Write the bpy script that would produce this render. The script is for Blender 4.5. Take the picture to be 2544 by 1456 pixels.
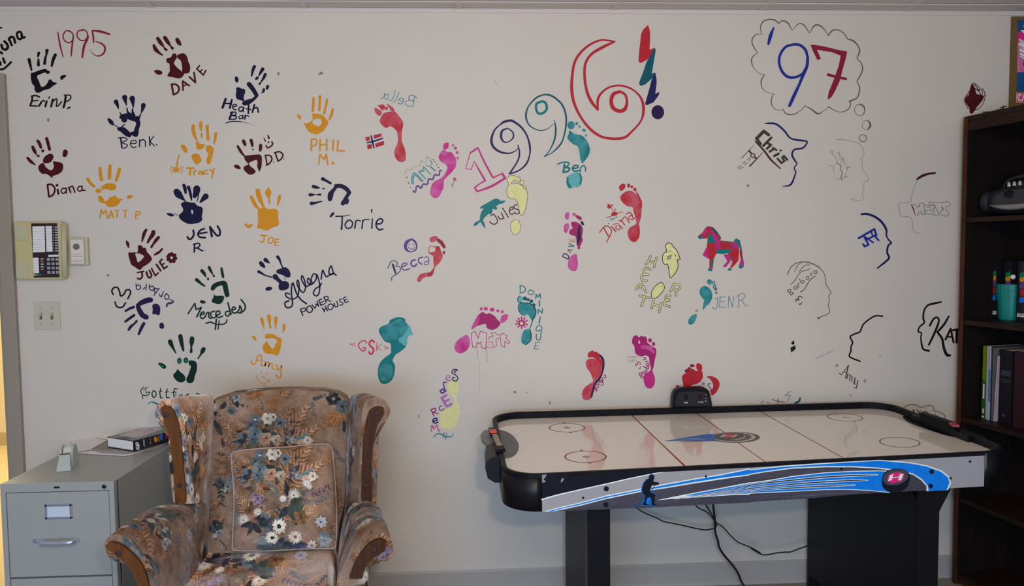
import bpy, bmesh, math, random
import numpy as np
from mathutils import Vector, Matrix
from mathutils.geometry import tessellate_polygon
for o in list(bpy.data.objects): bpy.data.objects.remove(o)
SC = bpy.context.scene
COL = SC.collection
# ------------------------------------------------------------------ camera
W, H, F = 2544, 1456, 1880.0
CAMP = np.array([0.0, -3.18, 1.48]); YAW, PITCH, ROLL = 2.8, -3.45, 0.6
def _basis():
    y, p, r = [math.radians(a) for a in (YAW, PITCH, ROLL)]
    f = np.array([math.sin(y)*math.cos(p), math.cos(y)*math.cos(p), math.sin(p)])
    ri = np.cross(f, [0, 0, 1.0]); ri /= np.linalg.norm(ri)
    up = np.cross(ri, f)
    return ri*math.cos(r)-up*math.sin(r), up*math.cos(r)+ri*math.sin(r), f
RI, UP, FW = _basis()
cam = bpy.data.objects.new('camera', bpy.data.cameras.new('camera')); COL.objects.link(cam)
cam.data.sensor_fit = 'HORIZONTAL'; cam.data.sensor_width = 36.0; cam.data.lens = 36.0*F/W
cam.data.clip_start = 0.05; cam.data.clip_end = 100
M = Matrix.Identity(4)
for i in range(3):
    M[i][0] = RI[i]; M[i][1] = UP[i]; M[i][2] = -FW[i]; M[i][3] = CAMP[i]
cam.matrix_world = M
SC.camera = cam
# ------------------------------------------------------------------ world, lights, exposure
SC.view_settings.view_transform = 'Standard'; SC.view_settings.look = 'None'
SC.view_settings.gamma = 1.0; SC.view_settings.use_curve_mapping = False
SC.view_settings.exposure = 0.0
wd = bpy.data.worlds.new('world'); SC.world = wd; wd.use_nodes = True
bg = wd.node_tree.nodes['Background']; bg.inputs[0].default_value = (1.0, 0.84, 0.69, 1); bg.inputs[1].default_value = 0.25
def area(name, loc, target, size, size_y, power, col):
    l = bpy.data.lights.new(name, 'AREA'); l.shape = 'RECTANGLE'; l.size = size; l.size_y = size_y
    l.energy = power; l.color = col
    o = bpy.data.objects.new(name, l); COL.objects.link(o); o.location = loc
    o.rotation_euler = (Vector(target)-Vector(loc)).to_track_quat('-Z', 'Y').to_euler()
    return o
area('window_light', (-0.5, -5.6, 1.15), (-0.2, 0, 0.6), 2.2, 1.1, 92, (0.45, 0.68, 1.0))
area('camera_flash', (0.16, -3.22, 1.64), (0.1, 0, 1.45), 0.07, 0.05, 13, (1.0, 0.82, 0.66))
area('room_lamp', (0.1, -3.5, 2.40), (0.1, -0.2, 1.6), 1.2, 0.5, 37, (1.0, 0.79, 0.58))
area('next_room_lamp', (-3.0, 1.5, 2.3), (-3.0, 1.5, 0), 0.9, 0.9, 62, (1.0, 0.86, 0.55))

def ray(x, y): return FW + RI*(x-W/2)/F - UP*(y-H/2)/F
def hit(x, y, ax, v):
    d = ray(x, y); return CAMP + d*((v-CAMP[ax])/d[ax])
def hitp(x, y, p0, n):
    d = ray(x, y); p0 = np.array(p0); n = np.array(n); return CAMP + d*(((p0-CAMP)@n)/(d@n))

# ------------------------------------------------------------------ helpers
def lin(c): return tuple(((v/255.0)/12.92 if v/255.0 <= 0.04045 else ((v/255.0+0.055)/1.055)**2.4) for v in c)
REF = lin((186, 180, 168))
def alb(c, k=0.72): return tuple(min(0.92, max(0.004, a/b*k)) for a, b in zip(lin(c), REF))
MATS = {}
def mat(name, c, rough=0.6, spec=0.4, metal=0.0, noise=0.0, nscale=30.0, c2=None, bump=0.0, bscale=200.0, coat=0.0, sheen=0.0, raw=False):
    if name in MATS: return MATS[name]
    m = bpy.data.materials.new(name); m.use_nodes = True; nt = m.node_tree; b = nt.nodes['Principled BSDF']
    col = c if raw else alb(c)
    b.inputs['Base Color'].default_value = (*col, 1); b.inputs['Roughness'].default_value = rough
    b.inputs['Specular IOR Level'].default_value = spec; b.inputs['Metallic'].default_value = metal
    b.inputs['Coat Weight'].default_value = coat; b.inputs['Sheen Weight'].default_value = sheen
    tc = nt.nodes.new('ShaderNodeTexCoord')
    if noise > 0 or c2 is not None:
        n = nt.nodes.new('ShaderNodeTexNoise'); n.inputs['Scale'].default_value = nscale; n.inputs['Detail'].default_value = 5
        nt.links.new(tc.outputs['Object'], n.inputs['Vector'])
        r = nt.nodes.new('ShaderNodeValToRGB')
        r.color_ramp.elements[0].position = 0.35; r.color_ramp.elements[1].position = 0.65
        cc2 = alb(c2) if c2 is not None else tuple(v*(1-noise) for v in col)
        r.color_ramp.elements[0].color = (*col, 1); r.color_ramp.elements[1].color = (*cc2, 1)
        nt.links.new(n.outputs['Fac'], r.inputs['Fac']); nt.links.new(r.outputs['Color'], b.inputs['Base Color'])
    if bump > 0:
        n2 = nt.nodes.new('ShaderNodeTexNoise'); n2.inputs['Scale'].default_value = bscale
        nt.links.new(tc.outputs['Object'], n2.inputs['Vector'])
        bp = nt.nodes.new('ShaderNodeBump'); bp.inputs['Strength'].default_value = bump; bp.inputs['Distance'].default_value = 0.002
        nt.links.new(n2.outputs['Fac'], bp.inputs['Height']); nt.links.new(bp.outputs['Normal'], b.inputs['Normal'])
    MATS[name] = m; return m
def woodmat(name, c, c2, rough=0.35, axis='Z', scale=6.0):
    if name in MATS: return MATS[name]
    m = mat(name, c, rough=rough, spec=0.4); nt = m.node_tree; b = nt.nodes['Principled BSDF']
    tc = nt.nodes.new('ShaderNodeTexCoord'); mp = nt.nodes.new('ShaderNodeMapping')
    s = [scale*4]*3; s['XYZ'.index(axis)] = scale*0.35; mp.inputs['Scale'].default_value = s
    n = nt.nodes.new('ShaderNodeTexNoise'); n.inputs['Scale'].default_value = 3; n.inputs['Detail'].default_value = 8; n.inputs['Distortion'].default_value = 1.2
    r = nt.nodes.new('ShaderNodeValToRGB'); r.color_ramp.elements[0].position = 0.35; r.color_ramp.elements[1].position = 0.7
    r.color_ramp.elements[0].color = (*alb(c), 1); r.color_ramp.elements[1].color = (*alb(c2), 1)
    nt.links.new(tc.outputs['Object'], mp.inputs[0]); nt.links.new(mp.outputs[0], n.inputs['Vector'])
    nt.links.new(n.outputs['Fac'], r.inputs['Fac']); nt.links.new(r.outputs['Color'], b.inputs['Base Color'])
    return m
ORG = {}
def org(p):
    v = Vector((0, 0, 0))
    while p is not None: v = v + Vector(p.location); p = p.parent
    return v
def props(o, label=None, cat=None, group=None, kind=None):
    if label: o['label'] = label
    if cat: o['category'] = cat
    if group: o['group'] = group
    if kind: o['kind'] = kind
    return o
def empty(name, loc, label, cat, group=None):
    o = bpy.data.objects.new(name, None); COL.objects.link(o); o.location = loc; o.empty_display_size = 0.05
    return props(o, label, cat, group)
class MB:
    def __init__(s): s.v = []; s.f = []; s.m = []; s.sm = []
    def add(s, vs, fs, mi=0, smooth=False):
        k = len(s.v); s.v += [tuple(map(float, v)) for v in vs]
        for f in fs: s.f.append([i+k for i in f]); s.m.append(mi); s.sm.append(smooth)
        return s
    def box(s, a, b, mi=0, bev=0.0, rot=None, piv=None):
        a = np.array(a, float); b = np.array(b, float); lo = np.minimum(a, b); hi = np.maximum(a, b)
        bm = bmesh.new(); bmesh.ops.create_cube(bm, size=1.0)
        for v in bm.verts: v.co = Vector([lo[i]+(v.co[i]+0.5)*(hi[i]-lo[i]) for i in range(3)])
        if bev > 0: bmesh.ops.bevel(bm, geom=bm.edges[:], offset=min(bev, 0.49*min(hi-lo)), segments=2, affect='EDGES', profile=0.5)
        bm.verts.ensure_lookup_table(); bm.verts.index_update()
        vs = [v.co.copy() for v in bm.verts]; fs = [[v.index for v in f.verts] for f in bm.faces]; bm.free()
        if rot is not None:
            R = Matrix.Rotation(rot[1], 3, rot[0]); pv = Vector(piv if piv is not None else (lo+hi)/2)
            vs = [R @ (v-pv)+pv for v in vs]
        return s.add(vs, fs, mi)
    def obox(s, o, ax, ay, az, mi=0, bev=0.0):
        """box spanned from corner o by three vectors"""
        o, ax, ay, az = [np.array(q, float) for q in (o, ax, ay, az)]
        k0 = len(s.v); s.box((0, 0, 0), (np.linalg.norm(ax), np.linalg.norm(ay), np.linalg.norm(az)), mi, bev)
        ux, uy, uz = [q/np.linalg.norm(q) for q in (ax, ay, az)]
        for i in range(k0, len(s.v)):
            p = s.v[i]; s.v[i] = tuple(o+ux*p[0]+uy*p[1]+uz*p[2])
        return s
    def prism(s, pts, vec, mi=0, smooth=False):
        """closed 3D polygon swept along vec"""
        pts = [Vector(p) for p in pts]; vec = Vector(vec); n = len(pts)
        tris = tessellate_polygon([pts]); fs = [list(t) for t in tris] + [[i+n for i in reversed(t)] for t in tris]
        s.add(pts+[p+vec for p in pts], fs, mi)
        return s.add(pts+[p+vec for p in pts], [[i, (i+1) % n, (i+1) % n+n, i+n] for i in range(n)], mi, smooth)
    def tube(s, pts, r, mi=0, n=8, closed=False, cap=True):
        pts = [Vector(p) for p in pts]; N = len(pts); rs = r if hasattr(r, '__len__') else [r]*N
        vs = []; prev = None
        for i in range(N):
            t = (pts[(i+1) % N]-pts[i-1]) if closed else (pts[min(i+1, N-1)]-pts[max(i-1, 0)])
            t = t.normalized() if t.length > 1e-9 else Vector((0, 0, 1))
            a = prev if prev is not None else (Vector((0, 0, 1)) if abs(t.z) < 0.9 else Vector((1, 0, 0)))
            x = (a - t*a.dot(t)).normalized(); y = t.cross(x); prev = x
            for k in range(n):
                an = 2*math.pi*k/n; vs.append(pts[i]+(x*math.cos(an)+y*math.sin(an))*rs[i])
        fs = []
        for i in range(N if closed else N-1):
            j = (i+1) % N
            for k in range(n): fs.append([i*n+k, i*n+(k+1) % n, j*n+(k+1) % n, j*n+k])
        if cap and not closed: fs.append(list(range(n))[::-1]); fs.append([(N-1)*n+k for k in range(n)])
        return s.add(vs, fs, mi, True)
    def lathe(s, c, prof, mi=0, n=32, axis=(0, 0, 1), caps=True):
        ax = Vector(axis).normalized(); a = Vector((0, 1, 0)) if abs(ax.y) < 0.9 else Vector((0, 0, 1))
        x = a.cross(ax).normalized(); y = ax.cross(x); c = Vector(c); vs = []
        for r, h in prof:
            for k in range(n):
                an = 2*math.pi*k/n; vs.append(c+ax*h+(x*math.cos(an)+y*math.sin(an))*r)
        fs = []
        for i in range(len(prof)-1):
            for k in range(n): fs.append([i*n+k, i*n+(k+1) % n, (i+1)*n+(k+1) % n, (i+1)*n+k])
        s.add(vs, fs, mi, True)
        if caps: s.add(vs[:n], [list(range(n))[::-1]], mi); s.add(vs[-n:], [list(range(n))], mi)
        return s
    def build(s, name, mats, parent=None, label=None, kind=None, cat=None, group=None, bevel=0, origin=None):
        me = bpy.data.meshes.new(name)
        off = org(parent)
        if parent is None and origin is not None: off = Vector(origin)
        me.from_pydata([tuple(np.array(v)-np.array(off)) for v in s.v], [], s.f)
        for m in (mats if isinstance(mats, (list, tuple)) else [mats]): me.materials.append(m)
        me.polygons.foreach_set('material_index', s.m); me.polygons.foreach_set('use_smooth', s.sm)
        bm = bmesh.new(); bm.from_mesh(me); bmesh.ops.recalc_face_normals(bm, faces=bm.faces[:]); bm.to_mesh(me); bm.free()
        me.update()
        o = bpy.data.objects.new(name, me); COL.objects.link(o)
        if parent is not None: o.parent = parent
        elif origin is not None: o.location = origin
        if bevel:
            md = o.modifiers.new('bevel', 'BEVEL'); md.width = bevel; md.segments = 2; md.limit_method = 'ANGLE'
        return props(o, label, cat, group, kind)
def catmull(pts, closed=False, k=5):
    P = [np.array(p, float) for p in pts]; n = len(P)
    if n < 3: return P
    out = []
    for i in range(n if closed else n-1):
        p1, p2 = P[i], P[(i+1) % n]
        p0 = P[i-1] if (closed or i > 0) else 2*P[0]-P[1]
        p3 = P[(i+2) % n] if (closed or i < n-2) else 2*P[-1]-P[-2]
        for j in range(k):
            t = j/k
            out.append(0.5*((2*p1)+(-p0+p2)*t+(2*p0-5*p1+4*p2-p3)*t*t+(-p0+3*p1-3*p2+p3)*t**3))
    if not closed: out.append(P[-1])
    return out
class Art:
    """flat paint on a surface: 2D outlines laid on a plane through a mapping of points"""
    def __init__(s, mapper, normal, base=0.0004):
        s.map = mapper; s.n = np.array(normal, float); s.base = base; s.reset()
    def reset(s): s.mb = MB(); s.cols = []; s.layer = 0; s.seq = 0
    def ci(s, c):
        if c not in s.cols: s.cols.append(c)
        return s.cols.index(c)
    def put(s, p2, tris, c, lift=0):
        s.seq += 1; off = s.n*(s.base+0.00008*(s.layer+lift)+0.000004*s.seq)
        s.mb.add([s.map(p[0], p[1])+off for p in p2], tris, s.ci(c))
    def fill(s, pts, c, holes=(), lift=0):
        loops = [pts]+list(holes); flat = [p for l in loops for p in l]
        t = tessellate_polygon([[Vector((p[0], p[1], 0)) for p in l] for l in loops])
        s.put(flat, [list(x) for x in t], c, lift)
    def stroke(s, pts, ws, c, lift=0):
        pts = [np.array(p, float) for p in pts]; n = len(pts)
        if n == 1: pts = [pts[0], pts[0]+[0.5, 0]]; ws = [ws[0]]*2; n = 2
        L = []; Rr = []
        for i in range(n):
            t = pts[min(i+1, n-1)]-pts[max(i-1, 0)]; q = np.linalg.norm(t); t = t/q if q > 1e-9 else np.array([1.0, 0])
            nn = np.array([-t[1], t[0]])*ws[i]/2; L.append(pts[i]+nn); Rr.append(pts[i]-nn)
        s.put(L+Rr, [[i, i+1, n+i+1, n+i] for i in range(n-1)], c, lift)
        for i in (0, n-1):
            s.disc(pts[i], ws[i]/2, ws[i]/2, c, 10, lift)
    def disc(s, p, rx, ry, c, k=18, lift=0):
        s.put([(p[0]+rx*math.cos(2*math.pi*j/k), p[1]+ry*math.sin(2*math.pi*j/k)) for j in range(k)], [list(range(k))], c, lift)
    def run(s, text, color, crop, wob=0.0):
        ox, oy, sc = crop; c = color; last = None
        X = lambda a: [(ox+a[i]/sc, oy+a[i+1]/sc) for i in range(0, len(a), 2)]
        for line in text.strip().splitlines():
            line = line.strip()
            if not line or line[0] == '#': continue
            k, rest = line[0], line[1:].strip()
            if k == 'c': c = rest; continue
            if k == '@': ox, oy, sc = CROPS[rest]; continue
            if k == '+': s.layer += 1; continue
            for seg in rest.split(';'):
                a = [float(t) for t in seg.replace(',', ' ').split()]
                if not a: continue
                if k == 'F': last = catmull(X(a), True, 4); s.fill(last, c)
                elif k == 'P': last = X(a); s.fill(last, c)
                elif k == 'G':   # outline fill with smooth hole(s) separated by |
                    pass
                elif k == 'S': p = catmull(X(a[1:]), False, 5); s.stroke(p, [a[0]/sc]*len(p), c)
                elif k == 'L':
                    p = X(a[1:])
                    for i in range(len(p)-1): s.stroke([p[i], p[i+1]], [a[0]/sc]*2, c)
                elif k == 'T':
                    q = [(ox+a[i]/sc, oy+a[i+1]/sc, a[i+2]/sc) for i in range(0, len(a), 3)]
                    p = catmull(q, False, 5); s.stroke([t[:2] for t in p], [max(t[2], 0.3) for t in p], c)
                elif k == 'E': s.disc((ox+a[0]/sc, oy+a[1]/sc), a[2]/sc, (a[3] if len(a) > 3 else a[2])/sc, c)
                elif k == 'O':
                    p = [(ox+(a[0]+a[2]*math.cos(t))/sc, oy+(a[1]+a[3]*math.sin(t))/sc) for t in np.linspace(0, 2*math.pi, 25)]
                    s.stroke(p, [a[4]/sc]*25, c)
                elif k == 'B':
                    p = last+[last[0]]; s.stroke(p, [a[0]/sc]*len(p), 'ink', 1)
                elif k == 'D':   # dark then light stroke
                    p = catmull(X(a[2:]), False, 4); s.stroke(p, [a[1]/sc]*len(p), 'ink', 0); s.stroke(p, [a[0]/sc]*len(p), c, 1)
                elif k == 'W':   # hole: wall coloured patch is avoided; refill outer with hole
                    pass
    def fillhole(s, outer, hole, color, crop):
        ox, oy, sc = crop; f = lambda t: catmull([(ox+float(t.split()[i])/sc, oy+float(t.split()[i+1])/sc) for i in range(0, len(t.split()), 2)], True, 4)
        s.fill(f(outer.replace(',', ' ')), color, [f(h.replace(',', ' ')) for h in hole])
    def done(s, name, parent, label=None):
        o = s.mb.build(name, [paint(c) for c in s.cols], parent, label); s.reset(); return o
PAINT = dict(ink=(28, 26, 34), maroon=(68, 14, 20), navy=(20, 18, 46), black=(14, 14, 18), gold=(196, 128, 26), green=(10, 40, 30), lgreen=(10, 110, 70),
    purple=(38, 22, 58), red=(168, 36, 44), crimson=(130, 28, 48), magenta=(176, 40, 108), dmag=(150, 30, 88), teal=(10, 106, 102), dteal=(12, 78, 84), tealgrey=(70, 120, 126),
    yellow=(204, 196, 128), brown=(98, 78, 66), dbrown=(66, 36, 34), blue=(30, 44, 118), dblue=(26, 28, 74), mauve=(164, 100, 146), violet=(86, 62, 112), grey=(146, 140, 132),
    lgrey=(166, 160, 150), orange=(206, 134, 44), olive=(60, 54, 40), thin=(104, 96, 88), pinkred=(188, 48, 72), pale=(176, 166, 154), lteal=(88, 156, 148), vdk=(30, 14, 20),
    white=(235, 235, 235), panelgrey=(150, 150, 158), pblue=(0, 108, 200), dgrey=(64, 62, 68), mgrey=(86, 84, 92), pblack=(16, 18, 26), pink=(206, 34, 104), lred=(178, 90, 70), fieldgrey=(96, 94, 90),
    postblue=(20, 72, 110), postpink=(190, 100, 130), cork=(104, 80, 40), lineg=(120, 118, 112), paleblue=(150, 170, 205))
def paint(c):
    k = 'paint_'+c.replace('~', '_wash')
    if k in MATS: return MATS[k]
    if c.endswith('~'):
        b = PAINT[c[:-1]]; l = tuple(v+(190-v)*0.30 for v in b)
        return mat(k, b, rough=0.5, spec=0.15, c2=l, nscale=26)
    return mat(k, PAINT[c], rough=0.45, spec=0.15, noise=0.12, nscale=60)
CROPS = dict(A=(0,40,5.6), B=(200,60,5.6), C=(500,120,5.6), D=(0,280,5.6), E=(380,260,5.6), F=(700,300,5.6), G=(180,380,5.6), H=(560,420,5.6), I=(250,540,5.6),
    J=(580,600,5.6), K=(260,680,5.6), L=(320,780,5.6), M=(840,200,5.6), N=(900,540,5.6), O=(840,760,5.6), P=(1000,860,5.6), Q=(980,320,5.6), R=(1120,200,5.6), S=(1340,40,4.55),
    T=(1160,400,5.6), U=(1360,420,5.6), V=(1540,540,5.6), X=(1120,680,5.6), Y=(1400,760,5.6), Z=(1820,20,5.2), a=(1800,280,5.6), b=(2100,400,5.2), c=(1900,620,5.2), d=(2060,720,4.2825),
    e=(1860,920,5.6), f=(2344,0,2.912), m=(1540,960,5.6), n=(1180,980,4.55), p=(1300,1120,4.24), q=(1860,1100,3.7193), r=(2210,980,7.28), s=(30,540,9.1), t=(480,960,4.854), u=(240,940,2.8218), v=(100,1030,7.482), w=(2444,0,4.85), x=(0,1020,3.339), px=(0,0,1))
# ------------------------------------------------------------------ the room
CEIL = 2.462
m_wall = mat('wall_paint', (0.715, 0.668, 0.60), rough=0.55, spec=0.35, raw=True, noise=0.02, nscale=3, bump=0.05, bscale=300)
m_base = mat('vinyl_baseboard', (0.42, 0.41, 0.40), rough=0.5, raw=True, bump=0.04)
m_floor = mat('floor_tile', (0.33, 0.30, 0.26), rough=0.35, raw=True, noise=0.15, nscale=40)
m_frame = mat('door_frame_paint', (0.36, 0.31, 0.26), rough=0.5, raw=True, noise=0.04, nscale=8)
m_tile = mat('ceiling_tile', (0.74, 0.68, 0.645), rough=0.9, spec=0.1, raw=True, noise=0.06, nscale=200)
m_tee = mat('ceiling_tee', (0.72, 0.66, 0.63), rough=0.6, raw=True)
jr = hit(50, 860, 1, 0)[0]            # right edge of the door frame
jt = hit(20, 185, 1, 0)[2]
jl = hit(17, 860, 1, 0)[0]
m = MB()
m.box((jr-0.005, 0, 0), (2.64, 0.14, CEIL+0.02)); m.box((-3.4, 0, jt-0.02), (jr-0.005, 0.14, CEIL+0.02)); m.box((-3.4, 0, 0), (jl-0.95, 0.14, jt-0.02))
WALL = m.build('wall_back', m_wall, kind='structure')
MB().box((-3.5, -6.6, -0.1), (2.75, 0.14, 0)).build('floor', m_floor, kind='structure')
MB().box((2.64, -6.6, 0), (2.75, 0.14, CEIL+0.02)).build('wall_right', m_wall, kind='structure')
MB().box((-3.5, -6.6, 0), (-3.4, 0.0, CEIL+0.02)).build('wall_left', m_wall, kind='structure')
cl = MB().box((-3.5, -6.6, CEIL+0.02), (2.75, 0.14, CEIL+0.12)).build('ceiling', m_tile, kind='structure')
# ceiling tees at 2 ft, panels between them
xs = [hit(px, 22, 1, 0)[0] for px in (380, 760, 1140, 1525, 1890, 2245)]
xs = [xs[0]-1.83, xs[0]-1.22, xs[0]-0.61]+xs
ys = [-0.002, -0.085, -1.305, -2.525, -3.745, -4.965]
edges = [-3.4]+xs+[2.64]
for i in range(len(edges)-1):
    for j in range(len(ys)-1):
        MB().box((edges[i]+0.004, ys[j]-0.004, CEIL), (edges[i+1]-0.004, ys[j+1]+0.004, CEIL+0.02), bev=0.003).build('ceiling_panel', m_tile, cl)
for x in xs: MB().box((x-0.012, -4.97, CEIL-0.004), (x+0.012, -0.001, CEIL-0.001)).build('ceiling_tee', m_tee, cl)
for y in ys[1:]: MB().box((-3.39, y-0.012, CEIL-0.005), (2.63, y+0.012, CEIL-0.0015)).build('ceiling_tee', m_tee, cl)
MB().box((-3.39, -0.004, CEIL-0.018), (2.63, -0.0005, CEIL)).build('wall_angle', m_tee, cl)
m = MB(); m.prism([(jr, -0.0003, 0), (jr, -0.012, 0), (jr, -0.007, 0.012), (jr, -0.005, 0.09), (jr, -0.0003, 0.1)], (2.09-jr, 0, 0))
m.build('baseboard_back', m_base, kind='structure')
# door frame of steel with its return, strike plate
d1 = empty('door_1', (jl, 0, 0), None, None); props(d1, 'grey-brown steel door frame at the left edge', kind='structure')
m = MB().box((jl, -0.022, 0), (jr, 0.0, jt), bev=0.003).box((jl-0.02, 0.0, 0), (jl, 0.15, jt-0.055))
m.box((jl-0.95, -0.022, jt-0.056), (jl, 0.0, jt), bev=0.003).box((jl-1.0, -0.022, 0), (jl-0.945, 0.0, jt), bev=0.003)
m.build('frame', m_frame, d1)
zt, zb = hit(19, 880, 1, 0)[2], hit(22, 932, 1, 0)[2]
MB().box((jl-0.0225, 0.01, zb), (jl-0.0195, 0.05, zt)).build('strike_plate', mat('dark_metal', (0.02, 0.02, 0.02), rough=0.3, metal=0.6, raw=True), d1)
# room beyond the door
YB = hit(12, 1106, 2, 0.0)[1]
m_cream = mat('cream_wall', (0.80, 0.68, 0.42), rough=0.6, raw=True)
nb = MB().box((-5.2, YB, 0), (jr+1.6, YB+0.1, 2.6)).build('wall_far', m_cream, kind='structure')
MB().box((-5.2, 0.14, -0.1), (jr+1.6, YB, 0.0)).build('floor_far', mat('far_floor', (0.78, 0.60, 0.34), rough=0.35, raw=True, noise=0.05), kind='structure')
MB().box((-5.2, 0.14, 2.6), (jr+1.6, YB+0.1, 2.7)).build('ceiling_far', m_cream, kind='structure')
MB().box((-5.2, YB-0.012, 0), (jr+1.6, YB-0.0005, 0.1)).build('baseboard_far', mat('far_base', (0.50, 0.42, 0.20), rough=0.5, raw=True), kind='structure')
PAINT.update(farteal=(70, 168, 178), farwhite=(235, 235, 225), farlight=(250, 235, 170))
fa = Art(lambda x, y: hit(x, y, 1, YB), (0, -1, 0), 0.002)
fa.run("P -160,420 30,430 30,735 0,746 -160,790\n+\nc farwhite\nF -10,600 8,604 6,618 -6,640 -14,620\nc red\nS 7 -20,556 6,566; 7 -10,590 10,596; 5 -20,652 4,664\nc lgreen\nP -20,572 10,570 10,590 -20,596\nc red\nF -12,655 4,660 -2,668", 'farteal', CROPS['px'])
fa.done('mural_painting', nb, 'turquoise mural seen through the doorway')
# ------------------------------------------------------------------ wall fixtures
WF = lambda x, y, d=0.0: hit(x, y, 1, -d)
def rectbox(m, x0, y0, x1, y1, d0, d1, mi=0, bev=0.0):
    a = hit(x0, y0, 1, -d1); b = hit(x1, y1, 1, -d1)
    return m.box((a[0], -d0, b[2]), (b[0], -d1, a[2]), mi, bev)
m_beige = mat('phone_plastic', (176, 160, 108), rough=0.4)
m_beige2 = mat('phone_plastic_light', (168, 160, 122), rough=0.45)
m_pdark = mat('phone_dark_panel', (36, 24, 26), rough=0.35)
m_paperw = mat('label_paper', (205, 200, 196), rough=0.6)
m_key = mat('grey_keys', (150, 146, 146), rough=0.5)
c0 = hit(98, 622, 1, 0)
ph = empty('wall_phone', tuple(c0), 'beige multi-line office phone mounted on the wall beside the door frame', 'phone')
m = MB(); rectbox(m, 33, 551, 160, 694, 0.0005, 0.032, 0, 0.006); m.build('body', m_beige, ph)
a = hit(152, 551, 1, -0.034); b = hit(155, 694, 1, -0.034)
m = MB().tube([(a[0]+0.008, -0.03, a[2]-0.008), (b[0]+0.008, -0.03, b[2]+0.008)], 0.011, n=12); m.build('edge_ridge', m_beige2, ph)
for q in ((37, 557, 70, 598), (38, 651, 72, 690)):
    m = MB(); rectbox(m, *q, 0.031, 0.0345, 0, 0.001); rectbox(m, q[0]+4, q[1]+7, q[2]-2, q[3]-4, 0.034, 0.0362, 0, 0.0008); m.build('handset_rest', m_beige2, ph, 'pale recessed handset rest')
m = MB(); rectbox(m, 77, 555, 148, 689, 0.031, 0.0335, 0, 0.001); fp = m.build('face_panel', m_pdark, ph, 'dark face panel')
pa = Art(lambda x, y: hit(x, y, 1, -0.0338), (0, -1, 0), 0.0003)
pa.run("""P 458,205 735,200 750,788 475,792
P 757,198 898,195 918,775 778,780
P 472,915 598,912 612,1262 490,1266
P 818,848 1052,842 1055,888 820,893
L 10 500,1300 590,1306; 14 500,1290 512,1318
c teal
P 612,1282 675,1278 678,1312 615,1318
c lineg
+
L 4 462,265 737,258; 4 464,325 739,318; 4 466,385 741,378; 4 468,443 742,436; 4 469,502 744,495; 4 470,560 745,553; 4 471,618 746,611; 4 472,676 747,669; 4 473,734 748,727
L 4 760,256 900,252; 4 762,314 902,310; 4 764,372 905,368; 4 766,430 907,426; 4 768,488 909,484; 4 770,546 911,542; 4 772,604 913,600; 4 774,662 915,658; 4 776,720 917,716
L 4 476,975 600,972; 4 479,1035 603,1032; 4 482,1095 606,1092; 4 485,1155 608,1150; 4 487,1210 610,1206""", 'white', CROPS['s'])
pa.done('label_strip', fp)
for i in range(10):
    y = 540+(208+i*59)/9.1; x0 = 30+(960+i*1.2)/9.1
    m = MB(); rectbox(m, x0, y, x0+6.6, y+3.4, 0.033, 0.037, 0, 0.0005); rectbox(m, x0-4.4, y, x0-2.6, y+3.4, 0.033, 0.0345); m.build('line_button', m_key, fp)
for i in range(5):
    y = 540+(926+i*59)/9.1; x0 = 30+(640+i*2)/9.1
    m = MB(); rectbox(m, x0, y, x0+7.2, y+3.6, 0.033, 0.037, 0, 0.0005); m.build('line_button', m_key if i not in (1, 4) else mat('red_button', (150, 88, 70)), fp)
for r in range(4):
    for c in range(3):
        x0 = 30+(785+c*99+r*3)/9.1; y0 = 540+(922+r*98)/9.1
        m = MB(); rectbox(m, x0, y0, x0+7.2, y0+6.4, 0.033, 0.0375, 0, 0.0007); k = m.build('key', m_key, fp)
        g = Art(lambda x, y: hit(x, y, 1, -0.0377), (0, -1, 0), 0.0003)
        cx, cy = x0+3.6, y0+3.2; d = '123456789*0#'[r*3+c]
        SEG = {'1': [(0, -2, 0, 2)], '2': [(-1, -2, 1, -2), (1, -2, 1, 0), (1, 0, -1, 0), (-1, 0, -1, 2), (-1, 2, 1, 2)], '3': [(-1, -2, 1, -2), (1, -2, 1, 2), (1, 2, -1, 2), (-1, 0, 1, 0)],
               '4': [(-1, -2, -1, 0), (-1, 0, 1, 0), (1, -2, 1, 2)], '5': [(1, -2, -1, -2), (-1, -2, -1, 0), (-1, 0, 1, 0), (1, 0, 1, 2), (1, 2, -1, 2)], '6': [(1, -2, -1, -2), (-1, -2, -1, 2), (-1, 2, 1, 2), (1, 2, 1, 0), (1, 0, -1, 0)],
               '7': [(-1, -2, 1, -2), (1, -2, 0, 2)], '8': [(-1, -2, 1, -2), (1, -2, 1, 2), (1, 2, -1, 2), (-1, 2, -1, -2), (-1, 0, 1, 0)], '9': [(1, 0, -1, 0), (-1, 0, -1, -2), (-1, -2, 1, -2), (1, -2, 1, 2), (1, 2, -1, 2)],
               '0': [(-1, -2, 1, -2), (1, -2, 1, 2), (1, 2, -1, 2), (-1, 2, -1, -2)], '*': [(-1, -1, 1, 1), (-1, 1, 1, -1), (0, -1.5, 0, 1.5)], '#': [(-0.6, -1.6, -0.6, 1.6), (0.6, -1.6, 0.6, 1.6), (-1.5, -0.6, 1.5, -0.6), (-1.5, 0.6, 1.5, 0.6)]}[d]
        for s in SEG: g.stroke([(cx+s[0], cy+s[1]), (cx+s[2], cy+s[3])], [0.55, 0.55], 'dgrey')
        g.done('digit', k)
c0 = hit(195, 625, 1, 0)
th = empty('thermostat', tuple(c0), 'small rectangular beige thermostat with round dial right of the phone', 'thermostat')
m = MB(); rectbox(m, 170, 590, 219, 659, 0.0005, 0.02, 0, 0.003); m.build('base', m_beige2, th)
m = MB(); rectbox(m, 173, 594, 209, 657, 0.0195, 0.032, 0, 0.002); m.build('cover', mat('thermostat_steel', (178, 168, 148), rough=0.3, metal=0.3), th)
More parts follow.
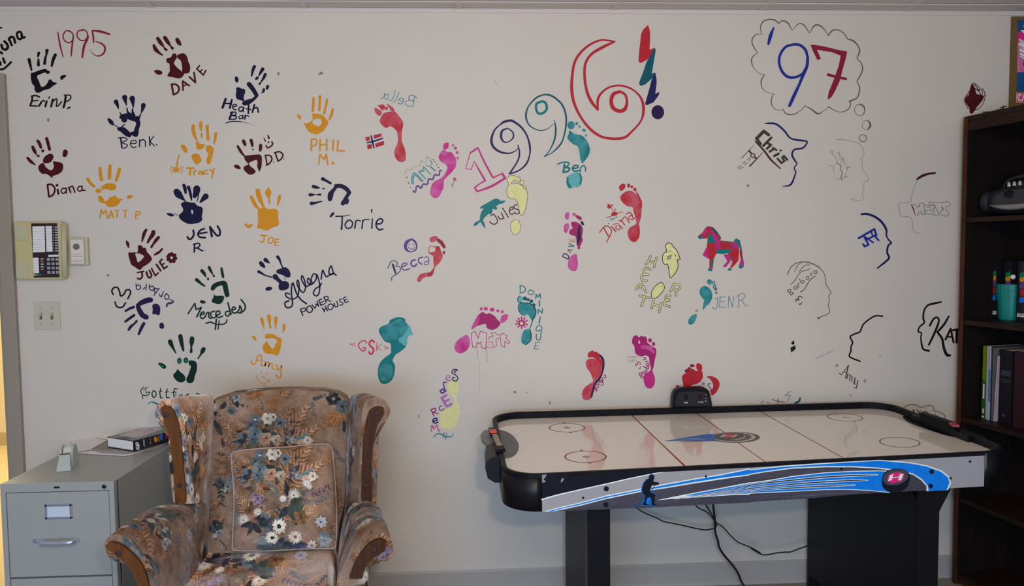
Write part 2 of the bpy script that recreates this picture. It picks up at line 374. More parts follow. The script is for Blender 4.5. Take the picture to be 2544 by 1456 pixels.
m = MB(); rectbox(m, 175.5, 596, 207, 636, 0.0318, 0.034, 0, 0.0005); rectbox(m, 177, 638, 208, 655, 0.0318, 0.034, 0, 0.0005); m.build('face_plate', mat('thermostat_face', (196, 182, 164), rough=0.4), th)
c1 = hit(190, 613, 1, -0.034); m = MB().lathe(c1, [(0.0125, 0), (0.0125, 0.004), (0.011, 0.006)], axis=(0, -1, 0), n=28); m.build('dial', mat('brushed_dial', (120, 116, 108), rough=0.25, metal=0.8), th)
g = Art(lambda x, y: hit(x, y, 1, -0.0342), (0, -1, 0), 0.0003); g.run("L 6 1370,842 1580,835; 9 1380,995 1580,992; 4 1380,965 1580,960; 4 1370,560 1400,590; 4 1450,550 1450,580; 4 1540,560 1520,590", 'lineg', CROPS['s']); g.done('printed_marks', th)
c0 = hit(116, 784, 1, 0)
sw = empty('light_switch', tuple(c0), 'beige double light switch plate below the phone', 'light switch')
m = MB(); rectbox(m, 82, 750, 150, 818, 0.0005, 0.006, 0, 0.0015); m.build('plate', mat('switch_plastic', (172, 164, 138), rough=0.4), sw)
for x in (101, 128.5):
    m = MB(); rectbox(m, x-3.5, 777, x+3.5, 794, 0.006, 0.0066, 1); a = hit(x, 783, 1, -0.006)
    m.box((a[0]-0.0045, -0.016, a[2]-0.002), (a[0]+0.0045, -0.005, a[2]+0.009), 0, 0.001, rot=('X', 0.4)); m.build('toggle', [mat('switch_plastic', (0, 0, 0)), mat('toggle_gap', (90, 80, 60))], sw)
    for y in (766, 804):
        a = hit(x, y, 1, -0.006); m = MB().lathe(a, [(0.0034, 0), (0.0034, 0.0006), (0.002, 0.001)], axis=(0, -1, 0), n=12); m.build('screw', mat('screw_cream', (150, 142, 120), rough=0.4), sw)
# poster at the right
a = hit(2514, 41, 1, -0.006); 
po = empty('poster_board', (a[0], 0, a[2]), 'cork-brown framed poster in teal and pink at the top right corner', 'poster')
m = MB().box((a[0], -0.0005, a[2]-0.55), (2.62, -0.008, a[2])); m.build('backing', mat('cork_board', (104, 80, 40), rough=0.85, noise=0.25, nscale=120), po)
g = Art(lambda x, y: hit(x, y, 1, -0.0085), (0, -1, 0), 0.0004)
g.run("""P 410,240 1400,240 1400,1100 395,1100 400,870 405,500
c pink
+
P 408,385 1400,385 1400,520 404,520
c postpink
P 404,520 1400,520 1400,870 400,870
c pink
P 392,1118 1400,1118 1400,1236 390,1236
c white
+
P 465,305 485,305 560,390 500,360
P 432,365 520,362 600,440 485,415
P 408,472 440,470 620,590 600,600 480,555
P 395,530 425,512 640,640 600,660 480,600
P 412,610 432,580 640,700 600,710
P 410,650 440,630 640,750 600,760
P 428,690 445,672 640,790 600,800
+
c ink
L 6 465,305 560,390; 6 432,365 485,415; 6 395,530 640,675; 5 412,610 640,730; 5 410,650 640,780; 5 428,690 640,810; 5 408,472 480,520 600,595; 5 395,530 425,512; 5 412,610 432,582; 5 410,650 440,632
F 480,740 520,720 540,800 500,830 478,790
c white
+
S 15 450,1145 420,1140 407,1178 425,1215 450,1210; 6 440,1150 430,1180 440,1205
L 14 462,1215 480,1145 500,1215; 8 468,1190 492,1190; 14 520,1215 520,1145; 14 540,1215 556,1145 572,1215
L 4 395,1122 800,1122; 4 395,1232 800,1232; 4 395,1122 393,1232""", 'postblue', CROPS['w'])
g.done('printed_sheet', po)
# ------------------------------------------------------------------ paintings on the wall
# each entry: name | label | first colour | crop ; then outlines in the coordinates of that crop
ART = r"""
! painted_lettering | black hand lettering and smiling face at the top left edge of the wall | black | A
S 34 -40,520 0,500 30,520
S 36 20,400 40,455 85,465 112,430; 36 95,460 112,430 95,385 62,352
S 34 125,312 165,405; 34 125,330 150,292 190,300 212,370
S 32 285,218 243,230 240,285 270,322 308,300 300,245 285,218; 32 300,260 310,300 345,294
S 34 45,590 68,650; 34 2,640 10,675; 30 -40,700 0,738 50,735 100,695 155,640
S 24 -60,100 -20,150 20,165
! painted_number | thin dark red number 1995 at the top left | crimson | A
T 805,225,16 835,400,24 880,575,12; 1020,290,20 1003,420,24 990,555,18; 1222,260,20 1220,310,28 1170,420,34 1145,575,24
S 18 975,212 920,205 878,270 895,335 950,370 1000,350 1022,290 1000,230 945,203; 18 1150,200 1090,208 1072,270 1110,330 1170,340 1212,300 1215,235 1180,195 1140,190
T 1290,202,20 1400,215,34 1530,255,22; 1285,205,22 1300,300,26 1303,365,20; 1335,355,12 1410,380,22 1462,440,26 1440,520,24 1370,555,18 1300,530,10 1245,460,4
! handprint | black handprint below the left end of the number 1995 | black | A
T 405,605,46 425,690,36 440,755,22; 540,515,40 530,560,28; 535,600,26 535,680,44; 655,480,50 645,540,26 630,590,36 622,660,42; 770,540,44 740,610,44 720,695,30
F 840,845 865,825 915,820 920,835 890,865 850,888
F 430,800 470,785 560,750 640,735 655,755 690,765 690,795 655,805 630,785 560,810 515,840 540,900 575,980 620,975 660,930 680,890 710,882 740,915 795,935 740,970 690,1010 600,1035 560,1060 510,1065 480,1020 480,980 440,920
! painted_name | black written name under the black handprint at the far left | black | A
S 22 440,1115 490,1105 550,1125; 26 450,1120 445,1180 420,1245; 20 420,1248 520,1252; 18 440,1185 530,1172; 26 545,1250 575,1200; 20 565,1205 600,1175 620,1185; 28 650,1185 632,1258; 28 735,1160 712,1260; 18 735,1190 785,1150 792,1200 785,1255 820,1240 858,1190; 18 895,1100 975,1102 985,1140 950,1180 920,1185
L 18 690,1125 680,1140; 30 915,1110 905,1200 885,1270; 22 945,1285 972,1268
! handprint | dark red handprint right of the number 1995 | maroon | B
T 1020,295,36 1045,350,56 1095,400,36 1140,430,20; 1075,200,48 1115,260,54 1155,310,26 1170,335,16; 1175,345,36 1197,358,34; 1175,190,56 1215,250,52 1255,305,22; 1270,325,38 1282,338,38; 1345,215,54 1370,260,60 1390,285,34
F 1025,655 1060,635 1120,650 1140,680 1110,705 1060,695
F 1200,480 1260,460 1280,415 1325,410 1340,440 1335,480 1300,540 1340,600 1400,650 1440,690 1410,740 1360,755 1290,740 1210,720 1240,660 1240,600 1235,550 1200,530
F 1350,430 1420,405 1460,420 1490,470 1500,520 1525,580 1520,660 1490,685 1420,680 1415,600 1405,540 1385,495 1350,475
! painted_name | dark red capitals climbing below the dark red handprint near the number 1995 | maroon | B
L 28 1268,840 1295,980; 24 1427,920 1422,792 1515,858; 20 1420,870 1475,838; 26 1515,735 1600,812 1580,672; 22 1655,580 1618,622 1708,708 1745,645; 20 1662,668 1692,635
S 26 1265,838 1330,840 1372,890 1352,950 1295,982
! handprint | navy handprint with splashed palm in the upper left, below the number 1995 | navy | B
T 495,1080,64 515,1130,40 530,1180,12; 615,1020,76 625,1070,44 640,1130,14; 720,1035,80 730,1100,44 735,1160,14; 875,1130,68 865,1180,44 845,1235,14; 648,1170,20 655,1215,24 680,1260,60; 725,1180,20 725,1215,28 735,1270,60
T 545,1225,10 580,1280,30 610,1330,84; 840,1250,14 815,1300,30 790,1350,60
@ D
T 1515,95,40 1545,130,60 1570,160,34; 1655,225,50 1710,240,80 1770,290,80 1800,315,60; 1810,300,36 1850,290,56 1890,310,60; 1900,80,70 1925,150,60 1905,220,60 1890,290,80; 1690,60,60 1760,45,70 1830,80,60 1900,90,70; 1700,190,20 1740,160,10
S 12 1575,160 1640,200
! painted_name | small navy written name under the splashed navy handprint | navy | D
S 14 1650,350 1740,350 1768,380 1700,415 1772,450 1740,492 1692,490; 14 1818,430 1895,422 1880,385 1830,395 1815,440 1850,485 1895,475; 16 1942,400 1990,375 2020,400 2025,470
L 22 1680,352 1695,488; 18 1945,378 1940,472; 20 2080,338 2088,455; 13 2142,325 2088,400; 13 2088,400 2152,465; 16 2176,443 2184,446
! handprint | navy handprint tilted to the right, upper middle of the left half | navy | C
T 740,255,46 720,300,40 700,385,22; 855,290,50 825,340,36 800,385,14; 782,410,40 765,425,36; 890,365,44 870,410,38 830,470,18 812,495,32; 925,530,44 915,560,36; 870,575,40 865,600,34 835,625,6
F 470,400 500,395 520,430 515,460 495,480 470,450
F 485,550 530,545 560,560 605,570 610,620 590,680 600,735 540,720 490,700 480,640 490,600
T 665,500,66 705,550,62 745,610,60 770,655,56; 770,665,40 720,715,44 650,750,74 600,765,64
! painted_name | two navy words over an underline beside the tilted navy handprint | navy | C
L 34 340,705 297,825; 30 425,720 398,830; 20 320,768 420,768; 24 660,790 655,905; 16 622,840 690,852; 26 740,785 712,890; 30 430,890 395,975; 22 612,935 606,982
S 18 440,815 490,802 478,780 445,790 440,835 485,858; 18 590,825 550,815 520,850 545,880 582,850; 20 592,825 582,880; 22 725,838 780,828 795,890; 18 405,893 480,890 472,930 430,935 490,950 470,985 390,990; 14 578,932 532,945 530,980 570,970 582,935 580,985; 16 610,955 635,935 662,947
T 335,1045,8 400,1022,16 490,1018,18 570,1025,12
c lineg
T 570,1025,12 660,1045,7 750,1085,4
! handprint | gold handprint with an open round palm, right of the tilted navy handprint | gold | C
T 1560,690,30 1560,770,36 1550,870,36; 1650,670,40 1648,760,34 1640,860,38; 1750,715,36 1735,800,32 1710,905,36; 1830,850,32 1815,910,38 1785,985,30
F 1330,925 1365,925 1392,965 1380,990 1350,970
= 1425,1035 1470,1045 1535,1010 1550,975 1540,915 1600,910 1660,920 1720,960 1770,1030 1740,1090 1700,1150 1620,1195 1540,1185 1490,1150 1450,1090 | 1545,1020 1580,985 1650,980 1675,1020 1660,1065 1630,1085 1570,1060
! painted_name | gold capitals in two rows under the gold handprint with the round palm | gold | F
L 26 412,265 410,412; 24 535,265 530,412; 24 625,260 625,412; 20 535,338 625,328; 26 718,268 712,410; 26 785,278 772,412; 24 772,414 868,424; 22 515,605 530,465 590,540 620,465 640,610
S 22 412,262 470,255 488,300 460,345 412,352
E 712,590 22 18
! handprint | dark red handprint low against the door frame, leaning left | maroon | D
T 385,630,36 430,680,44 490,725,16; 455,475,40 480,530,50 505,580,20; 530,600,34 536,602,34; 525,390,36 550,430,46 570,485,36; 650,360,44 670,430,44 690,510,42
E 596,532 20 22
F 880,530 910,512 945,540 930,600 900,618 872,600
F 605,640 650,590 710,570 745,600 735,650 700,690 650,705 605,695
F 740,680 800,685 860,700 880,750 860,820 800,860 740,880 725,910 690,880 640,850 590,850 545,810 535,750 570,710 610,705 640,760 700,800 740,780 750,740
! painted_name | dark red written name above the beige wall phone | maroon | D
L 26 662,1012 682,1170; 30 802,1072 812,1128
S 26 662,1002 720,1000 765,1060 740,1140 685,1170; 18 925,1065 880,1050 850,1090 880,1125 925,1090; 20 922,1048 925,1118; 22 955,1040 985,1112; 20 960,1050 1010,1025 1042,1110; 18 1142,1030 1100,1028 1080,1070 1115,1095 1145,1060; 18 1142,1020 1150,1078 1185,1080
E 795,1010 20
! handprint | gold handprint above and right of the thermostat, its palm split in two | gold | G
T 215,365,48 250,420,40 300,465,38; 385,215,44 390,280,46 405,370,50; 522,180,44 518,260,52 515,350,48; 655,225,46 635,300,46 605,385,40
E 362,527 42 32
F 400,470 440,445 500,420 580,430 612,465 590,510 530,520 460,500 415,515
F 360,600 400,600 435,640 440,670 480,665 520,620 570,605 580,580 600,605 650,635 715,650 670,665 640,715 590,745 500,750 460,710 400,690 365,660
F 755,615 790,585 848,600 820,625 780,640
! painted_name | thin gold capitals under the gold handprint near the thermostat | gold | G
L 20 382,905 402,785; 18 402,785 430,850 468,795 482,905; 20 505,910 540,805 573,905; 14 520,875 565,870; 20 625,800 620,895; 20 735,800 735,895; 18 885,815 880,915; 16 913,914 918,916
T 575,800,8 620,797,14 662,800,6; 690,800,8 735,797,14 785,800,6
S 16 888,815 942,822 940,850 890,868
! handprint | gold handprint of the middle left with two separate palm patches | gold | E
T 560,300,54 560,360,50 580,430,44 612,500,16; 665,250,40 665,310,48 672,370,12; 675,400,24 680,450,26; 755,300,50 760,390,34 765,470,52; 875,405,42 868,470,38 850,540,26
F 385,570 430,560 470,600 483,650 460,672 425,650
F 595,520 630,515 660,550 715,550 710,590 680,620 620,625 600,570
F 560,690 600,680 650,705 675,780 640,815 610,835 580,810 535,730
F 745,575 800,570 845,610 840,660 825,730 790,830 750,815 745,760 770,690 740,640
! painted_spider | gold painted spider hanging on a thread | gold | E
E 325,905 42 38
T 365,705,22 345,770,20 330,850,28
S 10 290,880 260,865 235,890; 10 285,905 255,905 240,930; 10 290,930 265,945 250,970; 10 360,870 395,860 425,885; 10 370,895 400,895 415,925; 10 365,925 390,940 405,965
! painted_name | gold written name right of the gold spider | gold | E
L 24 470,885 570,885; 28 520,885 515,975; 24 575,925 568,975; 24 850,890 820,1015; 20 795,900 830,940
S 20 572,935 602,912; 20 690,935 650,930 635,960 670,970 690,940 700,972; 20 760,915 718,925 718,958 762,962
! handprint | dark red handprint with a smiling face beside it | maroon | E
T 1180,580,34 1215,640,40 1250,690,32 1280,720,22; 1260,505,46 1275,540,48 1285,560,36; 1365,495,44 1378,540,44 1382,575,32; 1498,565,46 1497,610,46 1492,640,32
E 1391,625 10 14
F 1125,850 1160,835 1200,850 1222,890 1190,898 1145,880
F 1275,720 1330,705 1420,695 1490,695 1515,730 1515,800 1510,870 1480,930 1465,900 1450,860 1455,800 1440,770 1390,785 1335,815 1360,860 1400,890 1430,930 1400,965 1350,975 1310,955 1265,905 1270,860 1325,830 1280,770
T 1545,465,12 1562,505,22; 1600,425,16 1612,465,30
P 1605,500 1622,525 1605,540 1592,530
S 22 1575,570 1595,602 1640,580 1665,550 1655,518
! painted_name | two dark red initials right of the dark red handprint with the smile | maroon | E
S 22 1565,710 1590,840; 22 1562,707 1630,710 1655,760 1620,820 1577,842; 22 1700,670 1740,782; 22 1690,672 1760,655 1808,700 1780,760 1737,787
E 1682,800 9; 1820,755 8
! handprint | navy handprint pointing left with a curved palm | navy | F
T 570,810,52 610,830,36 680,870,34; 440,915,48 480,925,44 525,935,16; 395,1030,48 430,1030,34 470,1028,10 535,1028,34; 415,1150,54 460,1145,34 560,1120,14; 755,910,60 830,910,58 900,950,60 940,1000,56; 940,1000,50 890,1080,50 850,1150,60; 910,1110,60 900,1140,50; 750,930,40 700,990,60 680,1030,80 670,1090,64; 715,1290,36 680,1330,30
E 582,945 18 10
! painted_name | large black written name under the curved navy handprint | navy | H
T 1540,658,22 1640,655,14 1730,638,8; 1625,660,20 1622,760,22 1615,835,28; 2045,690,16 2037,820,22; 2035,570,26 2035,612,8; 1815,720,18 1800,825,22; 1912,710,18 1900,825,22
S 20 1700,720 1665,770 1690,825 1750,810 1770,750 1730,710 1695,722; 16 1810,740 1840,712 1880,725; 16 1912,735 1940,705 2000,705; 22 2095,760 2160,760 2190,715 2155,690 2105,730 2100,800 2140,845 2190,835
! handprint | solid navy handprint with broad fingers, left middle of the wall | navy | G
T 1450,540,90 1480,580,100 1540,640,40 1575,675,10; 1550,450,46 1565,490,50 1575,560,30; 1615,475,44 1635,540,40 1650,610,34 1660,665,10; 1730,500,100 1725,540,92 1700,600,60; 1755,560,20 1745,640,14 1730,675,10; 1855,605,84 1820,640,60 1780,685,26; 1320,845,20 1365,860,46 1410,870,18
S 8 1410,845 1440,855 1470,868
= 1510,710 1570,675 1640,690 1700,695 1740,735 1800,755 1815,800 1800,880 1805,930 1760,970 1640,990 1560,965 1500,920 1480,870 1530,820 1540,780 | 1650,805 1665,790 1682,822 1665,858
! painted_name | bold navy capitals under the solid navy handprint | navy | G
S 28 1680,1078 1690,1130 1660,1188 1620,1198 1600,1168; 26 1835,1055 1790,1070 1752,1110 1752,1150 1780,1172 1850,1180; 24 1770,1120 1870,1105; 28 1915,1030 1960,1090 2010,1148 2048,1140 2052,1080 2020,1020; 20 1685,1272 1750,1258 1775,1285 1740,1320 1700,1325
L 32 1915,1030 1940,1160; 24 1700,1272 1695,1378; 22 1730,1320 1810,1362; 8 1836,1358 1842,1352
! handprint | solid gold handprint with a square palm | gold | H
T 360,390,46 390,450,52 420,510,50 460,550,32; 450,300,64 465,370,72 490,440,58 510,480,38 530,530,38; 598,268,30 595,320,90 600,370,62 608,420,20 612,465,34; 755,380,44 745,430,42 725,500,22; 285,775,36 320,800,44 360,780,36
E 400,790 9 8
F 450,570 500,545 545,530 600,560 680,550 725,575 740,620 735,680 745,740 730,790 640,820 600,850 540,850 480,825 440,815 455,740
! painted_name | small gold capitals under the solid gold handprint | gold | H
L 20 490,920 582,930; 16 750,982 697,970; 20 697,970 682,1055; 16 682,1055 735,1065; 16 690,1015 740,1020
S 20 540,930 535,990 510,1020 482,1002; 18 630,950 597,980 602,1025 640,1033 663,990 650,952 628,950
! handprint | dark red handprint with splayed fingers beside a small flower | maroon | I
T 635,175,36 610,215,46 590,280,38 575,335,20; 735,205,60 725,240,60 690,290,46 655,350,30; 805,280,44 770,320,46 735,370,32 705,415,32; 855,440,30 820,480,32 780,505,36 745,525,16; 362,335,26 378,370,46 388,415,22
= 390,490 430,490 465,485 510,490 520,440 520,395 570,390 590,420 630,430 645,480 690,530 715,580 690,620 640,660 590,690 560,725 525,725 490,700 430,660 410,610 390,540 | 485,505 540,505 595,530 600,555 560,600 520,625 500,570
! painted_flower | small dark red flower with a hollow centre | maroon | I
E 988,512 28; 1030,528 26; 1042,570 26; 1018,610 26; 975,612 26; 942,585 26; 938,545 24; 955,520 24
O 988,562 36 36 34
! painted_name | dark red capitals climbing toward the small dark red flower | maroon | I
L 22 512,768 600,752; 24 640,760 655,810; 24 710,712 760,812 802,775; 28 778,657 835,742; 26 855,585 820,618 882,715 928,682; 22 850,665 885,642
S 26 572,760 580,820 550,858 515,850; 26 637,765 660,828 692,838 708,800 678,738
! handprint | dark purple handprint upside down, above the light switches' right | purple | K
T 405,465,38 350,485,36 290,520,30; 410,580,40 350,620,38 290,665,34; 445,660,34 410,700,28 370,730,40 335,780,34; 545,695,46 510,760,44 475,840,34; 460,440,54 520,400,70 600,370,76 640,365,70; 465,460,60 490,520,70 530,580,70 580,605,70
F 765,700 795,680 820,700 828,745 800,768 765,750
F 665,440 710,415 760,440 775,500 760,575 710,565 665,560 670,500
! painted_name | small dark lettering written upside down in an arc over the dark purple handprint | purple | K
S 14 437,140 445,210 480,220 502,190 480,158 445,168; 14 580,148 575,225; 14 540,215 562,190; 14 627,150 622,205 660,235 690,205 668,175 630,185; 13 760,205 720,255 682,305; 13 740,212 705,205 690,250 725,262; 13 820,248 790,325; 12 762,282 775,318 800,300; 14 862,275 835,310 845,350 885,350 893,310 862,282; 12 862,465 890,420 960,385; 13 908,360 962,385 915,420 898,400 860,430 862,465
! painted_scroll | black curly moustache and smile mark left of the upside down purple handprint | black | K
S 22 120,290 100,240 130,195 180,195 208,250 222,308 265,290 300,230 345,225 360,270 322,348; 22 145,395 165,450 210,472 260,455 290,405
! handprint | dark green handprint above flowing dark green script | green | K
T 1280,85,50 1310,110,42 1350,145,32 1390,170,26
@ I
T 1410,745,50 1440,780,46 1465,830,16; 1510,695,40 1530,740,40 1565,800,12; 1682,710,32 1690,760,38 1705,830,36; 1560,990,60 1590,950,66 1660,920,60 1720,920,72 1740,990,70 1760,1080,66
E 1495,857 16 20; 1575,815 16 18
F 1575,1065 1600,1090 1690,1090 1720,1110 1700,1170 1660,1205 1600,1200 1545,1170 1570,1110
F 1380,1175 1410,1150 1465,1180 1440,1200 1400,1195
! painted_name | flowing dark green script with a knotted flourish below | green | K
L 20 1160,558 1255,412; 20 1255,412 1272,500; 20 1272,500 1345,470; 22 1345,470 1282,600
S 20 1340,572 1380,560 1380,532 1345,545 1330,590 1360,625 1400,600; 20 1400,600 1420,550 1450,540 1448,600 1480,622; 20 1530,520 1480,540 1480,590 1520,615 1560,590; 20 1555,580 1600,560 1598,522 1555,530 1550,590 1590,610 1640,590; 20 1735,525 1690,530 1680,570 1720,590 1745,550; 22 1715,405 1740,500 1760,565; 20 1770,510 1820,490 1800,462 1772,490 1782,540 1830,548; 20 1830,545 1872,500 1880,445 1905,500 1890,545 1860,540; 22 1895,545 1945,505 1955,440 1900,360
S 20 1410,690 1470,675 1520,690 1560,712; 18 1580,702 1640,705 1690,680 1703,640
L 22 1555,635 1540,775; 16 1595,655 1578,775
! handprint | dark green handprint with two bright green knuckle dots, above the armchair | green | L
T 575,385,66 590,420,58 620,480,34 655,545,16; 718,310,62 730,380,58 745,450,46 760,510,28; 880,345,66 875,400,60 870,460,26 868,525,42; 1040,490,60 1025,520,58 1000,565,24 965,620,20
F 410,690 450,680 500,705 520,740 490,765 440,730
F 835,655 870,645 925,660 950,710 945,790 920,860 905,930 870,960 820,955 800,910 830,840 850,780 865,730 835,700
F 660,800 680,768 720,810 770,850 790,910 750,950 690,945 640,900 618,850
E 705,652 32 42; 795,645 34 40
+
c lgreen
E 710,656 20 28; 796,645 22 28
T 440,705,16 480,735,18
! painted_name | dark green gothic lettering partly hidden by the armchair wing | dteal | L
c green
S 12 215,1015 175,1050 172,1100 215,1135 270,1125 290,1090 250,1090; 9 205,1060 240,1030 272,1020; 9 235,1030 240,1110; 12 200,1135 185,1150 195,1178
L 14 345,1065 322,1100 330,1150 355,1165 383,1130 375,1085 345,1065; 15 445,1035 432,1100 442,1165 468,1172; 9 420,1078 465,1075; 15 535,1045 520,1110 527,1160 562,1168; 9 505,1088 558,1082; 15 640,1035 622,1100 635,1168; 12 640,1035 682,1045; 9 590,1090 660,1085; 9 655,1085 655,1140; 12 700,1140 735,1118 748,1148; 12 790,1135 830,1112 822,1140; 14 940,1105 985,1118
c teal
T 260,1255,6 320,1225,16 400,1255,22 450,1275,12
! handprint | navy handprint with two blots for a palm, left of the long script | navy | J
T 350,420,42 390,440,32 440,470,20 530,495,20; 380,300,54 405,330,58 430,355,30; 445,255,58 475,280,40 505,305,8; 615,215,46 640,250,34 665,320,20 685,362,20; 580,490,76 630,540,50 680,590,60
E 560,347 6
F 600,400 650,380 720,358 770,390 795,450 785,495 740,498 690,470 650,455 605,440
F 630,600 680,555 740,555 775,595 765,650 700,680 640,670
F 445,655 480,630 530,635 535,665 490,685 455,680
S 8 720,495 715,535
! painted_name | navy looping script climbing to the right beneath the blotted navy handprint | navy | J
S 20 780,730 728,718 735,765 800,800 860,790 900,740 915,620 900,540 882,570 905,640 970,710 1005,630 985,530 955,475 948,530 1000,620 1050,610 1075,560 1042,510 1030,560 1065,600 1100,590; 22 772,825 718,850 730,910 780,920 822,870 805,700 825,575 870,700 930,800 1015,865; 20 1160,460 1110,455 1080,540 1110,580 1150,520 1160,460 1200,600 1190,720 1150,758 1112,720 1140,660 1200,620 1225,580; 20 1220,525 1240,400 1262,440 1290,490 1325,475 1400,440 1340,455 1330,400 1360,340 1390,430 1430,472
! painted_name | small navy capitals in two rows under the looping navy script | navy | J
L 18 932,942 965,1030; 16 1092,882 1135,930; 16 1135,930 1152,868; 16 1152,868 1187,903; 16 1187,903 1165,828; 16 1227,800 1190,815 1215,888 1272,865; 14 1205,850 1250,835; 18 1260,772 1290,848; 16 1300,812 1352,832; 18 1237,925 1270,980; 18 1277,900 1307,962; 14 1252,950 1292,935; 14 1562,770 1530,785 1555,852 1600,835; 12 1540,820 1580,805
S 15 937,942 990,925 997,965 952,982; 17 1060,895 1022,920 1030,975 1075,985 1102,940 1065,895; 15 1262,770 1310,765 1315,803 1277,820; 15 1355,865 1317,890 1325,945 1370,940 1390,890 1350,867; 16 1400,860 1418,908 1455,895 1437,832; 13 1512,800 1475,808 1488,838 1525,855 1510,885 1482,880
! handprint | gold handprint right above the armchair back | gold | L
T 1850,70,46 1860,110,46 1870,160,26 1885,215,8; 1950,30,54 1955,80,52 1960,140,28 1970,190,28; 2045,60,50 2045,110,46 2042,160,26 2040,220,8; 2160,160,44 2160,200,38 2145,255,14
F 1715,310 1750,310 1778,350 1760,372 1730,350
F 1895,290 1960,275 2030,290 2060,320 2120,340 2125,400 2110,480 2085,560 2050,578 2000,560 1900,545 1860,470 1880,420 1925,380 1950,430 2005,485 2035,430 2065,380 2030,345 1980,335 1910,345
! painted_name | gold script under the gold handprint above the armchair | orange | L
S 20 1705,650 1712,690 1740,702 1770,670 1790,600 1815,570 1845,590 1850,660 1840,715 1875,725; 15 1775,650 1845,640; 18 1885,660 1905,680 1890,730 1910,685 1950,675 1942,740 1965,690 1998,695 1995,755 2022,765; 20 2050,710 2068,735 2060,775 2100,765 2130,715 2118,810 2112,880 2070,882 2052,845
! painted_face | thin orange smiling face just over the armchair back | orange | L
S 9 1760,870 1800,858; 10 1780,870 1800,930 1860,965 1920,950 1948,912; 14 1935,912 1965,945; 8 1875,968 1875,1000 1900,1002 1905,972; 6 1890,980 1890,992
L 10 1848,798 1845,830; 10 1920,815 1917,850
O 1870,878 20 11 8
! painted_name | teal mirror-written name above the long red footprint | tealgrey | M
S 9 590,252 625,240 655,178 648,240 680,266 705,225 690,190 662,200; 9 795,140 778,200 758,260 730,283 715,272; 9 848,160 825,220 800,285 765,292; 11 838,268 870,250 905,255 908,300 870,328 832,308; 9 835,262 870,285 905,290; 11 1095,245 1050,208 1000,210 982,245 1000,275 1055,282; 9 1000,278 950,285 935,315 960,350 1040,366; 11 1065,215 1050,290 1038,366
! painted_flag | small red flag with a dark blue cross, left of the long red footprint | red | M
P 378,792 435,780 445,832 388,845
P 490,765 600,735 610,780 500,810
P 403,895 465,885 475,945 410,957
P 515,880 635,840 645,895 525,932
c dblue
T 460,770,20 480,860,26 500,940,18; 402,865,18 480,850,24 620,805,20
! footprint | long red footprint in the upper middle, heel straight below the ball | red~ | M
F 505,400 520,380 560,400 603,430 600,480 565,490 520,450
F 550,350 600,335 630,335 665,370 690,360 692,400 660,415 640,395 625,425 600,405 580,380
F 670,335 700,330 740,360 775,390 780,430 730,420 715,385 690,350
F 760,430 800,440 850,500 900,570 905,620 890,700 885,770 890,850 920,930 943,1030 935,1110 880,1138 820,1110 785,1040 785,970 830,860 830,770 810,700 750,645 710,640 670,660 620,630 580,580 585,540 630,460 680,440
! footprint | magenta footprint left of the big outlined 1 | magenta~ | Q
F 680,220 710,195 755,195 755,240 740,275 680,285
E 812,230 18 14; 848,268 24 20; 871,330 22 22; 880,405 16 18
F 690,290 740,325 790,325 835,380 860,440 855,520 810,590 740,660 690,720 685,800 660,870 620,940 570,965 520,940 495,880 520,780 560,730 640,690 690,640 735,550 710,495 650,460 615,400 640,330
! painted_flower | tiny red star flower on a green stem | red | Q
L 9 838,678 838,725; 9 815,700 860,706; 8 822,685 856,720; 8 855,684 820,720
c dteal
S 7 830,728 812,780 806,825; 6 788,765 802,790 818,770
! painted_name | teal outlined capitals in a scalloped frame with a purple wavy line | lteal | Q
S 26 255,760 252,690 268,632 300,640 390,730; 14 430,695 390,640 345,598 400,582 410,535 500,635; 10 490,440 518,480 505,515; 10 440,510 490,525 570,585
c dteal
S 6 240,770 238,690 262,620 300,622 402,728; 6 270,770 262,700 282,650 310,660 375,735; 5 440,700 335,600 395,572 405,525 512,640; 5 345,598 410,590 430,560; 5 500,440 528,480 505,518 580,588; 5 436,505 490,530 560,590
c violet
T 262,865,24 290,882,18 305,810,20 330,795,22 370,825,22 400,770,22 460,770,22 475,700,22 530,705,22 560,640,22 620,645,22 630,580,18 660,588,16
E 172,678 8 12; 194,752 8 10; 222,815 9 9
c dbrown
E 540,432 8; 562,462 8; 588,500 8; 615,540 8
c brown
S 4 150,630 170,570 230,575 265,520; 4 270,515 320,525 355,505 370,430; 4 370,430 400,470 440,460 455,380; 4 445,380 470,410 508,415
! painted_number | pink outlined digit 1 starting the year climbing across the wall | magenta | Q
T 1160,262,20 1250,460,26 1370,680,26; 1375,680,24 1430,655,20 1500,622,18; 1500,622,30 1540,690,34; 1535,690,30 1350,800,34 1160,870,22; 1150,870,30 1115,820,22; 1115,820,24 1180,770,18 1260,720,24; 1262,720,26 1180,580,24 1110,452,10; 1110,450,10 1070,562,12; 1070,565,12 990,555,10; 990,555,8 1055,335,14; 1055,335,22 1110,300,26 1160,262,20
! painted_number | dark blue outlined digit 9 | dblue | R
T 830,556,34 740,575,32 700,605,24; 700,600,16 610,690,24 565,820,34 590,920,34 680,990,30 800,1015,22 890,985,14 940,940,10; 935,900,16 955,1010,22 930,1120,22 815,1300,22; 815,1300,22 950,1250,20 1050,1160,26 1095,1040,20 1100,920,28 1060,770,24 980,650,28 880,575,32 830,556,34; 790,665,16 715,700,30 700,790,32 740,855,22 810,850,14 870,790,22 860,720,20 800,670,16
! painted_number | teal outlined digit 9 with a round hole | dteal | R
T 1300,195,20 1190,240,24 1080,360,20 1045,480,28 1070,590,22 1140,660,16 1250,695,14 1350,670,10 1425,605,8; 1440,555,10 1460,680,26 1440,830,24 1370,980,14 1300,1060,14; 1300,1060,14 1400,1010,14 1500,920,24 1560,820,20 1600,640,24 1600,480,26 1550,340,26 1460,250,26 1380,205,28 1300,195,22
c teal
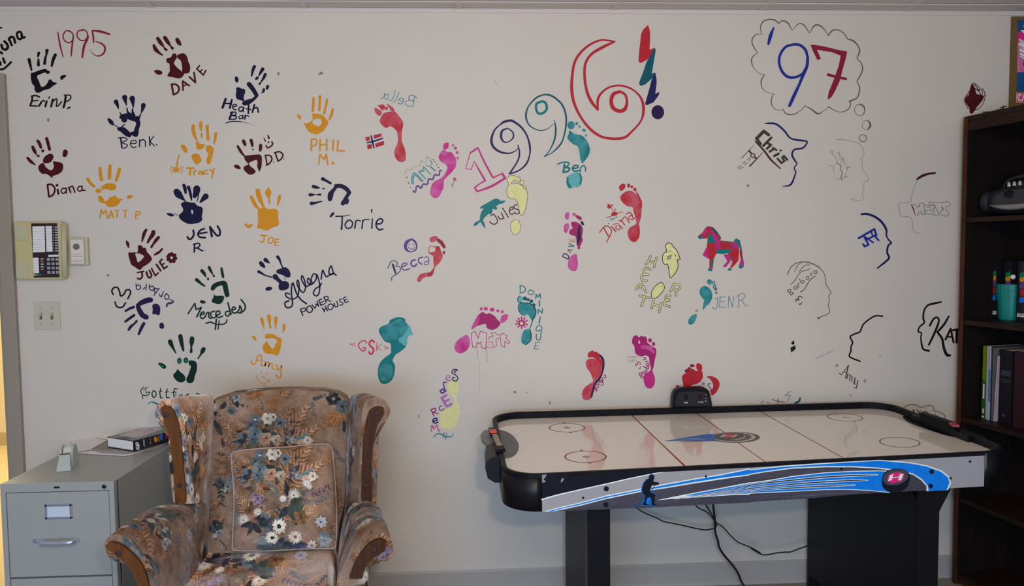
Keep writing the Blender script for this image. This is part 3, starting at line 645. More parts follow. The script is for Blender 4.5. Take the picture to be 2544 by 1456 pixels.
S 34 1255,295 1192,325 1188,400 1220,458 1285,452 1332,400 1325,325 1285,292 1250,295
! painted_number | big red outlined digit 6 in the upper middle | red | S
T 850,290,20 770,275,20 680,275,22 560,330,26 460,420,28 400,520,30 375,640,30 365,820,36 395,990,32 480,1160,28 600,1300,32 740,1375,28 940,1380,30 1050,1300,24 1150,1180,22 1178,1050,34 1150,930,26 1080,850,20 1000,805,22 900,785,22 790,805,22 700,870,26 660,950,30 660,1060,24; 660,1060,24 590,970,36 540,860,32 512,700,30 520,540,30 590,430,30 720,350,34 850,290,18
T 905,855,34 835,885,42 812,970,42 840,1045,44 915,1075,42 970,1045,42 990,970,30 970,890,28 905,850,28
! painted_bolt | jagged exclamation bolt of red, teal and navy over a purple dot | red~ | S
c red
P 1228,100 1250,170 1252,260 1245,380 1300,360 1270,420 1240,480 1150,530 1120,520 1122,470 1130,380 1150,200 1175,150
c dteal
+
P 1300,355 1315,380 1305,450 1270,650 1310,640 1315,660 1280,700 1200,770 1150,790 1125,770 1135,730 1170,640 1210,520 1260,440
c dblue
+
P 1310,645 1325,720 1325,760 1310,880 1355,855 1350,890 1330,920 1290,975 1210,1010 1195,990 1235,850 1265,730 1290,680
c purple
E 1338,1087 72 80
! footprint | teal footprint touching the teal digit 9 | teal~ | R
E 1672,622 52 58; 1750,600 20 22; 1790,642 18 16; 1882,765 12 16
F 1825,700 1845,670 1875,685 1870,715 1850,710
F 1650,695 1720,740 1830,770 1900,850 1925,920 1910,1010 1870,1100 1835,1155 1805,1110 1790,1010 1765,920 1700,885 1640,830 1620,790 1640,740
c teal
T 1905,900,24 1912,960,50 1890,1040,50 1855,1110,24
c lteal
F 1610,1370 1650,1310 1740,1280 1800,1290 1825,1360 1810,1450 1760,1490 1720,1480 1690,1500 1640,1500 1610,1440
c teal
T 1625,1350,24 1625,1420,36 1655,1480,40; 1790,1290,20 1815,1360,26 1800,1440,26
! painted_name | teal written name across the teal footprint's heel | teal | R
S 20 1485,1165 1560,1138 1640,1145 1632,1180 1585,1205; 26 1585,1205 1650,1222 1625,1265 1560,1278; 22 1690,1225 1760,1215 1768,1185 1718,1185 1690,1230 1720,1262 1795,1252; 18 1805,1265 1805,1215 1850,1185 1875,1220 1872,1262
L 28 1580,1168 1568,1268
! footprint | pale yellow footprint with a thin dark outline, under the digit 9 | yellow | T
F 570,220 640,200 700,220 740,240 730,290 700,290 670,265 640,280 620,320 690,310 770,345 820,390 845,470 835,570 810,680 770,755 740,740 720,660 700,560 660,525 620,530 570,490 555,410 570,350 585,330 565,270
B 6
E 768,300 28 32; 808,370 22 24; 677,920 70 106
c ink
O 768,300 28 32 5; 808,370 24 26 5; 677,920 70 106 5
! painted_dolphin | teal painted dolphin jumping to the right | dteal | T
c teal
F 538,550 500,590 460,598 410,630 425,660 400,678 357,668 355,700 335,745 305,735 265,770 225,820 245,870 257,935 215,895 185,850 140,890 90,905 110,860 175,820 185,760 200,710 230,660 185,665 200,630 270,590 340,550 390,525 440,530 470,555
! painted_name | brown written name right of the teal dolphin | dbrown | T
S 14 330,762 372,738; 15 372,738 420,810 418,860 380,880 340,868 318,845; 15 430,765 462,808 500,798; 15 478,720 515,800; 15 495,655 578,785; 14 590,690 640,668 638,640 602,650 592,710 620,745 660,722; 14 700,605 660,622 662,660 720,682 725,720 690,737 660,712
! footprint | magenta and purple footprint, narrow, in the centre right of the wall | magenta~ | T
F 1365,740 1395,712 1425,730 1420,790 1400,820 1365,790
E 1492,745 24
c dmag
T 1530,770,40 1575,800,50
c purple
T 1595,850,32 1615,880,34
c magenta~
F 1350,900 1390,865 1420,880 1420,930 1380,1005 1350,970
c dmag
F 1450,855 1500,845 1560,870 1610,930 1610,1000 1600,1060 1615,1100 1590,1150 1580,1180 1535,1185 1525,1140 1520,1080 1500,1045 1430,1020 1430,960 1470,940 1455,900
E 1558,1207 20 22
+
c purple
T 1580,890,16 1560,960,36 1560,1060,50 1540,1150,18
c magenta~
@ U
F 320,1215 380,1185 410,1190 420,1280 425,1340 400,1410 350,1418 300,1385 285,1350 290,1280
! painted_name | thin dark capitals running up beside the narrow magenta footprint | purple | U
S 14 215,1220 285,1250 293,1212 255,1180 225,1185 212,1220
c brown
L 11 350,1130 280,1120 325,1170; 9 325,1125 300,1140
c dteal
L 12 292,1075 370,1075 297,1035
c lred
L 9 308,965 312,1005 380,1015 383,965; 8 345,1010 345,972
! footprint | bright red footprint right of the narrow magenta one | red~ | U
c red
F 1000,240 1040,205 1080,215 1080,260 1030,305 1000,280
E 1130,230 22 28; 1173,248 18 22; 1217,283 22 24; 1257,352 16 12
c red~
F 1020,370 1080,320 1150,300 1210,330 1280,400 1315,460 1310,560 1300,680 1275,760 1280,850 1275,950 1220,1015 1150,990 1115,900 1140,820 1230,765 1230,700 1200,600 1180,530 1110,515 1040,460 1015,410
c red
T 1230,310,12 1290,420,20 1310,520,16; 1265,800,30 1270,900,30 1240,980,16
! painted_name | red flowing name left of the bright red footprint | red | U
S 14 725,885 780,810 840,795 890,850 870,930 820,1015; 17 780,815 850,935; 11 915,770 980,762 1010,820 990,845 950,820 965,785; 14 1010,790 1045,830; 14 1000,725 1025,715 1075,780; 13 1025,730 1080,665 1140,750; 14 1092,630 1140,605 1172,630 1190,680; 13 1185,650 1150,650 1130,690 1170,705 1212,685
T 890,800,14 950,865,20
c ink
E 851,760 7 8
! painted_island | tiny red palm tree island with an aeroplane below | red | U
F 830,490 870,490 880,520 900,490 915,495 900,520 870,545 850,560 845,540 815,540 840,520
S 9 885,530 900,560 915,600; 9 820,675 860,665 900,650; 8 960,620 1010,605 1045,595; 8 935,548 940,600; 7 925,565 950,565
F 890,620 930,595 970,610 970,640 900,655
c tealgrey
L 11 870,690 900,700; 12 900,700 970,668; 9 890,720 905,690
! footprint | yellow footprint with a thick dark outline and a hole, left of the horse | yellow | V
F 640,430 640,380 680,355 725,380 745,410 790,460 825,540 835,590 800,590 810,680 780,760 710,840 690,810 680,720 660,650 630,660 600,620 590,550 620,490 650,480
B 10
F 440,1040 490,960 560,910 600,920 620,980 590,1040 520,1110 450,1130 440,1080
B 9
c pale
+
+
P 665,545 715,530 700,570 670,585
c ink
L 8 665,545 715,530 700,570 670,585 665,545; 10 770,525 776,540; 8 690,475 705,468
! painted_name | yellow outlined letters in a horseshoe around the yellow heel mark | yellow | V
D 16 30 425,540 400,600 360,655; 16 30 512,560 490,620 475,695; 14 28 400,620 490,628
D 16 30 425,725 370,705 330,735 335,775 390,800; 16 30 390,800 320,800 298,850 320,880 372,880
D 18 32 220,998 300,925 360,1040; 14 26 260,985 345,985
D 18 32 275,1088 410,1122; 20 34 345,1105 300,1230
D 18 32 465,1165 442,1260; 18 32 572,1195 548,1315; 16 28 460,1210 565,1238
D 16 30 700,1095 650,1090 635,1135 690,1155; 16 30 690,1155 625,1170 622,1220 695,1242
D 20 34 760,925 705,1025; 18 30 765,930 830,940 832,990 770,1010; 16 30 785,1010 780,1090
! painted_horse | red, magenta and teal patchwork horse facing left | red | V
P 1225,120 1300,150 1350,200 1400,290 1395,320 1500,345 1560,340 1640,335 1660,450 1650,600 1600,660 1550,710 1530,700 1570,620 1530,560 1510,500 1340,505 1310,570 1290,720 1245,700 1245,580 1200,500 1210,400 1220,290 1150,300 1090,290 1085,260 1140,220 1190,150
P 1670,400 1690,400 1715,590 1685,610 1665,500
c teal
+
P 1240,225 1290,260 1325,360 1225,360 1222,290
P 1345,450 1555,445 1520,495 1430,512 1340,500
P 1580,320 1620,295 1670,320 1685,400 1650,430 1630,370 1600,335
P 1085,270 1110,245 1160,285 1150,300 1100,303
P 1270,590 1305,580 1290,690 1262,685
P 1235,700 1285,720 1280,750 1225,745
P 1510,705 1555,715 1550,740 1500,740
P 1655,655 1690,690 1728,640 1722,690 1680,718 1655,700
P 1180,150 1215,130 1205,160
P 1395,322 1560,338 1550,350 1395,335
c magenta
P 1265,150 1300,200 1390,320 1395,440 1330,440 1325,340 1280,230
P 1545,345 1635,345 1640,430 1550,440
P 1205,410 1240,585 1150,525
P 1440,520 1520,510 1550,590 1480,690 1425,690 1495,610
P 1675,600 1715,592 1730,640 1690,690 1660,655
P 1140,225 1200,165 1225,195 1170,275
c dteal
+
P 1245,125 1300,140 1345,195 1345,240 1310,210 1290,170 1265,150
S 10 1345,195 1400,280 1388,305 1350,250; 8 1555,350 1550,440; 6 1510,505 1560,600 1540,640; 10 1680,420 1700,580
! footprint | small teal footprint under the horse | teal~ | V
c teal~
F 1210,885 1245,860 1285,890 1260,940 1220,920
F 1110,1010 1160,955 1230,975 1275,1030 1285,1110 1250,1190 1200,1240 1155,1285 1160,1200 1170,1150 1120,1090
c dteal
O 1305,910 18 20 10; 1318,965 16 24 12; 1335,1005 14 14 10
E 1340,1050 20 10
@ Y
c teal~
F 1740,190 1790,130 1850,115 1850,160 1820,230 1770,262 1735,240
c grey
E 1850,65 26 18
! painted_name | thin teal serif capitals right of the small teal footprint | tealgrey | V
S 9 1360,1115 1352,1240 1310,1277 1287,1245; 8 1632,1100 1700,1055 1742,1090 1712,1140 1660,1155
L 8 1320,1132 1360,1115; 9 1395,1105 1385,1250; 7 1385,1252 1465,1250; 7 1380,1115 1468,1103; 7 1390,1178 1450,1168; 8 1505,1255 1515,1095; 10 1515,1095 1570,1250; 8 1570,1250 1585,1090; 9 1655,1080 1652,1245; 7 1630,1250 1675,1240; 9 1690,1150 1755,1238; 10 1785,1225 1792,1226
! painted_face | small purple ring with a smiling face | violet | N
T 680,305,24 620,345,46 600,405,44 620,455,34 670,480,16 740,455,18 758,400,22 735,340,30 690,306,26
E 655,378 9; 711,378 9
S 9 640,408 665,438 710,440 732,412
! painted_name | blue and purple written name below the purple smiling face | dteal | N
S 12 355,710 400,620 455,605 490,640 468,680; 12 468,680 520,690 530,740 480,790 415,830 410,880
c purple
T 425,655,26 445,720,26 465,780,20
c violet
S 15 545,692 615,662 610,635 560,650 550,700 590,735 665,712; 22 735,592 692,605 680,655 718,685 758,650; 18 840,555 790,568 785,620 830,652; 11 862,560 910,548 928,600 910,655 865,655 870,622 915,612
! footprint | pale red footprint with a hollow heel, left of centre | red~ | N
T 975,310,80 1020,290,66
c crimson
T 1060,320,50 1105,355,50; 1112,370,50 1140,410,44
E 1137,490 17 26
c red~
F 1010,410 1070,405 1095,470 1120,540 1090,610 1040,665 1005,690 990,640 985,540 940,510 925,490 1000,480 1020,440
S 10 1010,412 945,402 925,450 935,500
c red
T 1005,690,12 985,740,30 950,790,60 880,800,50
c red~
T 880,800,60 820,825,66 790,870,60
! footprint | broad teal footprint standing above the armchair's right side | teal~ | O
c teal
F 565,350 600,290 700,250 720,200 780,170 850,155 930,180 935,230 960,250 900,420 960,480 940,570 860,640 800,680 760,760 790,820 790,900 760,1010 700,1070 630,1085 580,1050 555,960 560,850 600,770 650,720 730,660 735,600 725,520 660,500 610,440
c lteal
F 880,250 990,270 1020,340 1040,400 980,420 960,500 940,560 880,520 840,480 870,380
c teal~
+
F 600,320 690,270 860,180 960,260 960,330 900,420 800,470 640,460
F 580,850 640,800 740,830 760,930 720,1030 630,1060 580,990
! painted_name | red letters in angle brackets left of the broad teal footprint | pinkred | O
L 8 245,525 165,532 240,560; 10 540,510 535,620; 8 605,530 545,575; 8 545,575 597,618; 8 628,555 705,585; 8 705,585 635,605
S 16 395,520 385,492 330,490 282,550 330,622 370,622 376,582 345,585; 26 500,502 470,477 437,510 442,550 490,600 482,655 450,670 430,640
! footprint | magenta footprint lying on its side above pink outlined letters | dmag | X
c magenta~
E 423,490 22 24; 487,488 30 26; 575,500 34 26; 653,518 20 22; 716,530 26 20
F 700,600 750,565 795,570 790,620 750,670 695,685
F 215,850 250,880 270,950 250,1030 190,1090 130,1108 70,1080 50,1010 90,930 160,880
c dmag
F 330,690 370,590 440,535 490,560 540,550 610,590 650,640 690,680 670,730 610,775 550,780 500,750 490,705 440,705 370,725
c magenta~
F 285,775 320,680 380,590 400,640 360,730
! painted_name | pink outlined block letters with two thin drips | magenta | X
L 10 285,830 335,800 380,900 410,800 500,825 485,1045 430,1030 415,950 385,980 365,950 355,1025 300,1015 285,830; 7 500,950 580,948 588,1030 505,1030 502,1000; 8 520,910 540,880 590,870 560,820 625,820 640,850 690,850 680,900 630,905 635,1000 590,1028; 8 690,900 700,1000 750,1030 750,940 808,972 820,940 760,900 788,870 720,825 700,850
S 5 368,1040 370,1110 372,1170; 5 495,1040 502,1130 505,1230
E 540,990 6
! painted_name | teal capitals running down beside the teal outlined footprint | teal | X
T 965,165,18 965,265,12; 1232,380,20 1235,450,18; 1245,600,14 1230,685,20
S 14 962,162 1010,175 1040,220 1010,258 965,268; 12 1110,225 1075,250 1095,288 1140,285 1155,250 1110,225; 12 1220,715 1187,760 1200,797 1258,788 1265,745 1222,713; 14 1190,840 1190,900 1225,925 1250,892 1252,830
L 16 1182,345 1187,288 1212,325 1240,280 1250,345; 15 1212,560 1215,495; 13 1215,495 1270,548; 15 1270,548 1275,487; 10 1235,780 1275,815; 9 1235,955 1182,955 1162,1045 1225,1048; 8 1175,1000 1215,1000
! footprint | teal footprint with a dark teal outline beside a pink daisy | teal~ | X
c lteal
F 940,330 985,315 1000,350 990,390 950,400 930,370
c dteal
S 12 965,308 938,330 930,365 945,398 990,400
E 1030,345 30 28; 1075,362 22; 1120,383 26; 1155,435 24
c teal~
F 945,420 1010,405 1080,405 1140,440 1180,500 1180,570 1140,650 1120,640 1070,570 1030,580 980,560 940,500
F 990,850 1020,790 1090,770 1120,830 1115,910 1080,970 1040,990 990,965 980,910
c dteal
T 1010,405,10 1090,410,14 1150,450,20 1180,520,22 1165,600,18 1138,650,14 1120,710,12 1100,770,12 1118,850,18 1105,930,18 1040,990,12
S 9 1010,405 950,420 938,490 975,560 1030,582
! painted_flower | pink daisy with a yellow centre beside the teal outlined footprint | magenta | X
T 985,640,16 985,605,24; 1012,650,16 1028,615,22; 1030,670,16 1058,652,24; 1032,695,16 1060,710,24; 1012,720,16 1030,742,22; 985,730,16 985,758,24; 960,720,16 935,742,22; 942,695,16 908,700,24; 940,672,16 915,655,20; 955,650,16 940,620,24
c dmag
E 985,688 44
+
c yellow
E 983,690 24
! footprint | pale yellow footprint, toes down, between the armchair and the games table | yellow | P
F 640,510 700,490 750,500 775,560 765,640 745,720 760,760 790,830 800,920 770,1020 750,1100 680,1145 600,1155 540,1130 510,1090 530,1000 520,920 580,880 690,850 725,780 720,730 680,680 640,600
! painted_name | multicoloured letters climbing beside the pale yellow footprint | purple | P
S 14 735,372 720,352 760,338 752,325 705,328 688,370 735,400 770,445 745,485 698,470 700,435 728,442
c mauve
S 15 610,455 655,438 652,410 615,420 605,460 640,485 675,468
c violet
S 18 605,505 568,508 580,575 605,630; 24 555,600 525,625 545,650 582,638 575,605 550,600
c mauve
L 34 608,685 545,720; 36 545,720 615,840; 34 615,840 678,805; 30 585,768 648,745
c violet
S 14 545,830 510,850 518,890 560,890 580,868
c dmag
L 16 400,892 437,972
S 16 395,885 455,865 460,900 420,925; 14 430,922 495,940
c dblue
S 18 430,1048 478,1030 470,1003 430,1015 425,1055 460,1072 495,1055
c magenta
S 11 385,1125 415,1105; 12 418,1105 395,1190; 12 418,1110 440,1150 478,1095 500,1180 520,1165
c teal
T 435,1265,12 480,1220,12 540,1225,16 600,1260,16 680,1255,12 705,1215,8
S 11 578,1200 565,1280; 10 612,1208 600,1295
! footprint | red footprint with a navy shadow, nearest the table's back rail | red~ | Y
c purple
T 440,650,26 500,690,34 545,740,34 550,820,40 545,900,24 500,1010,30 440,1080,30 400,1160,36 390,1250,30 350,1300,20
+
c red
F 335,680 360,640 410,620 430,650 460,640 500,680 500,720 540,760 550,810 520,830 490,790 450,740 400,715 350,720
c red~
F 310,780 350,740 430,735 490,780 530,850 530,930 480,1010 420,1090 390,1200 370,1290 320,1310 270,1290 255,1220 290,1140 370,1080 410,1050 390,970 360,910 320,860
! painted_name | purple scrawl along the edge of the red footprint with the navy shadow | dmag | Y
L 14 420,1200 432,1130 458,1185; 12 440,1110 470,1172; 12 458,1092 490,1140
S 12 500,1060 480,1090 520,1105; 12 520,1030 500,1055 535,1062 530,1020 550,1080 540,1105; 10 535,1000 558,1040; 12 562,962 587,970 580,1002 552,990
! footprint | dark magenta footprint with joined toes, beside small handwriting | dmag | Y
= 955,470 975,420 1020,410 1050,440 1085,412 1110,430 1140,425 1165,470 1165,510 1200,540 1240,570 1280,590 1290,650 1270,750 1250,860 1235,900 1265,980 1270,1060 1240,1130 1200,1148 1150,1130 1120,1060 1115,990 1150,940 1215,890 1200,800 1185,710 1130,690 1080,705 1010,670 990,620 985,560 955,520 | 1040,520 1050,470 1068,520
E 1203,480 26 30; 1252,530 22 28
+
c magenta
F 1125,1000 1180,930 1240,930 1262,1000 1255,1080 1200,1140 1150,1120
c magenta~
T 1100,570,50 1200,590,60 1250,640,40
! painted_name | small magenta letters curving beside the dark magenta footprint | dmag | Y
S 13 1050,940 1085,1003; 11 1052,940 1098,930 1080,965 1112,980 1087,1005; 12 1140,908 1103,925 1117,950 1145,938 1138,905; 12 1145,880 1165,915; 13 1112,840 1172,880; 11 1140,860 1188,840 1180,880; 12 1152,800 1190,800 1180,832 1150,822; 10 1140,775 1180,770; 11 1112,720 1140,720 1135,750 1110,742; 10 1005,840 1008,808 1035,818 1028,782 1060,785 1067,815; 9 1040,862 1060,875 1072,845
! pencil_note | faint grey handwriting left of the dark magenta footprint | brown | Y
S 4 880,718 900,700 912,728; 4 920,722 930,700 950,722; 4 955,725 962,700 985,722; 4 990,695 985,725; 4 1000,722 1020,700 1025,722; 4 895,770 915,752 918,792; 4 930,755 945,768 962,748 950,795; 4 980,750 1000,770; 4 1010,750 995,775
! footprint | red footprint with separate toes right behind the scoreboard | red~ | Y
c crimson
E 1790,832 34 22; 1750,870 26 18; 1720,905 36 28
c red
F 1845,820 1870,798 1920,820 1928,880 1910,905 1870,900 1850,870
F 1690,940 1740,925 1770,880 1810,880 1840,905 1920,905 1940,980 1910,1050 1850,1085 1790,1100 1740,1140 1690,1170 1655,1050 1650,980
! painted_crescent | red crescent and small purple star right of the scoreboard | red | Y
c red
F 1990,985 2060,980 2130,1010 2170,1070 2160,1140 2110,1220 2060,1245 2045,1200 2080,1130 2075,1080 2040,1020
F 1565,1120 1580,1098 1625,1130 1600,1160 1565,1150
c violet
L 8 1922,1070 1972,1075; 8 1935,1105 1950,1055; 8 1925,1085 1968,1102
S 13 2045,1078 2010,1090 2030,1130 2055,1160 2035,1190
! painted_cloud | brown outlined thought bubble with three small circles below it | brown | Z
T 380,345,6 360,250,12 390,180,14 460,148,14 540,155,16 600,200,12; 600,198,10 640,165,14 710,190,16 770,290,6; 770,290,6 850,205,10 920,220,14 995,325,8; 995,325,6 1050,235,16 1110,220,18 1180,270,12 1235,355,8; 1235,355,14 1290,290,16 1370,285,12 1440,330,12 1480,395,12; 1485,400,10 1560,425,20 1620,490,14 1640,560,18 1605,650,12
T 1605,650,10 1665,720,12 1675,810,16 1605,950,12; 1605,950,10 1640,1020,14 1630,1110,16 1600,1165,14 1510,1205,20; 1515,1205,14 1525,1250,12 1490,1310,12 1400,1345,8 1310,1320,8 1240,1275,14; 1240,1275,8 1160,1340,8 1100,1365,20 1020,1310,16 940,1262,8; 940,1262,10 870,1330,8 780,1375,12 690,1365,14 650,1305,8; 645,1320,6 570,1315,8 510,1260,10 500,1180,14 530,1110,8
T 540,1110,6 450,1090,6 380,1030,10 370,940,16 408,865,10; 410,862,8 340,840,6 270,770,8 245,690,14 260,630,12 325,580,6; 325,580,8 270,500,12 250,420,14 290,350,12 380,335,4
O 1643,1315 68 75 7
S 12 1640,1243 1690,1275 1708,1325 1690,1370
@ a
O 1975,172 62 66 6; 1925,355 50 50 10
T 1985,108,8 2020,140,20 2022,190,22 1985,235,8
! painted_number | blue 9 and red crossed 7 inside the thought bubble | blue | Z
T 530,255,20 490,360,46 462,465,30; 790,470,32 690,500,34 620,590,34 600,700,34 640,820,36 720,892,36 820,892,34 905,850,32; 970,640,30 940,540,36 870,480,36 790,468,32; 970,630,36 960,750,40 905,880,40 860,990,36 790,1140,44 735,1262,38; 905,850,32 965,740,30
c crimson
P 1005,475 1060,475 1200,500 1380,545 1480,560 1465,640 1420,800 1385,940 1330,1060 1280,1150 1225,1185 1240,1090 1300,940 1370,750 1395,615 1280,570 1090,540 1140,655 1095,675 1040,560
T 1235,862,40 1340,890,32 1462,915,34
! profile_drawing | thick navy profile of a head in a peaked cap facing right | dblue | a
T 555,152,10 620,148,26 720,160,26 830,250,26 910,350,22 1010,380,26 1100,390,24 1150,410,20 1090,490,24 970,515,24 940,590,26 975,660,24 1005,710,16 968,770,16 990,820,18 975,880,20 920,1000,26 810,1027,8
! painted_name | bold dark green name and bar inside the capped profile | green | a
c olive
L 44 612,308 545,258; 46 545,258 445,360; 40 445,360 500,435; 34 650,348 537,462; 34 600,425 645,450; 34 645,450 590,500; 32 692,500 627,542; 28 672,490 722,520; 34 752,570 692,602; 30 872,655 825,602 800,625 835,670 790,700 738,640
E 780,525 18 14
c dbrown
T 430,400,20 550,530,26 650,660,26 780,780,14
! painted_craft | small dark winged spacecraft sketch trailing dashes | dbrown | a
T 410,450,5 240,630,10; 532,550,6 450,640,14 350,745,20
L 24 340,530 440,640; 8 350,628 315,655; 8 360,645 338,668; 8 290,678 250,705; 8 315,700 278,722; 8 230,735 185,770; 8 262,757 205,788
+
c brown
E 393,597 38 36
c pale
+
E 393,597 20 18
! profile_drawing | very thin pencil profile facing right below the thought bubble | thin | a
S 5 1545,375 1650,375 1790,400 1870,430 1925,500 1940,570 1930,610 1895,632 1915,700 1915,770 1960,840 2000,900 2000,945 1945,965 1935,1020 1942,1050 1915,1110 1935,1180 1910,1215 1850,1225 1745,1197
! painted_name | spidery handwriting and branches inside the thin pencil profile | thin | a
S 6 1560,570 1590,545 1600,575 1575,590; 6 1595,590 1610,600 1600,618; 6 1615,608 1642,640 1602,652; 6 1640,625 1655,650 1610,695; 6 1640,670 1670,678 1650,722; 5 1672,700 1692,722; 6 1692,740 1722,758 1692,775; 6 1745,745 1700,785
S 4 1455,738 1500,740 1520,790 1515,850; 4 1580,670 1550,710 1520,745; 5 1550,930 1640,905 1730,880; 4 1680,910 1680,860 1715,780
c crimson
S 5 1470,540 1500,520 1502,560 1475,568; 5 1500,575 1530,600 1560,650 1560,700
S 8 1570,705 1620,740 1610,790 1640,830 1620,900 1640,945
! profile_drawing | thin profile facing left with red spiky hair | thin | b
S 5 930,250 890,330 860,430 850,480 855,515 800,540 695,545 700,620 710,700 740,715 830,725 860,760 870,860 885,910 960,938
c maroon
T 925,235,22 1000,190,32 1080,165,24 1160,155,22
L 6 940,205 965,230; 6 975,185 990,215; 6 1005,165 1020,205; 6 1040,165 1045,195; 6 1070,150 1085,180; 6 1110,145 1125,175; 6 1150,142 1158,172
! painted_name | thin outlined block letters with red edges beside the spiky haired profile | thin | b
L 6 850,560 905,565 940,600 965,545 1015,545 1025,690 990,690 975,650 945,665 950,700 900,695 850,560; 6 1015,570 1100,575 1130,560 1165,590 1120,640 1040,640; 6 1035,640 1040,685 1130,690 1190,705 1215,690; 6 1080,530 1230,540; 6 1085,530 1085,575 1150,570 1190,650 1215,690; 5 1050,600 1090,600 1110,625; 5 1140,600 1150,660 1110,665
S 6 1230,540 1310,525 1350,545 1350,582 1305,590 1300,620 1330,660 1325,705 1260,705 1220,670 1262,620 1240,590
c crimson
T 852,562,10 880,620,14 895,682,8; 975,650,6 990,688,10; 1240,590,6 1258,610,12 1250,640,5; 960,570,5 955,590,6
! profile_drawing | thick dark blue profile of a head facing right | dblue | b
T 210,688,26 280,685,28 380,720,30 470,790,30 530,890,28 530,960,20 560,1020,20 595,1060,22 555,1090,24 540,1180,26 565,1250,26 520,1300,26 415,1385,18
! painted_name | dark blue joined initials inside the thick blue profile | dblue | b
c blue
L 28 172,998 375,880; 28 375,880 400,960; 26 235,965 300,1080 250,1105 230,1075; 22 265,985 360,1055; 22 330,905 350,960; 24 282,1012 400,955; 24 380,970 430,1025
! profile_drawing | fuzzy olive profile with wavy hair facing right | olive | c
S 9 290,330 330,240 400,180 490,160 600,178 700,228; 8 700,228 760,300 785,380 790,450 830,510 855,560 825,600 835,660 820,720 835,780 830,820 760,855 680,885; 7 470,170 420,210 385,290; 7 580,200 510,210 440,285; 8 575,245 550,265 480,280 430,330 390,400 335,450; 9 460,550 520,500 580,400 655,340
L 6 540,150 550,175; 6 565,150 560,185; 6 590,165 600,190; 6 640,180 645,200; 6 680,205 690,235; 6 460,550 485,540; 6 675,870 700,900; 8 680,880 710,890
! painted_name | small olive letters slanting up inside the fuzzy profile | olive | c
S 9 290,530 342,590; 9 292,528 330,512 335,555 370,558 345,590; 8 375,482 400,475 415,505 385,515 373,488; 8 400,475 425,500; 9 420,448 440,485; 8 425,455 445,430; 9 445,378 480,440; 8 468,412 500,398 508,425 480,440; 8 535,358 565,350 570,380 540,385 533,360; 8 587,310 605,345; 7 590,322 610,300; 8 635,282 665,272 675,305 645,310 633,285
S 12 405,670 405,640 440,655 430,615 460,605 485,625; 11 440,698 455,712 480,685
! painted_diamonds | two small black diamond patches | black | c
P 375,1172 385,1215 355,1232 338,1205
c green
P 330,1270 390,1235 400,1285 340,1332
! pencil_smudge | faint grey eraser smudge right of the small black diamonds | lgrey | c
P 645,1400 890,1290 897,1310 658,1420
! profile_drawing | smooth black profile of a head facing left above the table | purple | c
c vdk
S 20 1520,860 1430,857 1350,900 1270,970 1230,1060 1160,1090 1105,1122 1115,1160 1135,1200 1115,1250 1112,1310 1090,1370 1120,1400 1230,1443
c pale
S 5 1540,870 1610,930 1660,1020 1680,1150 1660,1300 1640,1450; 4 1640,1020 1660,1150 1640,1250
! profile_drawing | dark brown profile facing left beside the bookcase | vdk | d
T 1190,130,18 1120,145,22 1050,165,20 1010,220,18 1000,300,20 1010,350,18 965,390,16 945,440,16 980,460,16 975,500,14 980,560,18 1000,630,20 1060,650,22
! painted_name | bold dark name running behind the bookcase | vdk | d
T 1070,380,22 1110,310,20 1150,295,20 1165,340,20 1120,460,24 1060,585,20; 1272,282,18 1220,370,24 1150,450,22; 1150,450,22 1200,520,26 1220,620,28 1250,690,32 1285,698,24
L 22 1237,528 1292,415; 22 1292,415 1322,560; 18 1262,500 1310,500; 24 1318,430 1420,412; 26 1358,430 1355,560
! painted_name | black gothic script with small stars below the black profile | vdk | d
L 8 105,887 130,905; 7 130,905 205,805; 10 205,805 172,938; 5 145,870 190,885; 9 200,890 188,945; 9 225,905 215,965; 9 245,925 238,980; 10 275,935 265,1005; 9 305,962 290,1040; 6 290,1050 260,1035; 4 190,900 225,912 245,930; 4 250,985 270,1005 290,1000
c brown
L 5 65,800 98,810; 5 75,790 86,825; 5 95,792 68,820; 4 360,965 400,972; 4 375,945 385,992; 4 392,950 368,990; 4 215,1120 240,1122; 4 222,1135 230,1112; 3 532,715 550,712; 3 540,700 545,722
! painted_cloud | small black outlined cloud with letters behind the table's right rail | ink | d
S 6 775,1262 850,1225 920,1225 975,1255; 6 975,1255 1050,1230 1110,1245 1115,1285 1180,1305 1225,1335 1235,1385 1230,1420; 8 885,1325 897,1275 912,1320; 8 932,1275 955,1310 970,1285; 8 985,1302 1015,1295 1048,1302
L 7 1120,1342 1130,1322; 7 1142,1352 1155,1335
! painted_name | black lettering just above the table's back rail | ink | e
S 7 175,470 180,440 212,430; 6 255,458 265,440 280,465
L 8 325,405 410,432 500,443; 7 405,390 402,465; 6 585,287 505,350; 5 505,350 580,345; 6 580,345 540,430
c dteal
T 715,385,22 700,430,28 650,455,30
! painted_flame | dark red scribbled flame above the bookcase corner | crimson | f
c maroon
F 205,605 228,640 240,680 285,690 285,720 245,770 210,820 190,815 185,780 160,745 155,715 180,690 190,650
S 6 215,600 200,640 175,680 165,720 190,760 215,790; 6 225,610 250,650 270,700 255,760; 5 215,600 245,620 262,640 255,660 230,640; 5 240,650 275,650 278,685 245,690; 5 280,640 300,680 290,740 255,785 215,800; 5 165,690 150,730 180,790; 4 290,700 302,680
! painted_name | dark painted word half hidden behind the bookcase top | ink | f
L 9 425,800 432,768; 8 415,780 455,768; 7 405,800 410,785; 7 390,800 392,790
c green
L 6 280,812 330,808; 6 350,806 385,798; 5 500,782 520,780; 5 530,778 550,772
! wall_scuffs | grey chips and scuffs scattered on the white paint | lineg | C
F 1050,355 1075,335 1100,335 1085,360 1078,398 1070,370
F 1625,365 1665,325 1700,348 1665,370
@ px
E 1279,974 4 3; 1858,461 4 3; 1366,1001 2 5; 268,684 4 3; 1308,975 2; 120,298 3 5; 1040,1035 1.5 5
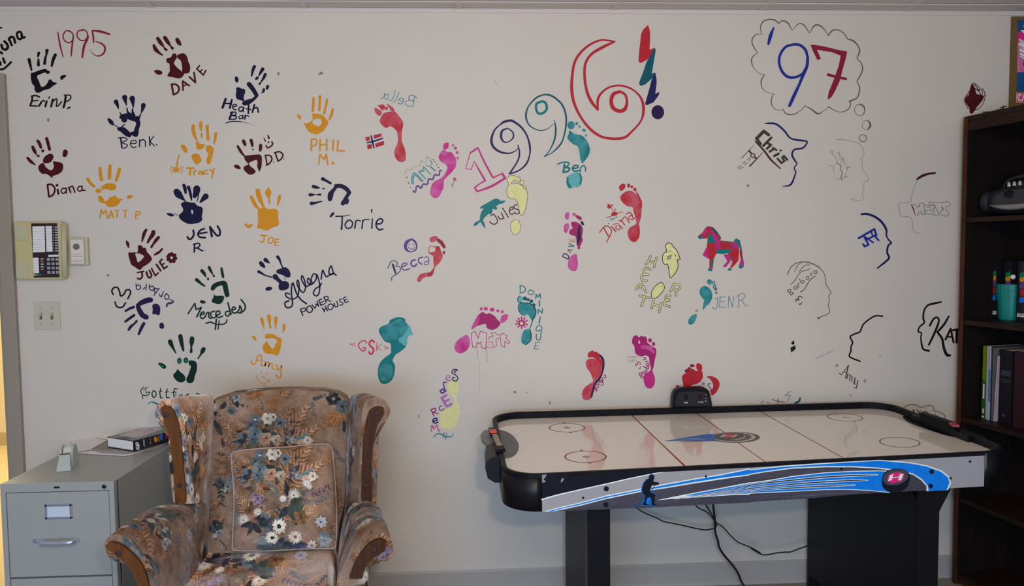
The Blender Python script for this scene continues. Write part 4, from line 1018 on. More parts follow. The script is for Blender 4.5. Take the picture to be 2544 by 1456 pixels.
c lgrey
T 1228,202,3 1235,210,2
S 1.5 1190,895 1192,970
"""
def wallmap(px, py): return hit(px, py, 1, 0.0)
def build_art():
    art = Art(wallmap, (0, -1, 0), 0.0005)
    cur = None; body = []; crop = None; col = None
    def flush():
        if cur is None: return
        name, label = cur
        seg = []; cr = crop; c = col
        for line in body:
            t = line.strip()
            if t.startswith('='):
                if seg: art.run('\n'.join(seg), c, CROPS[cr]); 
                parts = t[1:].split('|'); art.fillhole(parts[0], parts[1:], c, CROPS[cr]); seg = []
            else:
                if t.startswith('@'): 
                    if seg: art.run('\n'.join(seg), c, CROPS[cr]); seg = []
                    cr = t[1:].strip(); continue
                if t.startswith('c '):
                    if seg: art.run('\n'.join(seg), c, CROPS[cr]); seg = []
                    c = t[2:].strip(); continue
                seg.append(t)
        if seg: art.run('\n'.join(seg), c, CROPS[cr])
        art.done(name, WALL, label)
    for line in ART.strip().splitlines():
        if line.startswith('!'):
            flush(); n, l, c0, cr0 = [q.strip() for q in line[1:].split('|')]
            cur = (n, l); crop = cr0; col = c0; body = []
        else: body.append(line)
    flush()
build_art()
# ------------------------------------------------------------------ filing cabinet and what lies on it
ZC = 0.70
fl = hit(0, 1205, 2, ZC); fr = hit(288, 1192, 2, ZC)
YF = -0.585
XL, XR = -1.612, fr[0]+0.0
m_cab = mat('cabinet_paint', (140, 139, 128), rough=0.38, spec=0.5, bump=0.02)
m_steel = mat('brushed_steel', (150, 150, 158), rough=0.3, metal=0.7)
m_blk = mat('black_plastic', (14, 14, 18), rough=0.4, spec=0.2)
cb = empty('filing_cabinet', ((XL+XR)/2, (YF-0.02)/2, 0), 'pale grey metal two-drawer filing cabinet beside the doorway', 'filing cabinet')
m = MB().box((XL, YF+0.02, 0.03), (XR, -0.02, ZC-0.001), 0, 0.003).box((XL, YF, ZC-0.031), (XR, YF+0.03, ZC), 0, 0.002).box((XL, YF, 0.02), (XL+0.017, YF+0.03, ZC-0.03), 0, 0.001).box((XR-0.017, YF, 0.02), (XR, YF+0.03, ZC-0.03), 0, 0.001)
m.box((XL, YF, 0.02), (XR, YF+0.03, 0.05)).box((XL+0.02, YF+0.03, 0), (XR-0.02, -0.04, 0.03)); m.build('body', m_cab, cb)
zmid = hit(150, 1434, 1, YF)[2]
for k, (z1, z0) in enumerate(((ZC-0.033, zmid+0.003), (zmid-0.003, 0.055))):
    dr = MB().box((XL+0.019, YF+0.001, z0), (XR-0.019, YF+0.03, z1), 0, 0.002).build('drawer', m_cab, cb)
    zz = (z0 - (zmid+0.003)) if k else 0
    c = hit(146, 1271, 1, YF); cz = c[2]+zz-(0 if k == 0 else 0.01)
    m = MB().box((c[0]-0.045, YF-0.003, cz+0.018), (c[0]+0.045, YF+0.002, cz+0.025), 0, 0.001).box((c[0]-0.045, YF-0.003, cz-0.025), (c[0]+0.045, YF+0.002, cz-0.018), 0, 0.001).box((c[0]-0.045, YF-0.003, cz-0.025), (c[0]-0.037, YF+0.002, cz+0.025), 0, 0.001).box((c[0]+0.037, YF-0.003, cz-0.025), (c[0]+0.045, YF+0.002, cz+0.025), 0, 0.001)
    m.build('label_holder', m_steel, dr)
    MB().box((c[0]-0.037, YF-0.0008, cz-0.018), (c[0]+0.037, YF+0.0012, cz+0.018)).build('card', mat('grey_card', (176, 180, 180)), dr)
    c = hit(149, 1342, 1, YF); cz = c[2]+zz
    m = MB().tube(catmull([(c[0]-0.058, YF+0.002, cz), (c[0]-0.055, YF-0.014, cz), (c[0]-0.042, YF-0.024, cz), (c[0], YF-0.026, cz), (c[0]+0.042, YF-0.024, cz), (c[0]+0.055, YF-0.014, cz), (c[0]+0.058, YF+0.002, cz)], False, 4), 0.0085, n=10)
    m.build('handle', mat('handle_chrome', (180, 182, 192), rough=0.28, metal=0.85), dr)
    c = hit(89, 1339, 1, YF); MB().box((c[0]-0.009, YF-0.004, cz-0.007), (c[0]+0.009, YF+0.002, cz+0.007), 0, 0.002).build('thumb_latch', m_steel, dr)
c = hit(260, 1203, 1, YF); MB().lathe((c[0], YF+0.001, ZC-0.016), [(0.0085, 0), (0.0085, 0.005), (0.006, 0.007)], axis=(0, -1, 0), n=20).lathe((c[0], YF-0.006, ZC-0.016), [(0.0062, 0), (0.0055, 0.0015)], 1, axis=(0, -1, 0), n=20).build('lock', [m_steel, m_blk], cb)
c = hit(141, 1207, 1, YF); MB().box((c[0]-0.009, YF-0.001, ZC-0.019), (c[0]+0.009, YF+0.002, ZC-0.013)).build('maker_badge', m_blk, cb)
# papers (stack of sheets, each a thing)
m_paper = mat('white_paper', (206, 198, 190), rough=0.7)
m_paper2 = mat('printed_paper', (150, 140, 128), rough=0.7)
def vz(x, y, z): return hit(100+x/7.482, 1030+y/7.482, 2, z)
def sheet(name, pts, z, mt, label, cat, arts=None, curl=0.0):
    p = catmull(pts, True, 1) if False else pts
    P3 = [vz(x, y, z) for x, y in p]
    o = MB().prism(P3, (0, 0, 0.0012)).build(name, mt, None, label, cat=cat, group='papers on the filing cabinet', origin=tuple(np.mean(P3, axis=0)))
    if arts:
        g = Art(lambda x, y: vz(x, y, z+0.0012), (0, 0, 1), 0.0003); g.run(arts[0], arts[1], (0, 0, 1)); g.done('printing', o)
    return o
sheet('newspaper', [(560, 492), (830, 322), (1900, 330), (2420, 440), (2378, 520), (2060, 660), (1580, 772), (1180, 752), (700, 722), (655, 640)], ZC+0.0006, m_paper, 'lowest loose newspaper sheet on the filing cabinet, edges curling past the others', 'paper')
sheet('newspaper', [(900, 640), (1300, 350), (2000, 330), (2380, 440), (2340, 520), (2000, 680), (1560, 735), (1150, 712)], ZC+0.003, m_paper2, 'printed grey newspaper directly under the thick black book', 'paper',
      ('\n'.join('L 5 %d,%d %d,%d' % (980+i*22, 640-i*17, 1300+i*30, 668-i*12) for i in range(11)), 'brown'))
sheet('paper_sheet', [(650, 500), (850, 392), (1100, 272), (1700, 312), (1500, 380), (1240, 480), (1080, 570), (930, 655), (700, 690), (672, 600)], ZC+0.006, m_paper, 'cream handwritten sheet left of the thick black book', 'paper',
      ('S 6 985,448 1020,436 1050,450 1090,440 1140,456 1230,462; 5 1010,410 1040,400 1070,408 1110,395; 6 1130,372 1160,350 1170,385; 6 1190,375 1230,360 1240,388; 5 1255,380 1290,380', 'brown'))
# thick book
zb0 = ZC+0.0075; zb1 = zb0+0.041
A, B, D = vz(1240, 415, zb1), vz(1730, 490, zb1), vz(2080, 140, zb1)
ab = (B-A); ad = (D-A); ad = ad-ab*(ad@ab)/(ab@ab); ad = ad/np.linalg.norm(ad)*0.275; ab = ab/np.linalg.norm(ab)*min(0.215, np.linalg.norm(ab))
C = B+ad
up = np.array([0, 0, 1.0]); nd = ad/np.linalg.norm(ad); nb_ = ab/np.linalg.norm(ab)
bk = empty('textbook', tuple(A+ab/2+ad/2-up*0.041), 'thick black textbook lying on papers on the filing cabinet', 'book')
m_bcov = mat('black_book_cover', (22, 22, 26), rough=0.25, coat=0.3)
m_pages = mat('page_edges', (214, 208, 214), rough=0.7)
m = MB().obox(A-up*0.003, ab, ad, up*0.003, 0, 0.0006).obox(A-up*0.041, ab, ad, up*0.003, 0, 0.0006).obox(A+ab-nb_*0.003-up*0.040, nb_*0.003, ad, up*0.039, 0, 0.0006); m.build('cover', m_bcov, bk)
m = MB().obox(A-up*0.038+nb_*0.002+nd*0.002, ab-nb_*0.005, ad-nd*0.004, up*0.035); m.build('pages', m_pages, bk)
g = Art(lambda x, y: vz(x, y, zb1), (0, 0, 1), 0.0003)
g.run("""P 1450,395 1940,215 2320,262 1810,435
c postpink
+
S 14 1760,290 1850,300; 12 1930,318 2060,325; 14 2020,280 2110,292
c paleblue
P 1830,262 1950,258 1960,282 1850,285
c brown
+
P 1440,430 1560,420 1700,450 1560,460
E 2110,180 60 14""", 'pale', (0, 0, 1)); g.done('cover_print', bk)
nsp = np.cross(ad, up); nsp /= np.linalg.norm(nsp)
if nsp@(CAMP-B) < 0: nsp = -nsp
g = Art(lambda x, y: hitp(100+x/7.482, 1030+y/7.482, B, nsp), nsp, 0.0004)
g.run("""F 1772,518 1820,522 1838,560 1840,630 1825,658 1782,645 1775,580
c dblue
+
S 9 1822,545 1800,530 1786,550 1800,562; 
L 8 1783,585 1822,588; 8 1783,585 1785,605 1800,606 1800,587; 8 1784,638 1824,640; 8 1786,618 1824,612; 7 1800,628 1824,612
c white
L 6 1915,460 1920,580; 5 1932,470 1944,600; 5 2040,440 2046,470; 5 2046,500 2048,550
c gold
F 2110,430 2150,410 2170,470 2150,520 2120,490
c orange
S 14 2180,395 2205,400 2200,440 2180,450 2210,480 2185,495
c red
S 8 2200,390 2222,430 2215,480
c pblue
P 2225,372 2275,362 2282,400 2255,420 2280,430 2270,475 2240,480 2225,440
c crimson
P 2310,352 2355,340 2365,380 2345,400 2372,420 2360,440 2320,450
""", 'white', (0, 0, 1)); g.done('spine_print', bk)
# tape dispenser
q0 = vz(300, 1068, ZC); q1 = vz(570, 1042, ZC)
wv = q1-q0; wv[2] = 0; wl = np.linalg.norm(wv); wv /= wl; fv = np.array([-wv[1], wv[0], 0])   # fv points away from the camera
tdp = empty('tape_dispenser', tuple((q0+q1)/2+fv*0.06), 'grey-green desk tape dispenser at the front of the filing cabinet', 'tape dispenser')
m_tape = mat('dispenser_plastic', (158, 162, 148), rough=0.4)
S = lambda w, f, z: tuple(q0+wv*w*wl+fv*f+up*z)
m = MB()
prof = [(0, 0), (0, 0.016), (0.030, 0.052), (0.036, 0.052), (0.040, 0.030), (0.10, 0.022), (0.14, 0.02), (0.145, 0)]
nose = [S(0.0 if z < 0.04 else 0.14, f, z) for f, z in prof]
for i in range(1): pass
L = [S(0.0+0.14*min(1, z/0.052), f, z) for f, z in prof]; R_ = [S(1.0-0.14*min(1, z/0.052), f, z) for f, z in prof]
n = len(prof); m.add(L+R_, [[i, (i+1) % n, (i+1) % n+n, i+n] for i in range(n)]); t = tessellate_polygon([[Vector((f, z, 0)) for f, z in prof]]); m.add(L, [list(x) for x in t]); m.add(R_, [list(x) for x in t])
m.build('base', m_tape, tdp)
side = [(0.04, 0.012), (0.045, 0.042), (0.058, 0.064), (0.08, 0.074), (0.105, 0.072), (0.128, 0.058), (0.142, 0.03), (0.145, 0.005), (0.06, 0.003)]
for w0 in (0.02, 0.84): MB().prism([S(w0, f, z) for f, z in side], wv*wl*0.14).build('side_wall', m_tape, tdp)
MB().lathe(S(0.2, 0.092, 0.042), [(0.026, 0), (0.026, wl*0.6)], axis=wv, n=28).build('tape_roll', mat('tape', (186, 184, 166), rough=0.2), tdp)
MB().box((0, 0, 0), (0.001, 0.001, 0.001)); MB().prism([S(0.14, 0.029, 0.0525), S(0.86, 0.029, 0.0525), S(0.86, 0.033, 0.055), S(0.14, 0.033, 0.055)], (0, 0, 0.001)).build('cutter', mat('cutter_metal', (90, 90, 90), rough=0.3, metal=0.8), tdp)
# ------------------------------------------------------------------ printed velvet: a floral pattern painted into a colour table, looked up per vertex
rng = random.Random(7)
CW, CH = 1400, 1300
CAN = np.zeros((CH, CW, 3), np.float32)
def cpoly(pts, c, a=1.0):
    P = np.array(pts, float); x0, y0 = np.floor(P.min(0)).astype(int); x1, y1 = np.ceil(P.max(0)).astype(int)+1
    x0 = max(0, x0); y0 = max(0, y0); x1 = min(CW, x1); y1 = min(CH, y1)
    if x1 <= x0 or y1 <= y0: return
    X, Y = np.meshgrid(np.arange(x0, x1)+0.5, np.arange(y0, y1)+0.5); ins = np.zeros(X.shape, bool); n = len(P)
    for i in range(n):
        xa, ya = P[i]; xb, yb = P[(i+1) % n]
        if ya == yb: continue
        ins ^= ((ya > Y) != (yb > Y)) & (X < (xb-xa)*(Y-ya)/(yb-ya)+xa)
    s = CAN[y0:y1, x0:x1]; s[ins] = s[ins]*(1-a)+np.array(c, np.float32)*a
def blob(x, y, rx, ry, c, a):
    x0, x1 = max(0, int(x-rx*2)), min(CW, int(x+rx*2)); y0, y1 = max(0, int(y-ry*2)), min(CH, int(y+ry*2))
    if x1 <= x0 or y1 <= y0: return
    X, Y = np.meshgrid(np.arange(x0, x1), np.arange(y0, y1)); w = (np.exp(-((X-x)/rx)**2-((Y-y)/ry)**2)*a)[..., None]
    CAN[y0:y1, x0:x1] = CAN[y0:y1, x0:x1]*(1-w)+np.array(c, np.float32)*w
def jit(c, d=14): k = rng.uniform(-d, d); return tuple(max(0, min(255, v+k+rng.uniform(-5, 5))) for v in c)
def leaf(x, y, ang, L, Wd, c, a=1.0, bend=0.0):
    pts = []; n = 7
    for s in (1, -1):
        R_ = range(n+1) if s == 1 else range(n-1, 0, -1)
        for i in R_:
            t = i/n; an = ang+bend*t; px = x+math.cos(an)*L*t; py = y+math.sin(an)*L*t
            w = Wd*math.sin(math.pi*min(1, t*0.92+0.08))*0.5*s
            pts.append((px-math.sin(an)*w, py+math.cos(an)*w))
    cpoly(pts, c, a)
def frond(x, y, ang, L, n, c1, c2, spread=0.9, ll=0.5, w=0.045, half=0):
    n = min(n, 8); ll = min(ll, 0.55); w = min(w, 0.05); spread = max(spread, 0.85)
    blob(x+math.cos(ang)*L*.55, y+math.sin(ang)*L*.55, L*.42, L*.34, tuple(v*0.86 for v in c2), 0.6)
    for i in range(n):
        t = (i+0.6)/n; bx = x+math.cos(ang)*L*t*0.92; by = y+math.sin(ang)*L*t*0.92; q = L*ll*(1-0.62*t)*(0.7+0.6*math.sin(math.pi*min(1, t+0.25))*0.5)
        for s in (-1, 1):
            if half and s != half: continue
            leaf(bx+1.2, by+1.6, ang+s*spread*(1-0.25*t), q, L*w*1.5, tuple(v*0.72 for v in c2), 0.75, -s*0.1)
            leaf(bx, by, ang+s*spread*(1-0.25*t), q*0.97, L*w, jit(c1), 0.95, -s*0.1)
    leaf(x, y, ang, L, 2.0, c1)
def petals(x, y, r, n, c, cc, w=0.5, inner=0.22, rot=0.0, a=1.0):
    for i in range(n):
        an = rot+2*math.pi*i/n+rng.uniform(-0.06, 0.06); leaf(x, y, an, r*rng.uniform(0.88, 1.05), r*w, jit(c), a)
        leaf(x, y, an, r*0.7, r*w*0.18, tuple(v*0.62 for v in c), 0.5)
    if inner: cpoly([(x+r*inner*math.cos(t), y+r*inner*math.sin(t)) for t in np.linspace(0, 6.28, 10)], cc)
def mum(x, y, r, c):
    for k in range(3):
        for i in range(16): leaf(x, y, i*0.3927+k*0.2, r*(1-0.27*k), r*0.2, jit(tuple(v*(0.82+0.09*k) for v in c), 10), 0.95)
    cpoly([(x+r*.14*math.cos(t), y+r*.14*math.sin(t)) for t in np.linspace(0, 6.28, 8)], tuple(v*0.6 for v in c))
TAN = (148, 124, 106); RUST = (116, 78, 52); RUSTL = (176, 138, 108); BLU = (84, 96, 104); BLUD = (44, 54, 66); BLUL = (136, 146, 150); WHT = (196, 190, 178); GRN = (52, 64, 56); DK = (40, 40, 48); TEAL_ = (78, 110, 112); PLUM = (92, 74, 88)
def sprig(x, y, ang, L, c=BLUD, n=6):
    leaf(x, y, ang, L, 2.2, c)
    for i in range(n):
        t = (i+1)/n
        for s in (-1, 1): leaf(x+math.cos(ang)*L*t, y+math.sin(ang)*L*t, ang+s*0.8, L*0.22, L*0.09, jit(c, 18), 0.95)
def cluster(x, y, s=1.0):
    for i in range(6): leaf(x, y, rng.uniform(0, 6.28), 26*s, 13*s, jit(DK if i % 2 else GRN))
    petals(x-10*s, y-6*s, 14*s, 5, BLU, DK, 0.8); petals(x+12*s, y+6*s, 13*s, 5, BLUL, DK, 0.8); mum(x, y+14*s, 11*s, WHT)
def bouquet(ox, oy):
    K = 4.854; X = lambda a, b: (ox+a/K, oy+b/K)
    d = lambda a0, b0, a1, b1: (*X(a0, b0), math.atan2(b1-b0, a1-a0), math.hypot(a1-a0, b1-b0)/K)
    blob(*X(880, 560), 46, 40, (60, 56, 52), 0.75); blob(*X(960, 1120), 60, 56, (74, 66, 58), 0.7); blob(*X(620, 1080), 40, 36, (84, 66, 50), 0.6); blob(*X(1000, 1480), 46, 16, (52, 58, 74), 0.7)
    for i in range(52):
        an = rng.uniform(0, 6.28); r = rng.uniform(16, 44); x, y = X(930, 900); x += math.cos(an)*r; y += math.sin(an)*r*1.5; k = rng.random()
        if k < 0.6: frond(x, y, an+rng.uniform(-0.4, 0.4), rng.uniform(30, 56), 8, jit(RUSTL, 20), RUST)
        elif k < 0.85: sprig(x, y, an, rng.uniform(36, 60), jit(rng.choice([BLUD, GRN, BLU])), 7)
        else: leaf(x, y, an, rng.uniform(30, 50), 8, jit(BLU), 0.9, 0.5)
    frond(*d(950, 330, 960, 60), 10, (150, 100, 60), (132, 84, 44), 0.9, 0.3, 0.08); frond(*d(830, 330, 720, 260), 6, (150, 100, 60), (132, 84, 44))
    frond(*d(700, 700, 350, 440), 10, RUSTL, RUST, 0.6, 0.5); frond(*d(720, 660, 520, 400), 8, RUSTL, RUST, 0.5, 0.5); frond(*d(640, 760, 370, 640), 8, RUSTL, RUST)
    frond(*d(1020, 760, 1190, 200), 12, RUSTL, RUST, 0.7, 0.42); frond(*d(1060, 640, 1400, 210), 10, RUSTL, RUST, 0.6, 0.4); frond(*d(1040, 760, 1520, 470), 11, RUSTL, RUST, 0.7, 0.42)
    leaf(*d(1090, 700, 1220, 470)[:4], 16, jit(BLUD)); leaf(*d(1150, 690, 1420, 540)[:4], 9, jit(TEAL_)); leaf(*d(540, 700, 640, 560)[:4], 20, BLUD)
    for i in range(9): x, y = X(560+rng.uniform(-50, 90), 650+rng.uniform(-50, 110)); leaf(x, y, rng.uniform(2.4, 4.6), 20, 7, jit(BLU, 20))
    for i in range(70): x, y = X(rng.uniform(560, 1240), rng.uniform(420, 1200)); leaf(x, y, rng.uniform(0, 6.28), rng.uniform(9, 24), rng.uniform(4, 9), jit(rng.choice([DK, GRN, BLUD, RUST, (84, 62, 48), TAN, (60, 50, 44), BLU])), 0.85)
    petals(*X(740, 395), 17, 6, BLU, WHT, 0.8, 0.15); petals(*X(690, 470), 15, 5, BLU, DK, 0.8); petals(*X(740, 575), 22, 6, (104, 118, 124), DK, 0.85, 0.14); petals(*X(715, 635), 14, 5, BLU, DK, 0.8)
    petals(*X(1050, 440), 17, 5, (96, 104, 112), DK, 0.9); petals(*X(890, 385), 17, 6, WHT, (120, 110, 100), 0.75, 0.2); petals(*X(960, 370), 12, 5, (190, 184, 172), DK, 0.75)
    for i in range(6): leaf(*X(930, 540), 0.6+i*0.5, 24, 12, jit(GRN))
    petals(*X(880, 625), 18, 6, (150, 120, 96), (80, 60, 46), 0.8); petals(*X(1000, 645), 15, 6, (170, 164, 154), (110, 90, 70), 0.85); petals(*X(1380, 650), 14, 6, WHT, (150, 120, 100), 0.8); petals(*X(1300, 690), 13, 5, (180, 150, 128), DK, 0.8)
    petals(*X(1200, 650), 9, 8, BLUL, BLUD, 0.4)
    pts = catmull([X(690, 720), X(800, 700), X(900, 780), X(980, 900), X(960, 1000)], False, 5)
    for p, q in zip(pts, pts[1:]): cpoly([(p[0], p[1]-2.4), (q[0], q[1]-2.4), (q[0], q[1]+2.4), (p[0], p[1]+2.4)], TEAL_)
    frond(*d(1000, 860, 1040, 620), 9, RUSTL, RUST, 0.6, 0.5); frond(*d(600, 1100, 420, 820), 9, RUSTL, RUST); frond(*d(760, 940, 720, 720), 8, RUSTL, RUST, 0.5)
    for i in range(7): petals(*X(700+rng.uniform(-60, 90), 940+rng.uniform(-60, 60)), 9, 5, jit((120, 106, 124)), DK, 0.8)
    mum(*X(1150, 880), 20, WHT); mum(*X(1310, 730), 14, (196, 194, 188)); mum(*X(1340, 770), 10, WHT)
    leaf(*X(1060, 700), 1.5, 44, 12, DK); leaf(*X(1120, 1010), 0.2, 46, 26, GRN); leaf(*X(1080, 1000), 0.9, 56, 30, GRN); leaf(*X(1100, 1000), -0.5, 40, 22, jit(GRN)); leaf(*X(1090, 1020), 2.3, 36, 20, BLUD)
    frond(*d(1240, 1120, 1530, 930), 10, RUSTL, (168, 128, 92), 0.7, 0.4); sprig(*d(1330, 900, 1560, 790)[:4], PLUM); sprig(*d(1380, 1000, 1560, 880)[:4], BLU)
    petals(*X(1240, 1150), 22, 5, (112, 84, 56), (70, 48, 34), 0.9); petals(*X(620, 1060), 16, 6, (100, 72, 48), (50, 36, 30), 0.8)
    mum(*X(547, 1176), 20, WHT); mum(*X(720, 1080), 13, WHT)
    for i in range(7): leaf(*X(660, 1210), rng.uniform(0.8, 3.0), 34, 13, jit(DK)); leaf(*X(700, 1180), rng.uniform(-1, 1), 20, 8, jit(BLUD))
    for i in range(10): leaf(*X(900+rng.uniform(-60, 60), 1200+rng.uniform(-90, 60)), rng.uniform(0, 6.28), 28, 13, jit(rng.choice([BLUD, BLU, DK])))
    leaf(*X(960, 1420), 2.8, 60, 30, BLU); leaf(*X(920, 1400), 2.95, 56, 22, BLUL, 0.6)
    for i in range(22): leaf(*X(1010+rng.uniform(-160, 190), 1500+rng.uniform(-60, 40)), rng.uniform(-0.5, 0.4), rng.uniform(20, 38), rng.uniform(7, 12), jit(rng.choice([BLUD, DK, BLU, (70, 78, 110)])))
    petals(*X(977, 1253), 21, 15, (214, 208, 192), DK, 0.3, 0.28); petals(*X(894, 1390), 19, 15, (214, 208, 192), DK, 0.3, 0.28); petals(*X(1166, 1382), 19, 15, (200, 192, 176), (110, 90, 90), 0.3, 0.25)
    petals(*X(1480, 1200), 17, 8, (170, 172, 188), BLUD, 0.45, 0.15); petals(*X(1520, 1420), 22, 6, BLUL, BLUD, 0.6, 0.12); sprig(*d(1400, 1330, 1620, 1370)[:4], BLU); petals(*X(1370, 1480), 14, 7, WHT, PLUM, 0.5)
def sparse(ox, oy):
    K = 4.854; X = lambda a, b: (ox+a/K, oy+b/K); d = lambda a0, b0, a1, b1: (*X(a0, b0), math.atan2(b1-b0, a1-a0), math.hypot(a1-a0, b1-b0)/K)
    for i in range(3): frond(*X(rng.uniform(150, 1700), rng.uniform(100, 1500)), rng.uniform(-2.6, -0.5), rng.uniform(40, 64), 8, RUSTL, RUST)
    for a, b in ((470, 120), (240, 230), (330, 350), (500, 160), (400, 190)): leaf(*X(a, b), rng.uniform(0, 6), 24, 12, jit(DK))
    frond(*d(620, 110, 820, 80), 8, (150, 100, 60), (132, 84, 44)); petals(*X(520, 130), 13, 6, BLUL, DK, 0.7); petals(*X(465, 290), 14, 6, BLU, DK, 0.8, 0.15); mum(*X(240, 250), 13, WHT); petals(*X(320, 355), 10, 5, (150, 126, 110), DK, 0.8)
    sprig(*d(480, 200, 640, 240)[:4], DK, 3); leaf(*X(250, 400), 1.1, 46, 15, BLUD); leaf(*X(350, 620), 1.5, 26, 10, BLUD)
    sprig(*d(1420, 160, 1580, 110)[:4]); sprig(*d(1440, 170, 1450, 330)[:4], BLU); petals(*X(1690, 150), 20, 6, DK, BLUL, 0.8); petals(*X(1800, 240), 22, 5, BLU, DK, 0.9); frond(*d(1820, 320, 1540, 480), 10, (176, 124, 76), (140, 92, 50), 0.6); leaf(*X(1820, 400), 1.6, 34, 10, BLUD)
    frond(*d(420, 900, 240, 840), 8, RUSTL, RUST); frond(*d(430, 980, 250, 1060), 8, RUSTL, RUST); sprig(*d(270, 790, 400, 840)[:4], DK, 4)
    cluster(*X(360, 1180)); sprig(*d(330, 1100, 330, 1400)[:4], GRN); mum(*X(440, 1130), 16, BLUL)
    frond(*d(160, 1480, 330, 1350), 8, RUSTL, RUST); frond(*d(180, 1700, 380, 1560), 8, RUSTL, RUST); cluster(*X(260, 1740), 0.9); leaf(*X(230, 1620), 0.3, 30, 9, BLUD)
    sprig(*d(1700, 740, 1790, 900)[:4], BLU); frond(*d(1740, 1500, 1640, 1200), 8, RUSTL, RUST)
CAN[:] = TAN
yy, xx = np.mgrid[0:CH, 0:CW]
for i in range(520):
    x, y = rng.uniform(0, CW), rng.uniform(0, CH); k = rng.random()
    if k < 0.36: frond(x, y, rng.uniform(0, 6.28), rng.uniform(34, 60), 8, (166, 134, 106), (122, 90, 66))
    elif k < 0.5: blob(x, y, rng.uniform(8, 22), rng.uniform(8, 22), (116, 90, 68), 0.5)
    elif k < 0.75: sprig(x, y, rng.uniform(0, 6.28), rng.uniform(16, 34), rng.choice([BLUD, (84, 84, 80), (110, 104, 96), DK]), 4)
    else: leaf(x, y, rng.uniform(0, 6.28), rng.uniform(10, 22), 7, jit((104, 96, 90)), 0.7)
CAN += (6*np.sin(xx*0.021+1)*np.sin(yy*0.017))[..., None]+np.random.default_rng(3).normal(0, 4, (CH, CW, 1))
# tile A (0..500): the chair back ; tile B (500..): cushion ; others: arms, wings, seat
sparse(0, 0); bouquet(0, 0)
bouquet(430, -60); sparse(470, 100); bouquet(430, 300); bouquet(100, 330); bouquet(300, 420)
for ox, oy in ((880, 0), (1010, 260), (860, 560), (1100, 650)): sparse(ox-60, oy); bouquet(ox, oy)
for ox, oy in ((-60, 620), (240, 700), (500, 640), (0, 900), (300, 960), (600, 900)): bouquet(ox, oy)
# soften and break the edges the way a printed pile does
g_ = np.random.default_rng(11)
def smooth_noise(cell):
    a = g_.normal(0, 1, (CH//cell+3, CW//cell+3)); Y = np.arange(CH)/cell; X = np.arange(CW)/cell; yi = Y.astype(int); xi = X.astype(int); fy = (Y-yi)[:, None]; fx = (X-xi)[None]
    return (a[yi][:, xi]*(1-fy)*(1-fx)+a[yi+1][:, xi]*fy*(1-fx)+a[yi][:, xi+1]*(1-fy)*fx+a[yi+1][:, xi+1]*fy*fx)
yi = np.clip(yy+0.9*smooth_noise(6)+0.35*smooth_noise(2), 0, CH-1).astype(int); xi = np.clip(xx+0.9*smooth_noise(6)+0.35*smooth_noise(2), 0, CW-1).astype(int)
CAN[:] = CAN[yi, xi]
CAN += (7*smooth_noise(3)+6*smooth_noise(12))[..., None]
np.clip(CAN, 8, 235, out=CAN)
def lookup(x, y):
    xi = np.clip(np.mod(x, CW-1).astype(int), 0, CW-1); yi = np.clip(np.mod(y, CH-1).astype(int), 0, CH-1)
    c = CAN[yi, xi]/255.0; c = np.where(c <= 0.04045, c/12.92, ((c+0.055)/1.055)**2.4)
    return c
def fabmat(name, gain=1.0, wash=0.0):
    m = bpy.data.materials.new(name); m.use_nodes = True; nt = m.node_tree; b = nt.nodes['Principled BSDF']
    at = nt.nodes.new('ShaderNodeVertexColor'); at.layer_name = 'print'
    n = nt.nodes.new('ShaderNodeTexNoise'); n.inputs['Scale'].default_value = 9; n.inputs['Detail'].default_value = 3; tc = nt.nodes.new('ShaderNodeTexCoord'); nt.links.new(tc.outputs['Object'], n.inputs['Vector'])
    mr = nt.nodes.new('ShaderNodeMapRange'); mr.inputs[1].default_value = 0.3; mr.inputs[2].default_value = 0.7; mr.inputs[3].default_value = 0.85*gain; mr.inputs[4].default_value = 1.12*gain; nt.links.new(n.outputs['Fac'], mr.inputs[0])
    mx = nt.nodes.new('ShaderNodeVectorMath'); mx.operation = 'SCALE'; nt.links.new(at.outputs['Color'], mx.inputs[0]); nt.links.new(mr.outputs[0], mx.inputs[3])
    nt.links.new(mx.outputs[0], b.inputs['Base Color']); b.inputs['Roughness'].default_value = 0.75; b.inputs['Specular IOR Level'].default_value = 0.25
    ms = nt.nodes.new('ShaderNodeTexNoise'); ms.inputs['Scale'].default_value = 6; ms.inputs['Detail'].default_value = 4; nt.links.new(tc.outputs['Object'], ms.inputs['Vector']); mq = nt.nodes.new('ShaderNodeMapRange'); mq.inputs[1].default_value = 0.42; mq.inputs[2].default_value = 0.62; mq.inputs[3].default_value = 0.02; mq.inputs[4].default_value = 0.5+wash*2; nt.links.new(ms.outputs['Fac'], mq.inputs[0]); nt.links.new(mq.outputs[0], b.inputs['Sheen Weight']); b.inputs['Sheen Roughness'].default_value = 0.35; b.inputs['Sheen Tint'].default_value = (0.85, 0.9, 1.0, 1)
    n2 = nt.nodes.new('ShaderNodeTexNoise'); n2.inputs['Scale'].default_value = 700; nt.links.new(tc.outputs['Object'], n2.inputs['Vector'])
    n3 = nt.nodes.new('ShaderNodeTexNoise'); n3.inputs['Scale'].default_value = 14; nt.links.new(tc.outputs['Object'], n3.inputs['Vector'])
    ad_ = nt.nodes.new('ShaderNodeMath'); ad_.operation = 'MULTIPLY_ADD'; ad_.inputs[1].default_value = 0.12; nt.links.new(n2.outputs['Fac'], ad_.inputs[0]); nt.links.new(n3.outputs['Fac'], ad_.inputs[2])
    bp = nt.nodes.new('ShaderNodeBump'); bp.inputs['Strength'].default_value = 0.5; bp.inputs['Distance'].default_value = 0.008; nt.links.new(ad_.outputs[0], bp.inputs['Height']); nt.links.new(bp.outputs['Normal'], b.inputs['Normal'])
    return m
